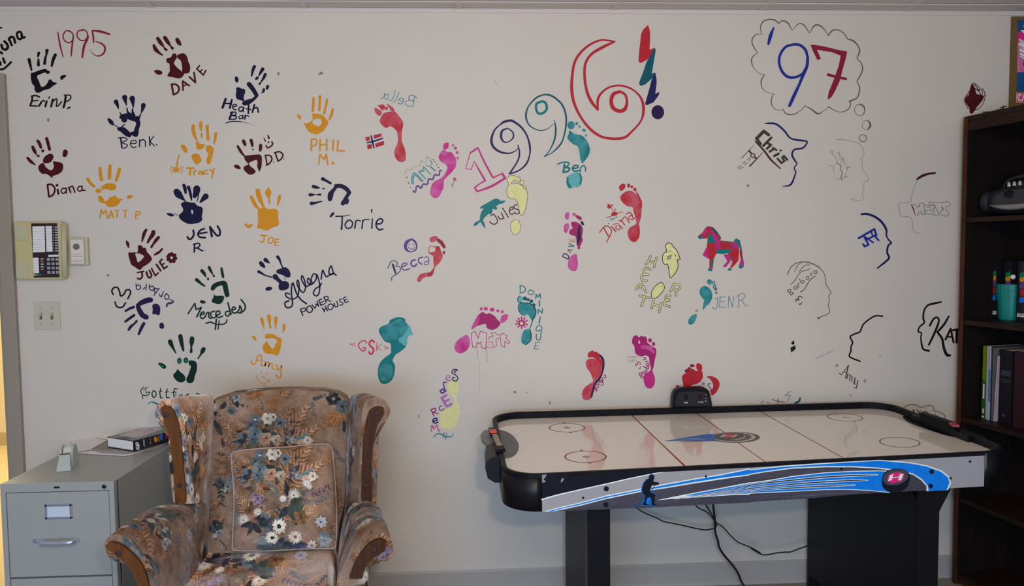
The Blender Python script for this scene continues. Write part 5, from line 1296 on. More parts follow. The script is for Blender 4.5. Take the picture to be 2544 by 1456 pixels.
M_FAB = fabmat('floral_velvet', 1.08); M_FAB2 = fabmat('floral_velvet_light', 1.45, 0.3); M_FAB3 = fabmat('floral_velvet_lit_wing', 2.2, 0.6)  # M_FAB3: same velvet, the left wing's bright highlight put into its colour
def gridobj(name, P, UV, mt, parent, closed_u=False, label=None, **kw):
    """P (n,m,3) world points, UV (n,m,2) pattern coordinates"""
    n, m_ = P.shape[:2]; off = np.array(org(parent)) if parent is not None else np.array(kw.get('origin', (0, 0, 0)))
    V = (P-off).reshape(-1, 3); idx = np.arange(n*m_).reshape(n, m_)
    if closed_u: q = np.stack([idx[:, :], np.roll(idx, -1, 1)], -1); a = q[:-1, :, 0]; b = q[:-1, :, 1]; c = q[1:, :, 1]; d = q[1:, :, 0]
    else: a = idx[:-1, :-1]; b = idx[:-1, 1:]; c = idx[1:, 1:]; d = idx[1:, :-1]
    Fq = np.stack([a, b, c, d], -1).reshape(-1, 4); nf = len(Fq)
    me = bpy.data.meshes.new(name); me.vertices.add(len(V)); me.vertices.foreach_set('co', V.ravel().astype(np.float32))
    me.loops.add(nf*4); me.loops.foreach_set('vertex_index', Fq.ravel().astype(np.int32)); me.polygons.add(nf)
    me.polygons.foreach_set('loop_start', np.arange(0, nf*4, 4, dtype=np.int32)); me.polygons.foreach_set('loop_total', np.full(nf, 4, np.int32)); me.polygons.foreach_set('use_smooth', np.ones(nf, bool))
    me.update(calc_edges=True); me.validate()
    if UV is not None:
        ca = me.color_attributes.new('print', 'FLOAT_COLOR', 'POINT'); cc = lookup(UV[..., 0].ravel(), UV[..., 1].ravel()); ca.data.foreach_set('color', np.concatenate([cc, np.ones((len(cc), 1))], 1).ravel().astype(np.float32))
    me.materials.append(mt); o = bpy.data.objects.new(name, me); COL.objects.link(o)
    if parent is not None: o.parent = parent
    elif 'origin' in kw: o.location = kw['origin']
    return props(o, label, kw.get('cat'), kw.get('group'), None)
# ------------------------------------------------------------------ armchair frame of reference
TH = math.radians(7.5); FD = np.array([math.sin(TH), -math.cos(TH), 0.0]); UD = np.array([math.cos(TH), math.sin(TH), 0.0])
c0 = hit(690, 1370, 1, -0.50); CO = np.array([c0[0], c0[1], 0.0])
def CH_(x, y, w, s=1.0):
    """photograph outline point (crop of the chair) on the chair's own upright plane w metres in front of the back"""
    return hitp(240+x/2.8218, 940+y/2.8218, CO+FD*w, FD)
def L2(u, w, z): return CO+UD*u+FD*w+np.array([0, 0, z])
ac = empty('wing_armchair', tuple(L2(0, 0.2, 0)), 'floral velvet wing armchair with dark wooden arm and wing fronts', 'armchair')
def resample(pts, n):
    P = np.array(pts, float); d = np.r_[0, np.cumsum(np.linalg.norm(np.diff(P, axis=0), axis=1))]; t = np.linspace(0, d[-1], n)
    return np.stack([np.interp(t, d, P[:, k]) for k in range(P.shape[1])], 1)
def loft(name, secs, ns, nt, uvo, mt, parent, bulge=None, uvs=700.0, label=None, flip=False):
    """secs: list of (list of world points); smooth curve through each, resampled; linear in depth"""
    S_ = [resample(np.array(catmull(s, False, 6)), ns) for s in secs]; S_ = np.array(S_)
    ts = np.linspace(0, len(secs)-1, nt); P = np.zeros((nt, ns, 3))
    for i, t in enumerate(ts):
        k = min(int(t), len(secs)-2); f = t-k; P[i] = S_[k]*(1-f)+S_[k+1]*f
    al = np.r_[0, np.cumsum(np.linalg.norm(np.diff(P[nt//2], axis=0), axis=1))]; dl = np.r_[0, np.cumsum(np.linalg.norm(np.diff(P[:, ns//2], axis=0), axis=1))]
    if bulge is not None: P = bulge(P)
    UV = np.zeros((nt, ns, 2)); UV[..., 0] = uvo[0]+(dl[:, None] if flip else al[None, :])*uvs; UV[..., 1] = uvo[1]+(al[None, :] if flip else dl[:, None])*uvs
    o = gridobj(name, P, UV, mt, parent, label=label)
    # close the two ends with fans of the same cloth
    for i in (0, nt-1):
        E_ = P[i]; c = E_.mean(0); k = 14; G = np.array([E_*(1-j/k*0.999)+c*(j/k*0.999) for j in range(k+1)])
        U2 = np.zeros((k+1, ns, 2)); U2[..., 0] = uvo[0]+400+(G-c)@UD*uvs; U2[..., 1] = uvo[1]+200-(G-c)[..., 2]*uvs
        Gc = np.concatenate([G, G[:, :1]], 1); Uc = np.concatenate([U2, U2[:, :1]], 1)
        gridobj('end_cover', Gc, Uc, mt, o)
    return o
# back panel
def backpanel():
    n, m_ = 300, 260
    lx = np.array([(0.0, 790), (0.20, 785), (0.32, 792), (0.55, 806), (0.82, 812), (1.0, 806)]); rx = np.array([(0.0, 1690), (0.2, 1702), (0.34, 1738), (0.6, 1746), (0.8, 1760), (1.0, 1768)])
    ty = np.array([(0.0, 178), (0.03, 155), (0.16, 112), (0.4, 88), (0.62, 80), (0.82, 90), (0.93, 112), (0.985, 145), (1.0, 180)])
    s = np.linspace(0, 1, m_); t = np.linspace(0, 1, n); P = np.zeros((n, m_, 3)); UV = np.zeros((n, m_, 2))
    for i, ti in enumerate(t):
        xl = np.interp(ti, lx[:, 0], lx[:, 1]); xr = np.interp(ti, rx[:, 0], rx[:, 1])
        for j, sj in enumerate(s):
            x = xl+(xr-xl)*sj; yb = 1225; yt = np.interp(sj, ty[:, 0], ty[:, 1]); y = yb+(yt-yb)*ti
            edge = (1-(2*sj-1)**6)*(1-max(0, (ti-0.75)/0.25)**3)
            w = 0.0-0.10*ti+0.03*edge+0.010*math.sin(math.pi*sj)
            P[i, j] = CH_(x, y, w); UV[i, j] = ((x/2.8218-240.0), (y/2.8218-20.0))
    return P, UV
P, UV = backpanel()
bp_ = gridobj('back_panel', P, UV, M_FAB, ac)
# rear shell of the back, top roll included
top = P[-1]; rear = [top, top+FD*-0.03+np.array([0, 0, 0.006]), top-FD*0.08+np.array([0, 0, 0.0]), top-FD*0.10-np.array([0, 0, 0.03])]
low = P[0].copy(); low[:, 2] = 0.2; rear.append(low-FD*0.12)
R5 = np.array([resample(r, 200) for r in rear]); Rk = np.array([[np.interp(t, range(5), R5[:, j, k]) for k in range(3)] for t in np.linspace(0, 4, 60) for j in range(200)]).reshape(60, 200, 3)
UVr = np.zeros((60, 200, 2)); UVr[..., 0] = np.linspace(20, 380, 200)[None]; UVr[..., 1] = 640+np.linspace(0, 300, 60)[:, None]
gridobj('back_cover', Rk, UVr, M_FAB, ac)
# wings
lwf = [(540, 880), (520, 700), (510, 560), (505, 420), (490, 340), (452, 322), (418, 290), (410, 235), (430, 185), (480, 152), (530, 158), (575, 190), (602, 260), (618, 340), (632, 450), (642, 600), (660, 880)]
lwm = [(590, 880), (570, 700), (560, 560), (550, 420), (540, 330), (510, 300), (480, 250), (490, 190), (530, 145), (590, 124), (650, 126), (690, 160), (705, 250), (712, 340), (715, 450), (715, 600), (720, 880)]
lwr = [(660, 880), (640, 700), (630, 560), (620, 420), (610, 300), (610, 220), (630, 160), (670, 130), (720, 114), (775, 112), (815, 128), (822, 180), (822, 260), (820, 340), (816, 450), (808, 640), (788, 880)]
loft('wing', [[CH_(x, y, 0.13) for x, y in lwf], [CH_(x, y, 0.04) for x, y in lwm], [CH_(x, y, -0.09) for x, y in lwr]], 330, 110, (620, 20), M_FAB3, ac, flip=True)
rwf = [(1962, 880), (1968, 720), (1975, 560), (1978, 400), (1985, 330), (2030, 296), (2056, 250), (2055, 210), (2025, 158), (1960, 130), (1905, 150), (1870, 200), (1858, 290), (1850, 400), (1845, 500), (1842, 650), (1840, 880)]
rwm = [(1930, 880), (1935, 720), (1940, 560), (1942, 400), (1950, 310), (1975, 260), (1990, 210), (1975, 160), (1940, 120), (1880, 104), (1840, 118), (1812, 170), (1805, 290), (1800, 400), (1795, 500), (1790, 650), (1785, 880)]
rwr = [(1900, 880), (1905, 720), (1905, 560), (1905, 420), (1900, 300), (1900, 200), (1895, 145), (1880, 115), (1850, 102), (1815, 110), (1782, 132), (1764, 175), (1758, 290), (1754, 400), (1746, 500), (1742, 650), (1730, 880)]
loft('wing', [[CH_(x, y, 0.13) for x, y in rwf], [CH_(x, y, 0.05) for x, y in rwm], [CH_(x, y, -0.09) for x, y in rwr]], 330, 90, (560, 420), M_FAB, ac, flip=True)
# arms
laf = [(320, 1620), (300, 1480), (272, 1410), (242, 1350), (205, 1303), (150, 1290), (92, 1262), (66, 1210), (58, 1155), (85, 1112), (140, 1090), (200, 1112), (262, 1158), (322, 1225), (372, 1300), (412, 1380), (440, 1500), (450, 1620)]
lar = [(560, 1420), (540, 1400), (520, 1340), (500, 1290), (470, 1220), (440, 1150), (425, 1050), (435, 960), (470, 905), (530, 872), (600, 856), (660, 852), (720, 856), (765, 885), (782, 960), (785, 1060), (782, 1150), (775, 1290)]
def armb(P):
    n, m_ = P.shape[:2]
    for i in range(n): P[i, :, 2] += 0.018*math.sin(math.pi*i/(n-1))*np.clip(np.sin(np.linspace(0, math.pi, m_)), 0, 1)**2
    return P
loft('arm', [[CH_(x, y, 0.52) for x, y in laf], [CH_(x, y, 0.02) for x, y in lar]], 300, 230, (860, 590), M_FAB, ac, armb)
raf = [(1890, 1620), (1900, 1480), (1900, 1390), (1905, 1325), (1960, 1302), (2040, 1276), (2076, 1235), (2078, 1180), (2055, 1110), (2000, 1082), (1930, 1096), (1860, 1146), (1800, 1215), (1750, 1290), (1715, 1355), (1690, 1420), (1680, 1500), (1680, 1620)]
rar = [(1890, 1420), (1905, 1380), (1925, 1300), (1940, 1200), (1955, 1110), (1964, 1040), (1970, 980), (1970, 930), (1962, 885), (1930, 857), (1870, 846), (1805, 852), (1760, 872), (1738, 930), (1722, 1010), (1705, 1100), (1698, 1180), (1695, 1290)]
loft('arm', [[CH_(x, y, 0.52) for x, y in raf], [CH_(x, y, 0.02) for x, y in rar]], 300, 200, (1050, 640), M_FAB, ac, armb)
# wooden fronts with bolt plugs
m_wood = woodmat('arm_wood', (92, 54, 20), (70, 40, 16), rough=0.55, axis='Z')
m_wood2 = woodmat('arm_wood_shaded', (66, 38, 22), (48, 28, 17), rough=0.55, axis='Z')  # same wood for the right fronts, their shade painted as a darker colour
for _m in (m_wood, m_wood2): _m.node_tree.nodes['Principled BSDF'].inputs['Specular IOR Level'].default_value = 0.15
m_plug = mat('wood_plug', (44, 30, 22), rough=0.5)
def strip(pts, w, mt, plugs):
    p = catmull(pts, True, 5); o = MB().prism([CH_(x, y, w) for x, y in p], FD*0.014, 0, False).build('wooden_front', mt, ac, bevel=0.003)
    for x, y in plugs: MB().lathe(CH_(x, y, w)+FD*0.0135, [(0.0085, 0), (0.0085, 0.0015), (0.006, 0.0022)], axis=FD, n=20).build('bolt_plug', m_plug, o)
strip([(455, 212), (466, 196), (495, 190), (528, 203), (552, 235), (572, 290), (588, 350), (600, 450), (612, 600), (628, 760), (630, 862), (595, 862), (560, 862), (553, 760), (545, 640), (530, 500), (510, 380), (480, 290), (462, 245)], 0.128, m_wood, [(495, 250), (588, 740)])
strip([(2012, 212), (2000, 198), (1968, 194), (1930, 208), (1905, 238), (1885, 310), (1870, 420), (1862, 560), (1858, 700), (1856, 842), (1895, 846), (1930, 844), (1927, 700), (1930, 560), (1938, 470), (1950, 390), (1970, 320), (2000, 270), (2013, 235)], 0.128, m_wood2, [(1963, 240), (1888, 742)])
strip([(78, 1160), (92, 1144), (125, 1140), (165, 1150), (230, 1192), (300, 1262), (345, 1340), (372, 1440), (380, 1560), (350, 1570), (325, 1560), (312, 1460), (290, 1395), (255, 1335), (200, 1270), (135, 1222), (92, 1185)], 0.52, m_wood, [(165, 1213)])
strip([(2030, 1145), (2015, 1126), (1980, 1120), (1930, 1135), (1880, 1180), (1838, 1235), (1803, 1300), (1785, 1350), (1775, 1386), (1815, 1390), (1862, 1386), (1872, 1340), (1895, 1292), (1940, 1245), (1995, 1212), (2025, 1185)], 0.52, m_wood2, [(1947, 1192)])
# seat cushion: top follows the photograph's outline on a horizontal plane
def seat():
    n, m_ = 260, 280; t = np.linspace(0, 1, n); s = np.linspace(0, 1, m_); P = np.zeros((n, m_, 3))
    zs = 0.41
    a = [hit(240+x/2.8218, 940+y/2.8218, 2, zs) for x, y in ((715, 1216), (600, 1350), (500, 1470))]; b = [hit(240+x/2.8218, 940+y/2.8218, 2, zs) for x, y in ((1672, 1212), (1668, 1300), (1664, 1400))]
    lu = lambda p: ((p-CO)@UD, (p-CO)@FD)
    ua = [lu(p) for p in a]; ub = [lu(p) for p in b]
    U0 = min(u for u, _ in ua[1:]); U1 = np.mean([u for u, _ in ub]); w0 = -0.02
    wE = 0.545; wF = 0.66
    for i, ti in enumerate(t):
        w = w0+(wF-w0)*ti; l0 = np.interp(w, [ua[0][1], ua[2][1]], [ua[0][0], ua[2][0]]); r0 = U1
        ext = 0.0 if w < wE else 0.13*min(1, (w-wE)/0.02)
        l0 -= ext; r0 += ext
        for j, sj in enumerate(s):
            u = l0+(r0-l0)*sj; ed = min(1, (1-abs(2*sj-1))*14)**0.5*min(1, (1-ti)*16+0.0)**0.5
            P[i, j] = L2(u, w, zs-0.035+0.045*ed+0.012*math.sin(math.pi*sj)*math.sin(math.pi*ti))
    return P, (U0, U1)
P, (U0, U1) = seat()
UV = np.zeros(P.shape[:2]+(2,)); loc = P-CO; UV[..., 0] = 250+(loc@UD)*620; UV[..., 1] = 1180-(loc@FD)*330
M_FAB4 = fabmat('floral_velvet_lit_seat', 2.7, 0.9)  # same velvet again; high gain paints the seat's highlights into the colour
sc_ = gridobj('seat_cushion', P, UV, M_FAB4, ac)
# cushion sides and underside
ring = np.concatenate([P[:, 0], P[-1, 1:], P[::-1, -1][1:], P[0, ::-1][1:]]); R2 = ring.copy(); R2[:, 2] = 0.29; cen = ring.mean(0)
Rm = (ring+R2)/2; out = Rm-cen; out[:, 2] = 0; out /= np.linalg.norm(out, axis=1)[:, None]; Rm = Rm+out*0.01
K_ = 30; G = np.array([ring*(1-t)**2+2*Rm*t*(1-t)+R2*t*t for t in np.linspace(0, 1, K_)]); UVs = np.zeros((K_, len(ring), 2)); UVs[..., 0] = 100+np.arange(len(ring))[None]*1.2; UVs[..., 1] = 900+np.arange(K_)[:, None]*3
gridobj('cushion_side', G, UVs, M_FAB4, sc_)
m = MB(); m.box((0, 0, 0), (1, 1, 1)); 
m = MB().obox(L2(U0-0.03, -0.05, 0.13), UD*(U1-U0+0.06), FD*0.58, up*0.16, 0, 0.01); m.build('seat_base', mat('base_cloth', (128, 104, 84), rough=0.9), ac)
m = MB().obox(L2(U0-0.12, 0.565, 0.13), UD*(U1-U0+0.24), FD*0.03, up*0.155, 0, 0.01); m.build('front_rail', mat('base_cloth', (0, 0, 0)), ac)
for u in (U0-0.02, U1-0.03):
    for w in (0.0, 0.5): MB().obox(L2(u, w, 0.0), UD*0.05, FD*0.05, up*0.135, 0, 0.004).build('leg', m_wood2, ac)
# ------------------------------------------------------------------ loose cushion on the chair
def throw():
    n = 260
    Tp = [(948, 535), (985, 510), (1200, 490), (1350, 482), (1500, 466), (1600, 462), (1640, 480), (1656, 520)]
    Bt = [(952, 1200), (1000, 1206), (1200, 1208), (1350, 1200), (1450, 1194), (1560, 1192), (1640, 1192), (1672, 1188)]
    Lf = [(952, 1200), (956, 1100), (966, 900), (960, 750), (950, 620), (948, 535)]; Rt = [(1672, 1188), (1682, 1050), (1676, 850), (1668, 700), (1662, 600), (1656, 520)]
    T_, B_, L_, R_ = [resample(np.array(catmull(c, False, 6)), n) for c in (Tp, Bt, Lf, Rt)]
    s = np.linspace(0, 1, n)[None, :, None]; t = np.linspace(0, 1, n)[:, None, None]
    C = (1-t)*B_[None]+t*T_[None]+(1-s)*L_[:, None]+s*R_[:, None]-((1-s)*(1-t)*B_[0]+s*(1-t)*B_[-1]+(1-s)*t*T_[0]+s*t*T_[-1])
    P = np.zeros((n, n, 3)); Pb = np.zeros((n, n, 3))
    for i in range(n):
        for j in range(n):
            a = i/(n-1); b = j/(n-1); e = (max(0, 1-(2*a-1)**4)*max(0, 1-(2*b-1)**4))**0.55
            but = math.exp(-(((C[i, j, 0]-1307)/90)**2+((C[i, j, 1]-843)/90)**2))
            w0 = 0.085-0.085*a; th = 0.055*e
            P[i, j] = CH_(C[i, j, 0], C[i, j, 1], w0+th-0.018*but)
            if i % 6 == 0 and j % 6 == 0: Pb[i//6, j//6] = CH_(C[i, j, 0], C[i, j, 1], w0-0.03*e)
    return C, P, Pb[:44, :44]
C, P, Pb = throw()
co = L2(0, 0.08, 0.42)
UV = np.stack([C[..., 0]/2.8218-240-12, C[..., 1]/2.8218-20-89], -1)
pc = empty('throw_pillow', tuple(P[0, 130]), 'square floral velvet throw pillow leaning on the armchair back', 'cushion')
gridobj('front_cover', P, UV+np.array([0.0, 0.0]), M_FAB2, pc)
gridobj('back_cover', Pb, np.zeros(Pb.shape[:2]+(2,))+600, M_FAB, pc)
ring = np.concatenate([P[:, 0][::5], P[-1][::5], P[::-1, -1][::5], P[0, ::-1][::5]])
MB().tube(ring, 0.0034, n=8, closed=True).build('piping', mat('piping_cord', (150, 136, 120), rough=0.8), pc)
b0 = P[140, 125]; b0 = CH_(1307, 843, 0.085-0.085*0.5+0.055-0.016)
MB().lathe(b0-FD*0.004, [(0.004, 0), (0.012, 0.003), (0.0125, 0.007), (0.009, 0.010), (0.002, 0.011)], axis=FD, n=24).build('button', mat('button_cloth', (196, 188, 172), rough=0.5), pc)
# ------------------------------------------------------------------ air hockey table
ZR, ZS = 0.80, 0.774
FL, FR, BR, BL = [np.array(p) for p in ((0.078, -0.962), (1.765, -0.822), (1.765, -0.030), (0.062, -0.088))]
TLx, TLy = 1.69, 0.84
def TP(x, y, z):
    s, t = x/TLx, y/TLy; p = (FL*(1-s)+FR*s)*(1-t)+(BL*(1-s)+BR*s)*t; return np.array([p[0], p[1], z])
def rrect(off, r, k=10):
    """rounded rectangle inset by off; returns points and segment tags starting at front left corner end"""
    x0, y0, x1, y1 = off, off, TLx-off, TLy-off; r = max(0.01, r-off); out = []
    for cx, cy, a0 in ((x1-r, y0+r, -90), (x1-r, y1-r, 0), (x0+r, y1-r, 90), (x0+r, y0+r, 180)):
        for i in range(k+1): a = math.radians(a0+90*i/k); out.append((cx+r*math.cos(a), cy+r*math.sin(a)))
    return out
zb = hitp(1345, 1271, [FL[0], FL[1], 0], [0.083, -1, 0])[2]
m_tblk = mat('table_black', (13, 13, 17), rough=0.4, spec=0.3, noise=0.2, nscale=15)
m_rail = mat('rail_black', (10, 10, 13), rough=0.5, spec=0.15, c2=(20, 20, 24), nscale=50)
m_field = mat('playfield', (205, 193, 172), rough=0.07, spec=0.5, coat=0.1)
at = empty('air_hockey_table', tuple(TP(TLx/2, TLy/2, 0)), 'air hockey table with cream playfield and blue swoosh side panel', 'games table')
O_ = rrect(0.0, 0.115); I_ = rrect(0.013, 0.115); N = len(O_); k = 11
def seg(a, b):  # inclusive indices around
    out = []; i = a
    while True:
        out.append(i % N)
        if i % N == b % N: break
        i += 1
    return out
def wallseg(name, ids, mt, label=None, zt=ZR-0.004):
    m = MB(); n = len(ids)
    for ring, zz in ((O_, (zb, zt)), (I_, (zb, zt))): pass
    vs = [TP(*O_[i], zb) for i in ids]+[TP(*O_[i], zt) for i in ids]+[TP(*I_[i], zt) for i in ids]+[TP(*I_[i], zb) for i in ids]
    fs = []
    for q in range(4):
        for i in range(n-1): fs.append([q*n+i, q*n+i+1, ((q+1) % 4)*n+i+1, ((q+1) % 4)*n+i])
    fs += [[0, n, 2*n, 3*n], [n-1, 2*n-1, 3*n-1, 4*n-1]]
    m.add(vs, fs, 0, 'corner' in name); return m.build(name, mt, at, label)
fp_ = wallseg('side_panel', seg(4*k-1, 0), mat('panel_silver', (134, 130, 126), rough=0.4), 'front side panel with blue and grey swoosh print')
for c in range(4): wallseg('corner_panel', seg(c*k, c*k+k-1), m_tblk)
wallseg('end_panel', seg(k-1, k), m_tblk); wallseg('side_panel', seg(2*k-1, 2*k), m_tblk); wallseg('end_panel', seg(3*k-1, 3*k), m_tblk)
# top rail: a rounded cap running all round
m = MB(); n = N; prof = [(-0.0015, ZR-0.012), (-0.0015, ZR-0.003), (0.0015, ZR), (0.011, ZR), (0.015, ZR-0.003), (0.015, ZS-0.004)]
rings = []
for off, z in prof: rr = rrect(off, 0.115); rings.append([TP(*p, z) for p in rr])
vs = [p for r_ in rings for p in r_]; fs = [[q*n+i, q*n+(i+1) % n, (q+1)*n+(i+1) % n, (q+1)*n+i] for q in range(len(prof)-1) for i in range(n)]
m.add(vs, fs); m.build('rail', m_rail, at)
sf = rrect(0.014, 0.115); top_ = [Vector(TP(*p, ZS)) for p in sf]
PF = MB().prism(top_, (0, 0, -0.02)).build('playfield', m_field, at)
MB().prism([Vector(TP(*p, ZS-0.022)) for p in sf], (0, 0, -0.02)).build('underside', m_tblk, at)
# printed playfield
g = Art(lambda x, y: hit(x, y, 2, ZS), (0, 0, 1), 0.0003)
def ringm(g, cx, cy, rx, ry, w, c, crop, tilt=0.0):
    ox, oy, s = crop; k = 48; A_ = []; B_ = []
    for i in range(k+1):
        t = 2*math.pi*i/k; f = 1-w/rx; X = rx*math.cos(t); Y = ry*math.sin(t)+tilt*X
        A_.append((ox+(cx+X)/s, oy+(cy+Y)/s)); B_.append((ox+(cx+X*f)/s, oy+(cy+Y*f)/s))
    g.put(A_+B_, [[i, i+1, k+2+i, k+1+i] for i in range(k)], c)
PAINT.update(fline=(140, 48, 44), fcirc=(124, 84, 70), logogrey=(92, 84, 72), logodark=(70, 74, 72), logoblue=(52, 96, 160), logored=(176, 60, 60))
g.run("T 132,370,14 500,725,14 920,1125,24\nT 1020,340,9 1445,638,9; 1640,782,9 2048,1068,9", 'fline', CROPS['m'])
g.run("T 92,535,8 700,875,8 1352,1240,10", 'fcirc', CROPS['e'])
ringm(g, 1338, 655, 252, 54, 16, 'fcirc', CROPS['e'], 0.06); ringm(g, 1040, 377, 208, 50, 14, 'fcirc', CROPS['n']); ringm(g, 1250, 705, 240, 68, 18, 'fline', CROPS['n'])
ringm(g, 185, 866, 375, 92, 26, 'fcirc', (2210, 980, 7.28), 0.05)
g.run("L 8 1190,600 1225,602; 8 1455,708 1485,714; 6 1300,652 1380,656", 'fcirc', CROPS['e']); g.run("L 10 995,322 1018,324; 10 1065,430 1090,432; 10 1192,632 1215,634; 14 1282,772 1308,776", 'fcirc', CROPS['n'])
g.run("F 1000,372 1040,364 1080,378 1045,388\nF 1210,704 1255,694 1300,706 1255,718", 'grey', CROPS['n'])
g.run("P 405,1075 405,1075 406,1075", 'grey', CROPS['m'])
g.run("""E 1600,710 352 76
+
c pale
E 1583,708 310 68
+
c logogrey
E 1565,706 268 60
+
c logodark
F 1300,700 1400,660 1560,650 1700,665 1720,700 1640,735 1480,745 1350,725
c pale
T 1730,680,6 1735,705,14 1660,735,12 1540,748,4
+
c logored
E 1520,690 112 31
+
c pale
P 1385,705 1450,672 1478,676 1425,712
P 1555,708 1620,668 1648,672 1590,712
L 6 1430,693 1590,690
c logoblue
P 610,762 750,742 900,714 1100,685 1230,665 1340,668 1295,695 1310,730 1370,762 1250,762 1120,752
P 1120,752 1250,762 1060,768 820,770 1000,756
c pale
+
T 780,745,2 1000,728,6 1180,728,3
T 880,757,2 1050,745,5 1200,745,3""", 'logogrey', CROPS['m'])
g.run("""c fieldgrey
F 1250,1160 1240,1145 1205,1135 1180,1135""", 'fieldgrey', (0, 0, 1)) if False else None
g.done('printed_field', PF, 'red lines, circles and comet emblem printed on the field')
# creases in front of the goals
g = Art(lambda x, y: hit(x, y, 2, ZS), (0, 0, 1), 0.0004)
g.run("F 260,480 330,488 400,500 500,530 600,590 680,680 722,780 700,890 640,960 560,1000 450,1018 420,1000 380,850 320,680", 'fieldgrey', (1190, 1000, 7.28)); g.done('goal_crease', PF, 'dark grey half-round crease at the left goal')
g.run("F 250,395 240,420 330,500 500,570 700,640 900,705 1100,758 1300,790 1440,795 1200,640 900,520 500,380 320,372", 'black', CROPS['r']); g.done('goal_crease', PF, 'dark grey half-round crease at the right goal')
# printed side panel
pn = np.array([(FR-FL)[1], -(FR-FL)[0], 0]); pn = pn/np.linalg.norm(pn)
p0 = TP(TLx/2, -0.0005, 0)
g = Art(lambda x, y: hitp(x, y, p0, pn), pn, 0.0006)
PAINT.update(stripe=(58, 56, 62), stripel=(80, 78, 86), border=(196, 206, 212))
g.run("""P 196,243 600,230 1000,224 1400,218 1490,216 1300,250 1100,292 870,345 600,402 400,452 196,508
c border
T 196,512,14 400,456,14 870,350,12 1100,297,12 1350,245,10 1510,216,6
c stripe
+
P 300,637 420,608 600,568 870,498 1240,425 1500,385 1800,335 2100,285 2400,248 2400,545 1900,568 1300,600 900,614""", 'pblack', CROPS['p'])
g.run("""P 0,286 149,268 400,238 700,222 950,222 1200,236 1400,262 1520,295 1600,345 1645,405 1648,440 1300,458 900,482 550,515 -10,548
c stripel
+
""" + '\n'.join('S 4 %s' % ' '.join('%d,%d' % (x, 232+j*13+(x-800)**2*0.00009*(1 if x < 800 else 1.6)) for x in range(-20, 1200, 120)) for j in range(1, 5)) +
'\nS 4 500,492 800,462 1100,452; 4 300,520 700,476 1000,462; 3 1500,330 1560,380 1580,430; 3 1480,360 1520,400 1530,440; 4 0,500 400,470 800,445; 4 0,520 400,492 700,470', 'stripe', CROPS['q'])
g.run('\n'.join('S 4 %s' % ' '.join('%d,%d' % (x, 395+j*17+abs(2374-x)**1.45*0.0062-125) for x in range(int(560+j*90), 2400, 130)) for j in range(0, 11)), 'stripel', CROPS['p'])
# blue band
g.layer = 5
g.run("""P 205,640 400,588 600,541 870,468 1240,394 1500,343 1800,290 2100,240 2384,182 2384,258 2100,298 1800,343 1500,393 1240,432 870,508 600,578 400,622 300,640
c pblue
+
P 250,638 400,600 600,554 870,481 1240,408 1500,357 1800,303 2100,254 2384,196 2384,246 2100,282 1800,328 1500,380 1240,419 870,496 600,567 400,610 300,638""", 'border', CROPS['p'])
g.layer = 5
g.run("""P -10,247 270,213 700,185 1200,158 1350,166 1500,180 1650,208 1780,255 1850,308 1868,375 1840,436 1640,447 1640,400 1590,345 1515,295 1400,268 1200,240 950,226 700,226 400,240 149,272 -10,299
c pblue
+
P -10,256 270,226 600,202 900,183 1200,166 1350,178 1500,192 1640,219 1770,265 1838,318 1852,372 1824,438 1658,445 1655,400 1600,335 1520,284 1400,253 1200,229 950,214 700,214 400,228 149,262 -10,288""", 'border', CROPS['q'])
# comet
g.layer = 8
g.run("""P 1400,520 1600,478 1800,440 2100,385 2384,330 2384,462 2200,465 1880,487 1750,492 1600,502""", 'border', CROPS['p'])
g.run("""P -10,370 200,340 400,306 700,272 950,259 1200,254 1340,262 1300,462 1100,442 900,434 700,436 400,452 -10,470""", 'border', CROPS['q'])
g.layer = 9
g.run("""P 1700,470 1900,432 2100,396 2384,346 2384,448 2200,455 1950,470""", 'pblue', CROPS['p'])
g.run("""P -10,378 200,350 400,315 700,281 950,268 1200,262 1340,270 1300,455 1100,435 900,427 700,429 400,445 -10,462""", 'pblue', CROPS['q'])
g.layer = 10
g.run("""T 1190,295,10 1000,300,22 700,316,24 400,345,22 200,366,20 -8,392,18; 1095,345,10 900,350,22 600,366,22 300,392,20 -8,422,18; 980,390,10 700,400,22 400,416,20 200,430,16 -8,446,14""", 'border', CROPS['q'])
g.run("""T 2384,365,18 2000,440,14 1600,505,8; 2384,400,18 2000,456,14 1680,498,8; 2384,428,14 2100,460,10 1800,488,6""", 'border', CROPS['p'])
g.layer = 11
g.run("""T 1180,296,3 1000,300,11 700,316,13 400,345,12 200,366,12 -8,392,10; 1085,346,3 900,350,11 600,366,12 300,392,11 -8,422,9; 970,390,3 700,400,11 400,416,10 200,430,8 -8,446,6""", 'stripe', CROPS['q'])
g.run("""T 2384,365,11 2000,440,7 1650,496,2; 2384,400,9 2000,456,6 1750,490,2; 2384,428,6 2100,460,4 1850,484,2""", 'stripe', CROPS['p'])
# puck and bolts
g.layer = 12
g.run("""F 1230,330 1232,400 1270,440 1330,460 1400,450 1462,405 1484,340 1482,290 1440,250 1370,238 1290,252 1245,285
c dgrey
+
F 1240,345 1240,310 1290,262 1370,244 1440,256 1470,290 1460,335 1400,378 1320,392 1262,380
c pink
+
F 1280,345 1290,300 1350,272 1410,276 1432,305 1410,350 1350,368 1300,366
c white
+
P 1300,300 1335,284 1318,345 1284,352
P 1392,288 1428,284 1404,344 1376,346
L 7 1310,322 1400,314""", 'pblack', CROPS['q'])
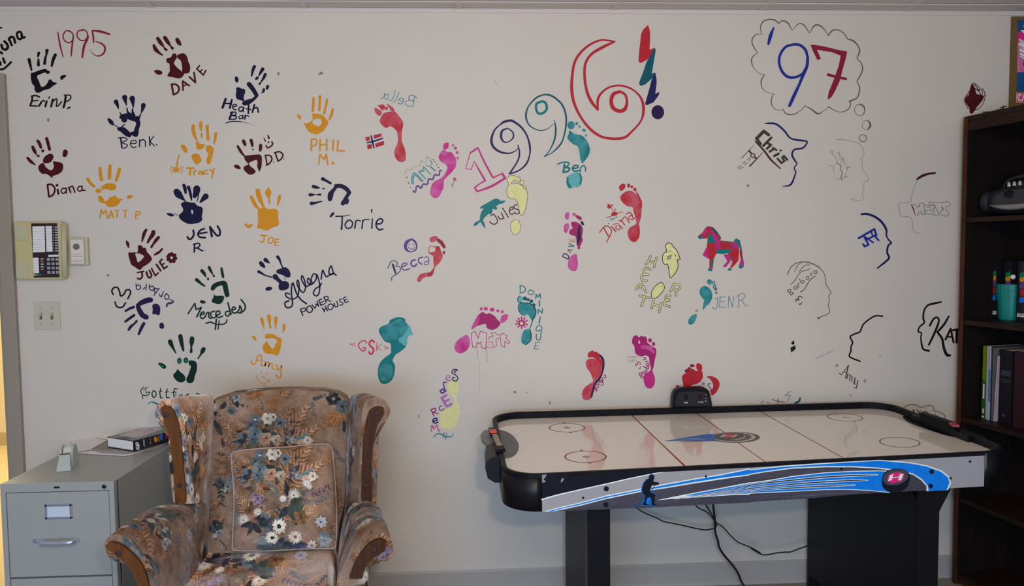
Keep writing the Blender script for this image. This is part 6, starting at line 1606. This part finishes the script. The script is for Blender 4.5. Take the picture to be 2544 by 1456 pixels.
# player
g.layer = 12
PL = "F %s,%s"
g.run("""L 12 1290,480 1205,574; 14 1205,574 1158,582
F 1322,262 1345,242 1374,262 1372,296 1330,300 1316,280
P 1318,300 1290,298 1262,335 1242,390 1244,445 1282,485 1262,535 1246,578 1316,578 1332,500 1340,580 1342,582 1406,576 1396,560 1380,545 1388,468 1376,440 1338,425""", 'pblue', CROPS['p'])
g.layer = 13
g.run("""F 1326,262 1350,246 1376,262 1376,292 1352,306 1326,296
P 1322,290 1300,298 1272,330 1248,388 1250,440 1286,480 1272,530 1258,552 1256,572 1312,572 1314,562 1292,552 1302,500 1326,486 1344,500 1348,575 1400,573 1404,562 1380,552 1388,462 1370,446 1332,430 1338,396 1358,358 1400,362 1428,350 1424,332 1388,328 1368,322 1372,295
L 6 1386,362 1336,430; 7 1290,480 1205,572; 9 1205,574 1162,580""", 'pblack', CROPS['p'])
g.run("""E 873,398 27; 868,565 27; 630,494 12; 1922,268 12
c lineg
P 196,252 245,245 235,275 210,300 240,320 215,335 196,330
F 395,310 410,288 428,290 420,310 400,335""", 'pblack', CROPS['p'])
g.run("E 1687,265 22; 1678,398 21; 1862,327 11; 2042,172 11; 855,240 12\nc mgrey\nF 2178,112 2194,100 2194,235 2180,215 2174,170", 'pblack', CROPS['q'])
g.done('printed_panel', fp_)
# scuffed light wear on the rail tops
g = Art(lambda x, y: hit(x, y, 2, ZR), (0, 0, 1), 0.0005)
PAINT.update(wear=(112, 122, 138), wearg=(104, 100, 96))
# left score slider, tray and goal box
m_rub = mat('black_plastic_matte', (10, 10, 13), rough=0.5, spec=0.15)
MB()
yc = 0.5*TLy
def lx(px, py, z=ZR): 
    p = hit(px, py, 2, z); return p
def bar(px0, py0, px1, py1, z0, z1, wd, mt, name, parent=at, label=None):
    a = hit(px0, py0, 2, z1); b = hit(px1, py1, 2, z1); d = b-a; d[2] = 0; L = np.linalg.norm(d); d /= L; nn = np.array([-d[1], d[0], 0])
    return MB().obox(a-nn*wd/2-up*(z1-z0), d*L, nn*wd, up*(z1-z0), 0, min(wd, z1-z0)*0.15).build(name, mt, parent, label)
bar(1224, 1067, 1243, 1110, ZR, ZR+0.010, 0.020, mat('score_strip', (112, 104, 90), rough=0.5), 'score_strip')
for i in range(8):
    f = 0.15+0.1*i; bar(1224+19*f, 1067+43*f, 1224+19*(f+0.035), 1067+43*(f+0.035), ZR+0.010, ZR+0.013, 0.016, mat('score_tick', (140, 124, 100), rough=0.5), 'tick')
bar(1222, 1062, 1227, 1076, ZR, ZR+0.014, 0.026, m_rub, 'slider_end'); bar(1223, 1066, 1226.5, 1073, ZR+0.014, ZR+0.019, 0.024, mat('red_slider', (200, 60, 44), rough=0.4), 'score_slider', label='bright red score slider at the left goal')
bar(1240, 1106, 1245, 1116, ZR, ZR+0.011, 0.030, m_rub, 'slider_end')
# goal housings outside the left end
a = hit(1212, 1118, 2, ZR-0.006); xg = BL[0]
def sidey(py, px=1240, z=ZR): return hit(px, py, 2, z)[1]
y0, y1 = TP(0, 0.10, 0)[1], TP(0, 0.39, 0)[1]
m = MB(); x_ = TP(0, 0.25, 0)[0]
prof = [(0.0, -0.004), (-0.03, -0.006), (-0.046, -0.016), (-0.052, -0.04), (-0.044, -0.075), (-0.02, -0.09), (0.0, -0.09)]
yg0, yg1 = -0.74, -0.56
m.prism([(x_+dx+0.004, yg0, ZR+dz) for dx, dz in prof], (0, yg1-yg0, 0)); m.build('goal_box', m_blk, at, bevel=0.006)
m = MB(); t_ = [(x_+0.003, -0.60), (x_-0.035, -0.56), (x_-0.055, -0.48), (x_-0.06, -0.40), (x_-0.045, -0.34), (x_+0.003, -0.31)]
m.prism([(p[0], p[1], ZR-0.012) for p in t_], (0, 0, -0.012)); m.build('puck_tray', mat('tray_grey', (110, 108, 102), rough=0.5), at)
# right goal
xr_ = TP(TLx, 0.5*TLy, 0)[0]
bar(2292, 1024, 2379, 1053, ZR, ZR+0.026, 0.03, m_rub, 'slider_bar'); bar(2366, 1049, 2376, 1056, ZR+0.026, ZR+0.034, 0.022, mat('red_slider_dim', (150, 46, 60), rough=0.4), 'score_slider', label='dull red score slider at the right goal')
m = MB().box((xr_-0.03, -0.62, ZS+0.001), (xr_-0.017, -0.27, ZR-0.002)); m.build('goal_slot', m_blk, at)
m = MB(); m.prism([(xr_-dx-0.004, -0.62, ZR+dz) for dx, dz in prof], (0, 0.36, 0)); m.build('goal_box', m_blk, at, bevel=0.006)
# legs
def xy(px, py, y): return hit(px, py, 1, y)[0]
m_leg = mat('leg_laminate', (12, 11, 14), rough=0.5, spec=0.2, noise=0.25, nscale=12)
m_leg2 = mat('leg_laminate_edge', (44, 41, 44), rough=0.5, spec=0.2)
def legset(xa, xb, yn, yf, cut=False):
    lg = MB().box((xa, yn, 0.0), (xb, yn+0.018, zb+0.02), 0, 0.002).build('leg', m_leg, at)
    xf = XFAR if cut else xa; MB().box((xf, yf-0.018, 0.0), (xf+xb-xa, yf, zb+0.02), 0, 0.002).build('leg', m_leg, at)
    x = xa; xf = XFAR if cut else xa
    pts = [(x, yn+0.018, 0.06), (xf, yf-0.018, 0.06), (xf, yf-0.018, zb+0.01)]
    if cut: pts += [(x, yn+0.10, zb+0.01), (x, yn+0.018, zb-0.05)]
    else: pts += [(x, yn+0.018, zb+0.01)]
    MB().prism(pts, (0.016, 0, 0)).build('leg_panel', m_leg, at)
    return lg
XFAR = 0
xl0, xl1 = xy(1459, 1350, -0.80), xy(1516, 1350, -0.80)
legset(xl0, xl1, -0.80, -0.20)
MB().box((xl0-0.008, -0.805, 0.0), (xl0, -0.79, zb+0.01)).build('leg_edge', m_leg2, at)
YN = TP(TLx*0.8, 0, 0)[1]+0.035; xr0 = xy(2283, 1330, YN); XFAR = xy(2006, 1330, -0.045)
xr1 = xy(2333, 1330, YN)
legset(xr0, xr1, YN, -0.045, True)
MB().prism([(xr1, YN+0.01, zb+0.0), (xr1+0.05, YN+0.01, zb+0.0), (xr1, YN+0.01, zb-0.10)], (0, 0.02, 0)).build('brace', m_leg, at)
# ------------------------------------------------------------------ scoreboard on the back rail
yS = TP(0.95, TLy, 0)[1]-0.012
SBm = lambda x, y, d=0.0: hit(1540+x/5.6, 960+y/5.6, 1, yS-0.022-d)
sb = empty('scoreboard', tuple(SBm(1000, 285)), 'small black electronic scoreboard standing on the table\'s back rail', 'scoreboard')
o1 = catmull([(728, 292), (730, 210), (738, 140), (752, 85), (790, 40), (850, 22), (1000, 16), (1150, 14), (1205, 32), (1245, 80), (1262, 150), (1275, 210), (1282, 262), (1278, 290)], False, 3)
MB().prism([SBm(x, y) for x, y in o1], (0, 0.03, 0)).build('housing', m_blk, sb, bevel=0.004)
o2 = catmull([(780, 262), (778, 210), (790, 150), (812, 100), (850, 80), (1000, 72), (1150, 72), (1200, 90), (1225, 140), (1245, 200), (1252, 250), (1200, 268), (1000, 272), (830, 276)], True, 3)
sf_ = MB().prism([SBm(x, y, 0.0025) for x, y in o2], (0, 0.004, 0)).build('face', mat('score_face', (26, 26, 28), rough=0.4), sb)
g = Art(lambda x, y: hit(x, y, 1, yS-0.0245), (0, -1, 0), 0.0006)
def letters(g, txt, x, y, h, w, c, crop, sl=0.0, lw=None):
    FONT = {'H': [(0, 0, 0, 1), (1, 0, 1, 1), (0, .5, 1, .5)], 'O': [(0, 0, 1, 0), (1, 0, 1, 1), (1, 1, 0, 1), (0, 1, 0, 0)], 'M': [(0, 1, 0, 0), (0, 0, .5, .6), (.5, .6, 1, 0), (1, 0, 1, 1)], 'E': [(1, 0, 0, 0), (0, 0, 0, 1), (0, 1, 1, 1), (0, .5, .8, .5)],
            'V': [(0, 0, .5, 1), (.5, 1, 1, 0)], 'I': [(.5, 0, .5, 1)], 'S': [(1, 0, 0, 0), (0, 0, 0, .5), (0, .5, 1, .5), (1, .5, 1, 1), (1, 1, 0, 1)], 'T': [(0, 0, 1, 0), (.5, 0, .5, 1)], 'R': [(0, 1, 0, 0), (0, 0, 1, 0), (1, 0, 1, .5), (1, .5, 0, .5), (.4, .5, 1, 1)],
            'C': [(1, 0, 0, 0), (0, 0, 0, 1), (0, 1, 1, 1)], 'P': [(0, 1, 0, 0), (0, 0, 1, 0), (1, 0, 1, .5), (1, .5, 0, .5)], 'N': [(0, 1, 0, 0), (0, 0, 1, 1), (1, 1, 1, 0)], 'F': [(1, 0, 0, 0), (0, 0, 0, 1), (0, .5, .8, .5)]}
    ox, oy, s = crop
    for i, ch in enumerate(txt):
        for a in FONT.get(ch, []):
            f = lambda u, v: (ox+(x+i*w*1.3+u*w)/s, oy+(y+v*h+sl*(i*w*1.3))/s)
            g.stroke([f(a[0], a[1]), f(a[2], a[3])], [(lw or w*0.28)/s]*2, c)
letters(g, 'HOME', 893, 218, 16, 11, 'white', CROPS['m'], -0.02); letters(g, 'VISITOR', 1087, 212, 16, 8, 'white', CROPS['m'], -0.02); letters(g, 'ON', 1193, 112, 9, 6, 'white', CROPS['m']); letters(g, 'OFF', 1190, 160, 9, 5, 'white', CROPS['m']); letters(g, 'RST', 1185, 200, 9, 6, 'white', CROPS['m'])
PAINT.update(ledred=(50, 14, 18))
g.run("P 1090,115 1130,112 1135,180 1095,184\nc pblack\nP 895,118 940,116 944,184 898,186\nP 1192,128 1208,127 1210,150 1194,151", 'ledred', CROPS['m'])
g.done('printed_face', sf_)
# ------------------------------------------------------------------ cords
def cord(px, y, r, label, name='power_cord', end=None):
    P_ = [hit(a, b, 1, y) for a, b in px]
    if end is not None: P_.append(np.array(end))
    P3 = catmull(P_, False, 5); return MB().tube(P3, r, n=8).build(name, mat('cord_rubber', (16, 16, 18), rough=0.5), None, label, cat='cord', group='cords under the games table', origin=tuple(P3[0]))
pc_ = lambda l: [(1300+a/4.24, 1120+b/4.24) for a, b in l]
qc_ = lambda l: [(1860+a/3.7193, 1100+b/3.7193) for a, b in l]
cord(pc_([(1150, 540), (1190, 600), (1290, 660), (1400, 705), (1480, 745), (1560, 760), (1700, 790), (1830, 820), (1920, 833), (1980, 824), (2025, 808), (2038, 780), (2020, 730), (1975, 650), (1935, 590), (1900, 530)]), -0.075, 0.0026, 'thin black cord sagging in a long loop from the left under the games table')
cord(pc_([(1800, 520), (1818, 578), (1870, 615), (1925, 640), (1980, 690), (2030, 755), (2100, 800), (2180, 890), (2260, 960), (2330, 990), (2420, 1030), (2500, 1080)])+qc_([(20, 975), (60, 1000), (110, 1028), (160, 1036), (250, 1020), (330, 1011), (390, 1008), (450, 985), (520, 960), (600, 930)]), -0.12, 0.0026, 'thin black cord wandering right toward the games table\'s wide leg')
q = hit(1300+2340/4.24, 1120+1480/4.24, 1, -0.16)
cord(pc_([(1995, 520), (2000, 565), (2008, 640), (2018, 720), (2018, 800), (2025, 870), (2050, 950), (2065, 1020), (2115, 1100), (2200, 1200), (2262, 1290), (2310, 1400)]), -0.16, 0.0046, 'thick black power cord dropping to the floor behind the games table', end=(q[0]+0.03, -0.2, 0.006))
# ------------------------------------------------------------------ bookcase
AN = math.radians(10.0); DD = np.array([math.sin(AN), -math.cos(AN), 0.0]); DN = np.array([math.cos(AN), math.sin(AN), 0.0])
BC0 = np.array([hit(2380, 850, 1, -0.055)[0], -0.055, 0.0]); BL_, BD_ = 0.95, 0.27
def BP(a, b, z): return BC0+DD*a+DN*b+np.array([0, 0, z])
def zfront(px, py): return hitp(px, py, BC0, DN)[2]
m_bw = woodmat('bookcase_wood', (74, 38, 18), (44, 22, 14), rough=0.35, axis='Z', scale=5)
m_bwh = woodmat('bookcase_wood_shaded', (40, 24, 15), (26, 15, 11), rough=0.5, axis='Y', scale=5)  # darker than the sides; shade among the shelves is put into the colour
m_bin = woodmat('bookcase_inside_shaded', (24, 17, 14), (16, 11, 10), rough=0.7, axis='Z', scale=4)  # wood darkened to paint in the shade deep inside the case
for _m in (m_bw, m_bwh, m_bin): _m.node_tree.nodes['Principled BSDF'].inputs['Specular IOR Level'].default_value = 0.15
bc = empty('bookcase', tuple(BP(BL_/2, BD_/2, 0)), 'tall dark brown wooden bookcase at the right edge', 'bookcase')
zt = zfront(2397, 290)
T_ = 0.021
MB().obox(BP(0, 0, 0), DD*T_, DN*BD_, up*zt, 0, 0.002).build('side_panel', m_bw, bc)
MB().obox(BP(T_, 0.004, 0.02), DD*0.0015, DN*(BD_-0.012), up*(zt-0.05)).build('inner_shade_sheet', m_bin, bc)  # added dark sheet on the end panel, stands in for shade inside
MB().obox(BP(BL_-T_, 0, 0), DD*T_, DN*BD_, up*zt, 0, 0.002).build('side_panel', m_bw, bc)
MB().obox(BP(T_, 0, zt-0.02), DD*(BL_-2*T_), DN*BD_, up*0.02, 0, 0.001).build('top_panel', m_bwh, bc)
MB().obox(BP(T_, 0.004, zt-0.062), DD*(BL_-2*T_), DN*0.018, up*0.042, 0, 0.001).build('fascia', m_bwh, bc)
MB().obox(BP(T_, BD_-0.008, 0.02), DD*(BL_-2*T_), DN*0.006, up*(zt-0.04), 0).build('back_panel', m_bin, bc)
shz = [zfront(x, y) for x, y in ((2414, 540), (2402, 796), (2386, 1037), (2380, 1236), (2374, 1424))]
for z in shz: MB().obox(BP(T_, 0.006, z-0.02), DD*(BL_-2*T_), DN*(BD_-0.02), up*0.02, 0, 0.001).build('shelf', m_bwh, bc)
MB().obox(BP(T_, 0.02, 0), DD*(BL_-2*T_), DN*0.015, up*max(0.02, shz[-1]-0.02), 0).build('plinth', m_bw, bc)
def onshelf(px, py, z): return hit(px, py, 2, z)
def ab(p): q = np.array(p)-BC0; return q@DD, q@DN
# teal cup with pens
z2 = shz[1]; p = onshelf(2507, 795, z2); a_, b_ = ab(p); b_ = max(b_, 0.075); p = BP(a_, b_, z2)
r0 = 0.040; r1 = 0.053
hc = 0.150
cu = empty('plastic_cup', tuple(p), 'teal faceted plastic cup of pens on the second shelf', 'cup')
m = MB().lathe(p, [(0.036, 0.001), (0.040, 0.004), (0.047, 0.10), (0.050, 0.101), (0.052, 0.125), (0.0505, 0.127), (0.0525, 0.152), (0.049, 0.152), (0.044, 0.10), (0.036, 0.006)], n=20, caps=False)
m.lathe(p, [(0.037, 0.0005), (0.036, 0.006)], n=20); m.sm = [False]*len(m.sm); m.build('cup_body', mat('teal_plastic', (0, 112, 98), rough=0.25, spec=0.6), cu)
def pen(da, db, ta, tb, c, label, tip=None):
    q = p+DD*da+DN*db+up*0.012; e = p+DD*ta+DN*tb+up*0.178
    m = MB().tube([q, e], 0.0042, n=8); 
    if tip: m.lathe(e-up*0.004, [(0.005, 0), (0.0095, 0.005), (0.010, 0.012), (0.006, 0.018), (0.001, 0.019)], 1, n=14)
    m.build('pen', [mat('pen_'+c, PAINT[c], rough=0.35)]+([mat('pen_white', (220, 210, 196), rough=0.4)] if tip else []), None, label, cat='pen', group='pens in the teal cup', origin=tuple(q))
PAINT.update(penred=(190, 50, 24))
pen(0.012, 0.0, -0.022, -0.01, 'penred', 'bright orange-red pen leaning left in the teal cup'); pen(0.0, 0.01, -0.006, 0.02, 'maroon', 'dark red pen in the middle of the teal cup'); pen(0.005, 0.0, 0.03, -0.018, 'brown', 'pen with a round white cap at the cup\'s right rim', True); pen(-0.01, 0.012, 0.012, 0.022, 'crimson', 'short crimson pen at the back of the teal cup')
# three black textbooks behind the cup
for i in range(3):
    a0 = ab(hitp(2457+i*35, 700, BP(0, 0.150, 0), DN))[0]; w = 0.046
    lab = ('black textbook with colourful spine behind the cup\'s left side', 'black textbook with colourful spine behind the middle of the cup', 'black textbook with colourful spine right of the cup')[i]
    tb = empty('textbook', tuple(BP(a0+w/2, 0.20, z2)), lab, 'book', 'black textbooks on the second shelf')
    hb = hitp(2500, 649, BP(0, 0.150, 0), DN)[2]-z2
    dp = BD_-0.012-0.150
    MB().obox(BP(a0, 0.150, z2+0.001), DD*w, DN*0.003, up*hb, 0, 0.001).obox(BP(a0, 0.150, z2+0.001), DD*0.003, DN*dp, up*hb).obox(BP(a0+w-0.003, 0.150, z2+0.001), DD*0.003, DN*dp, up*hb).build('cover', m_bcov, tb)
    MB().obox(BP(a0+0.0035, 0.154, z2+0.003), DD*(w-0.007), DN*(dp-0.006), up*(hb-0.006)).build('pages', m_pages, tb)
    g = Art(lambda x, y: BP(a0+x*w, 0.150, z2+y*hb), -DN, 0.0005)
    g.run("""P 0.25,0.80 0.75,0.84 0.78,0.74 0.28,0.72
c gold
P 0.25,0.73 0.78,0.75 0.76,0.67 0.3,0.66
c violet
P 0.3,0.65 0.8,0.67 0.8,0.56 0.25,0.55
c red
P 0.35,0.54 0.8,0.55 0.75,0.44 0.4,0.42
c pblue
P 0.3,0.4 0.8,0.42 0.78,0.33 0.3,0.31
c white
P 0.1,0.14 0.9,0.14 0.9,0.08 0.1,0.08
c dblue
+""", 'lgreen', (0, 0, 1))
    letters(g, 'CPM', 0.18, 0.128, -0.035, 0.18, 'dblue', (0, 0, 1), 0, 0.012)
    g.done('spine_print', tb)
# upright books on the third shelf
z3 = shz[2]
def ubook(px0, px1, ytop, ybot, b, c, label, dp=0.17, lean=0.0, name='book', arts=None, c2=None, h=None):
    q0 = hitp(px0, ybot, BP(0, b, 0), DN); q1 = hitp(px1, ybot, BP(0, b, 0), DN); a0, a1 = ab(q0)[0], ab(q1)[0]
    w = max(0.003, a1-a0); hb = h or (hitp(px0, ytop, BP(0, b, 0), DN)[2]-z3)
    dp = min(dp, BD_-0.012-b)
    e = empty(name, tuple(BP(a0+w/2, b+dp/2, z3)), label, 'book', 'books on the third shelf')
    ux = DD*w; uz = up*hb+DD*lean
    t = min(0.0022, w*0.2)
    mt = mat('book_'+c, PAINT[c], rough=0.5, spec=0.15)
    MB().obox(BP(a0, b, z3+0.001), ux, DN*t, uz).obox(BP(a0, b, z3+0.001), DD*t, DN*dp, uz).obox(BP(a0+w-t, b, z3+0.001), DD*t, DN*dp, uz).build('cover', mt, e)
    MB().obox(BP(a0+t, b+t, z3+0.003), DD*(w-2*t), DN*(dp-0.004), uz*0.985).build('pages', m_pages, e)
    if arts:
        g = Art(lambda x, y: BP(a0+x*w, b, z3)+uz*y, -DN, 0.0005); g.run(arts[0], arts[1], (0, 0, 1)); g.done('spine_print', e)
    return a1
PAINT.update(bgreen=(88, 112, 20), bgreend=(36, 80, 40), bcream=(170, 152, 128), bsilver=(150, 158, 172), bblue=(70, 116, 148), bteal=(24, 48, 58), btan=(96, 88, 74), bblack=(20, 18, 22), bred=(44, 20, 26), bpink=(168, 150, 160))
ubook(2438, 2447.5, 859, 1021, 0.07, 'bgreen', 'slim green book at the left end of the third shelf', arts=("P 0,0 1,0 1,0.5 0,0.56\nc white\nP 0.3,0.28 0.7,0.28 0.7,0.48 0.3,0.48\nP 0.3,0.08 0.7,0.08 0.7,0.14 0.3,0.14\nE 0.5,0.03 0.3 0.012", 'bgreend'))
ubook(2448, 2453.5, 859, 1022, 0.07, 'bcream', 'slim cream book next to the slim green book')
ubook(2454, 2459, 860, 1023, 0.07, 'bsilver', 'slim pale blue and silver book right of the cream one', arts=("P 0,0 1,0 1,0.68 0,0.7\nc paleblue\nP 0,0 1,0 1,0.25 0,0.25", 'bblue'))
ubook(2459.5, 2462, 860, 1024, 0.07, 'bteal', 'very thin dark teal book beside the pale blue one')
ubook(2463, 2466.5, 864, 1018, 0.07, 'btan', 'dull tan book with a worn cover facing the thin pinkish book', dp=0.18)
ubook(2468, 2472, 883, 1019, 0.07, 'bpink', 'thin pinkish white booklet leaning against the thick black book', dp=0.15, lean=0.012)
ubook(2481, 2513, 868, 1021, 0.07, 'bblack', 'thick black book with silver bands on its spine', dp=0.18, arts=("""P 0.1,0.66 0.9,0.66 0.9,0.675 0.1,0.675
P 0.1,0.685 0.9,0.685 0.9,0.70 0.1,0.70
P 0.1,0.71 0.9,0.71 0.9,0.725 0.1,0.725
P 0.1,0.60 0.9,0.60 0.9,0.61 0.1,0.61
P 0.2,0.57 0.8,0.57 0.8,0.58 0.2,0.58
E 0.4,0.12 0.14 0.02""", 'dgrey'))
ubook(2516, 2545, 872, 1024, 0.07, 'bred', 'thick dark maroon book right of the black banded book', dp=0.18)
# boombox on the first shelf
z1 = shz[0]; pc1 = BP(ab(hitp(2468, 500, BP(0, 0.12, 0), DN))[0]+0.19, 0.125, z1)
bx = empty('boombox', tuple(pc1), 'dark grey rounded portable stereo with chrome buttons on the first shelf', 'stereo')
m = MB(); nu, nv = 40, 24; vs = []; fs = []
for i in range(nv+1):
    v = -math.pi/2+math.pi*i/nv
    for j in range(nu):
        u = 2*math.pi*j/nu; sg = lambda t, e: math.copysign(abs(t)**e, t)
        X = 0.20*sg(math.cos(v), 0.6)*sg(math.cos(u), 0.75); Y = 0.095*sg(math.cos(v), 0.6)*sg(math.sin(u), 0.75); Z = 0.062*sg(math.sin(v), 0.8)
        vs.append(pc1+DD*X+DN*Y+up*(Z+0.064))
for i in range(nv):
    for j in range(nu): fs.append([i*nu+j, i*nu+(j+1) % nu, (i+1)*nu+(j+1) % nu, (i+1)*nu+j])
m.add(vs, fs, 0, True); m.build('body', mat('stereo_dark', (30, 31, 34), rough=0.3, spec=0.5), bx)
arc = [pc1+DD*x+DN*(-0.095*max(0, 1-abs(x/0.2)**2.6)**0.40-0.002)+up*(0.064-0.012-0.0-0.018*(1-(x/0.15)**2)) for x in np.linspace(-0.13, 0.13, 25)]
MB().tube(arc, [0.002+0.011*math.sin(math.pi*i/24) for i in range(25)], n=10).build('silver_trim', mat('stereo_silver', (120, 116, 106), rough=0.35, metal=0.4), bx)
for i in range(5):
    c = pc1+DD*(-0.075+i*0.026)+DN*(-0.045)+up*0.118
    MB().lathe(c, [(0.0085, 0), (0.0085, 0.018), (0.006, 0.021)], n=16).build('button', mat('chrome', (200, 200, 205), rough=0.12, metal=1.0), bx)
MB().lathe(pc1+DD*-0.03+DN*-0.082+up*0.092, [(0.028, 0), (0.026, 0.006), (0.01, 0.009)], axis=-DN+up*0.9, n=24).build('tape_door', m_blk, bx)
MB().lathe(pc1+DD*-0.165+DN*-0.03+up*0.064, [(0.045, 0), (0.045, 0.03), (0.036, 0.036)], axis=-DD-DN*0.3, n=28).build('speaker', mat('speaker_mesh', (40, 40, 42), rough=0.5), bx)
MB().tube(catmull([pc1+DD*-0.15+up*0.10, pc1+DD*-0.12+up*0.150, pc1+up*0.162, pc1+DD*0.12+up*0.150, pc1+DD*0.15+up*0.10], False, 6), 0.009, n=10).build('handle', mat('stereo_dark', (0, 0, 0)), bx)
bpy.context.view_layer.update()
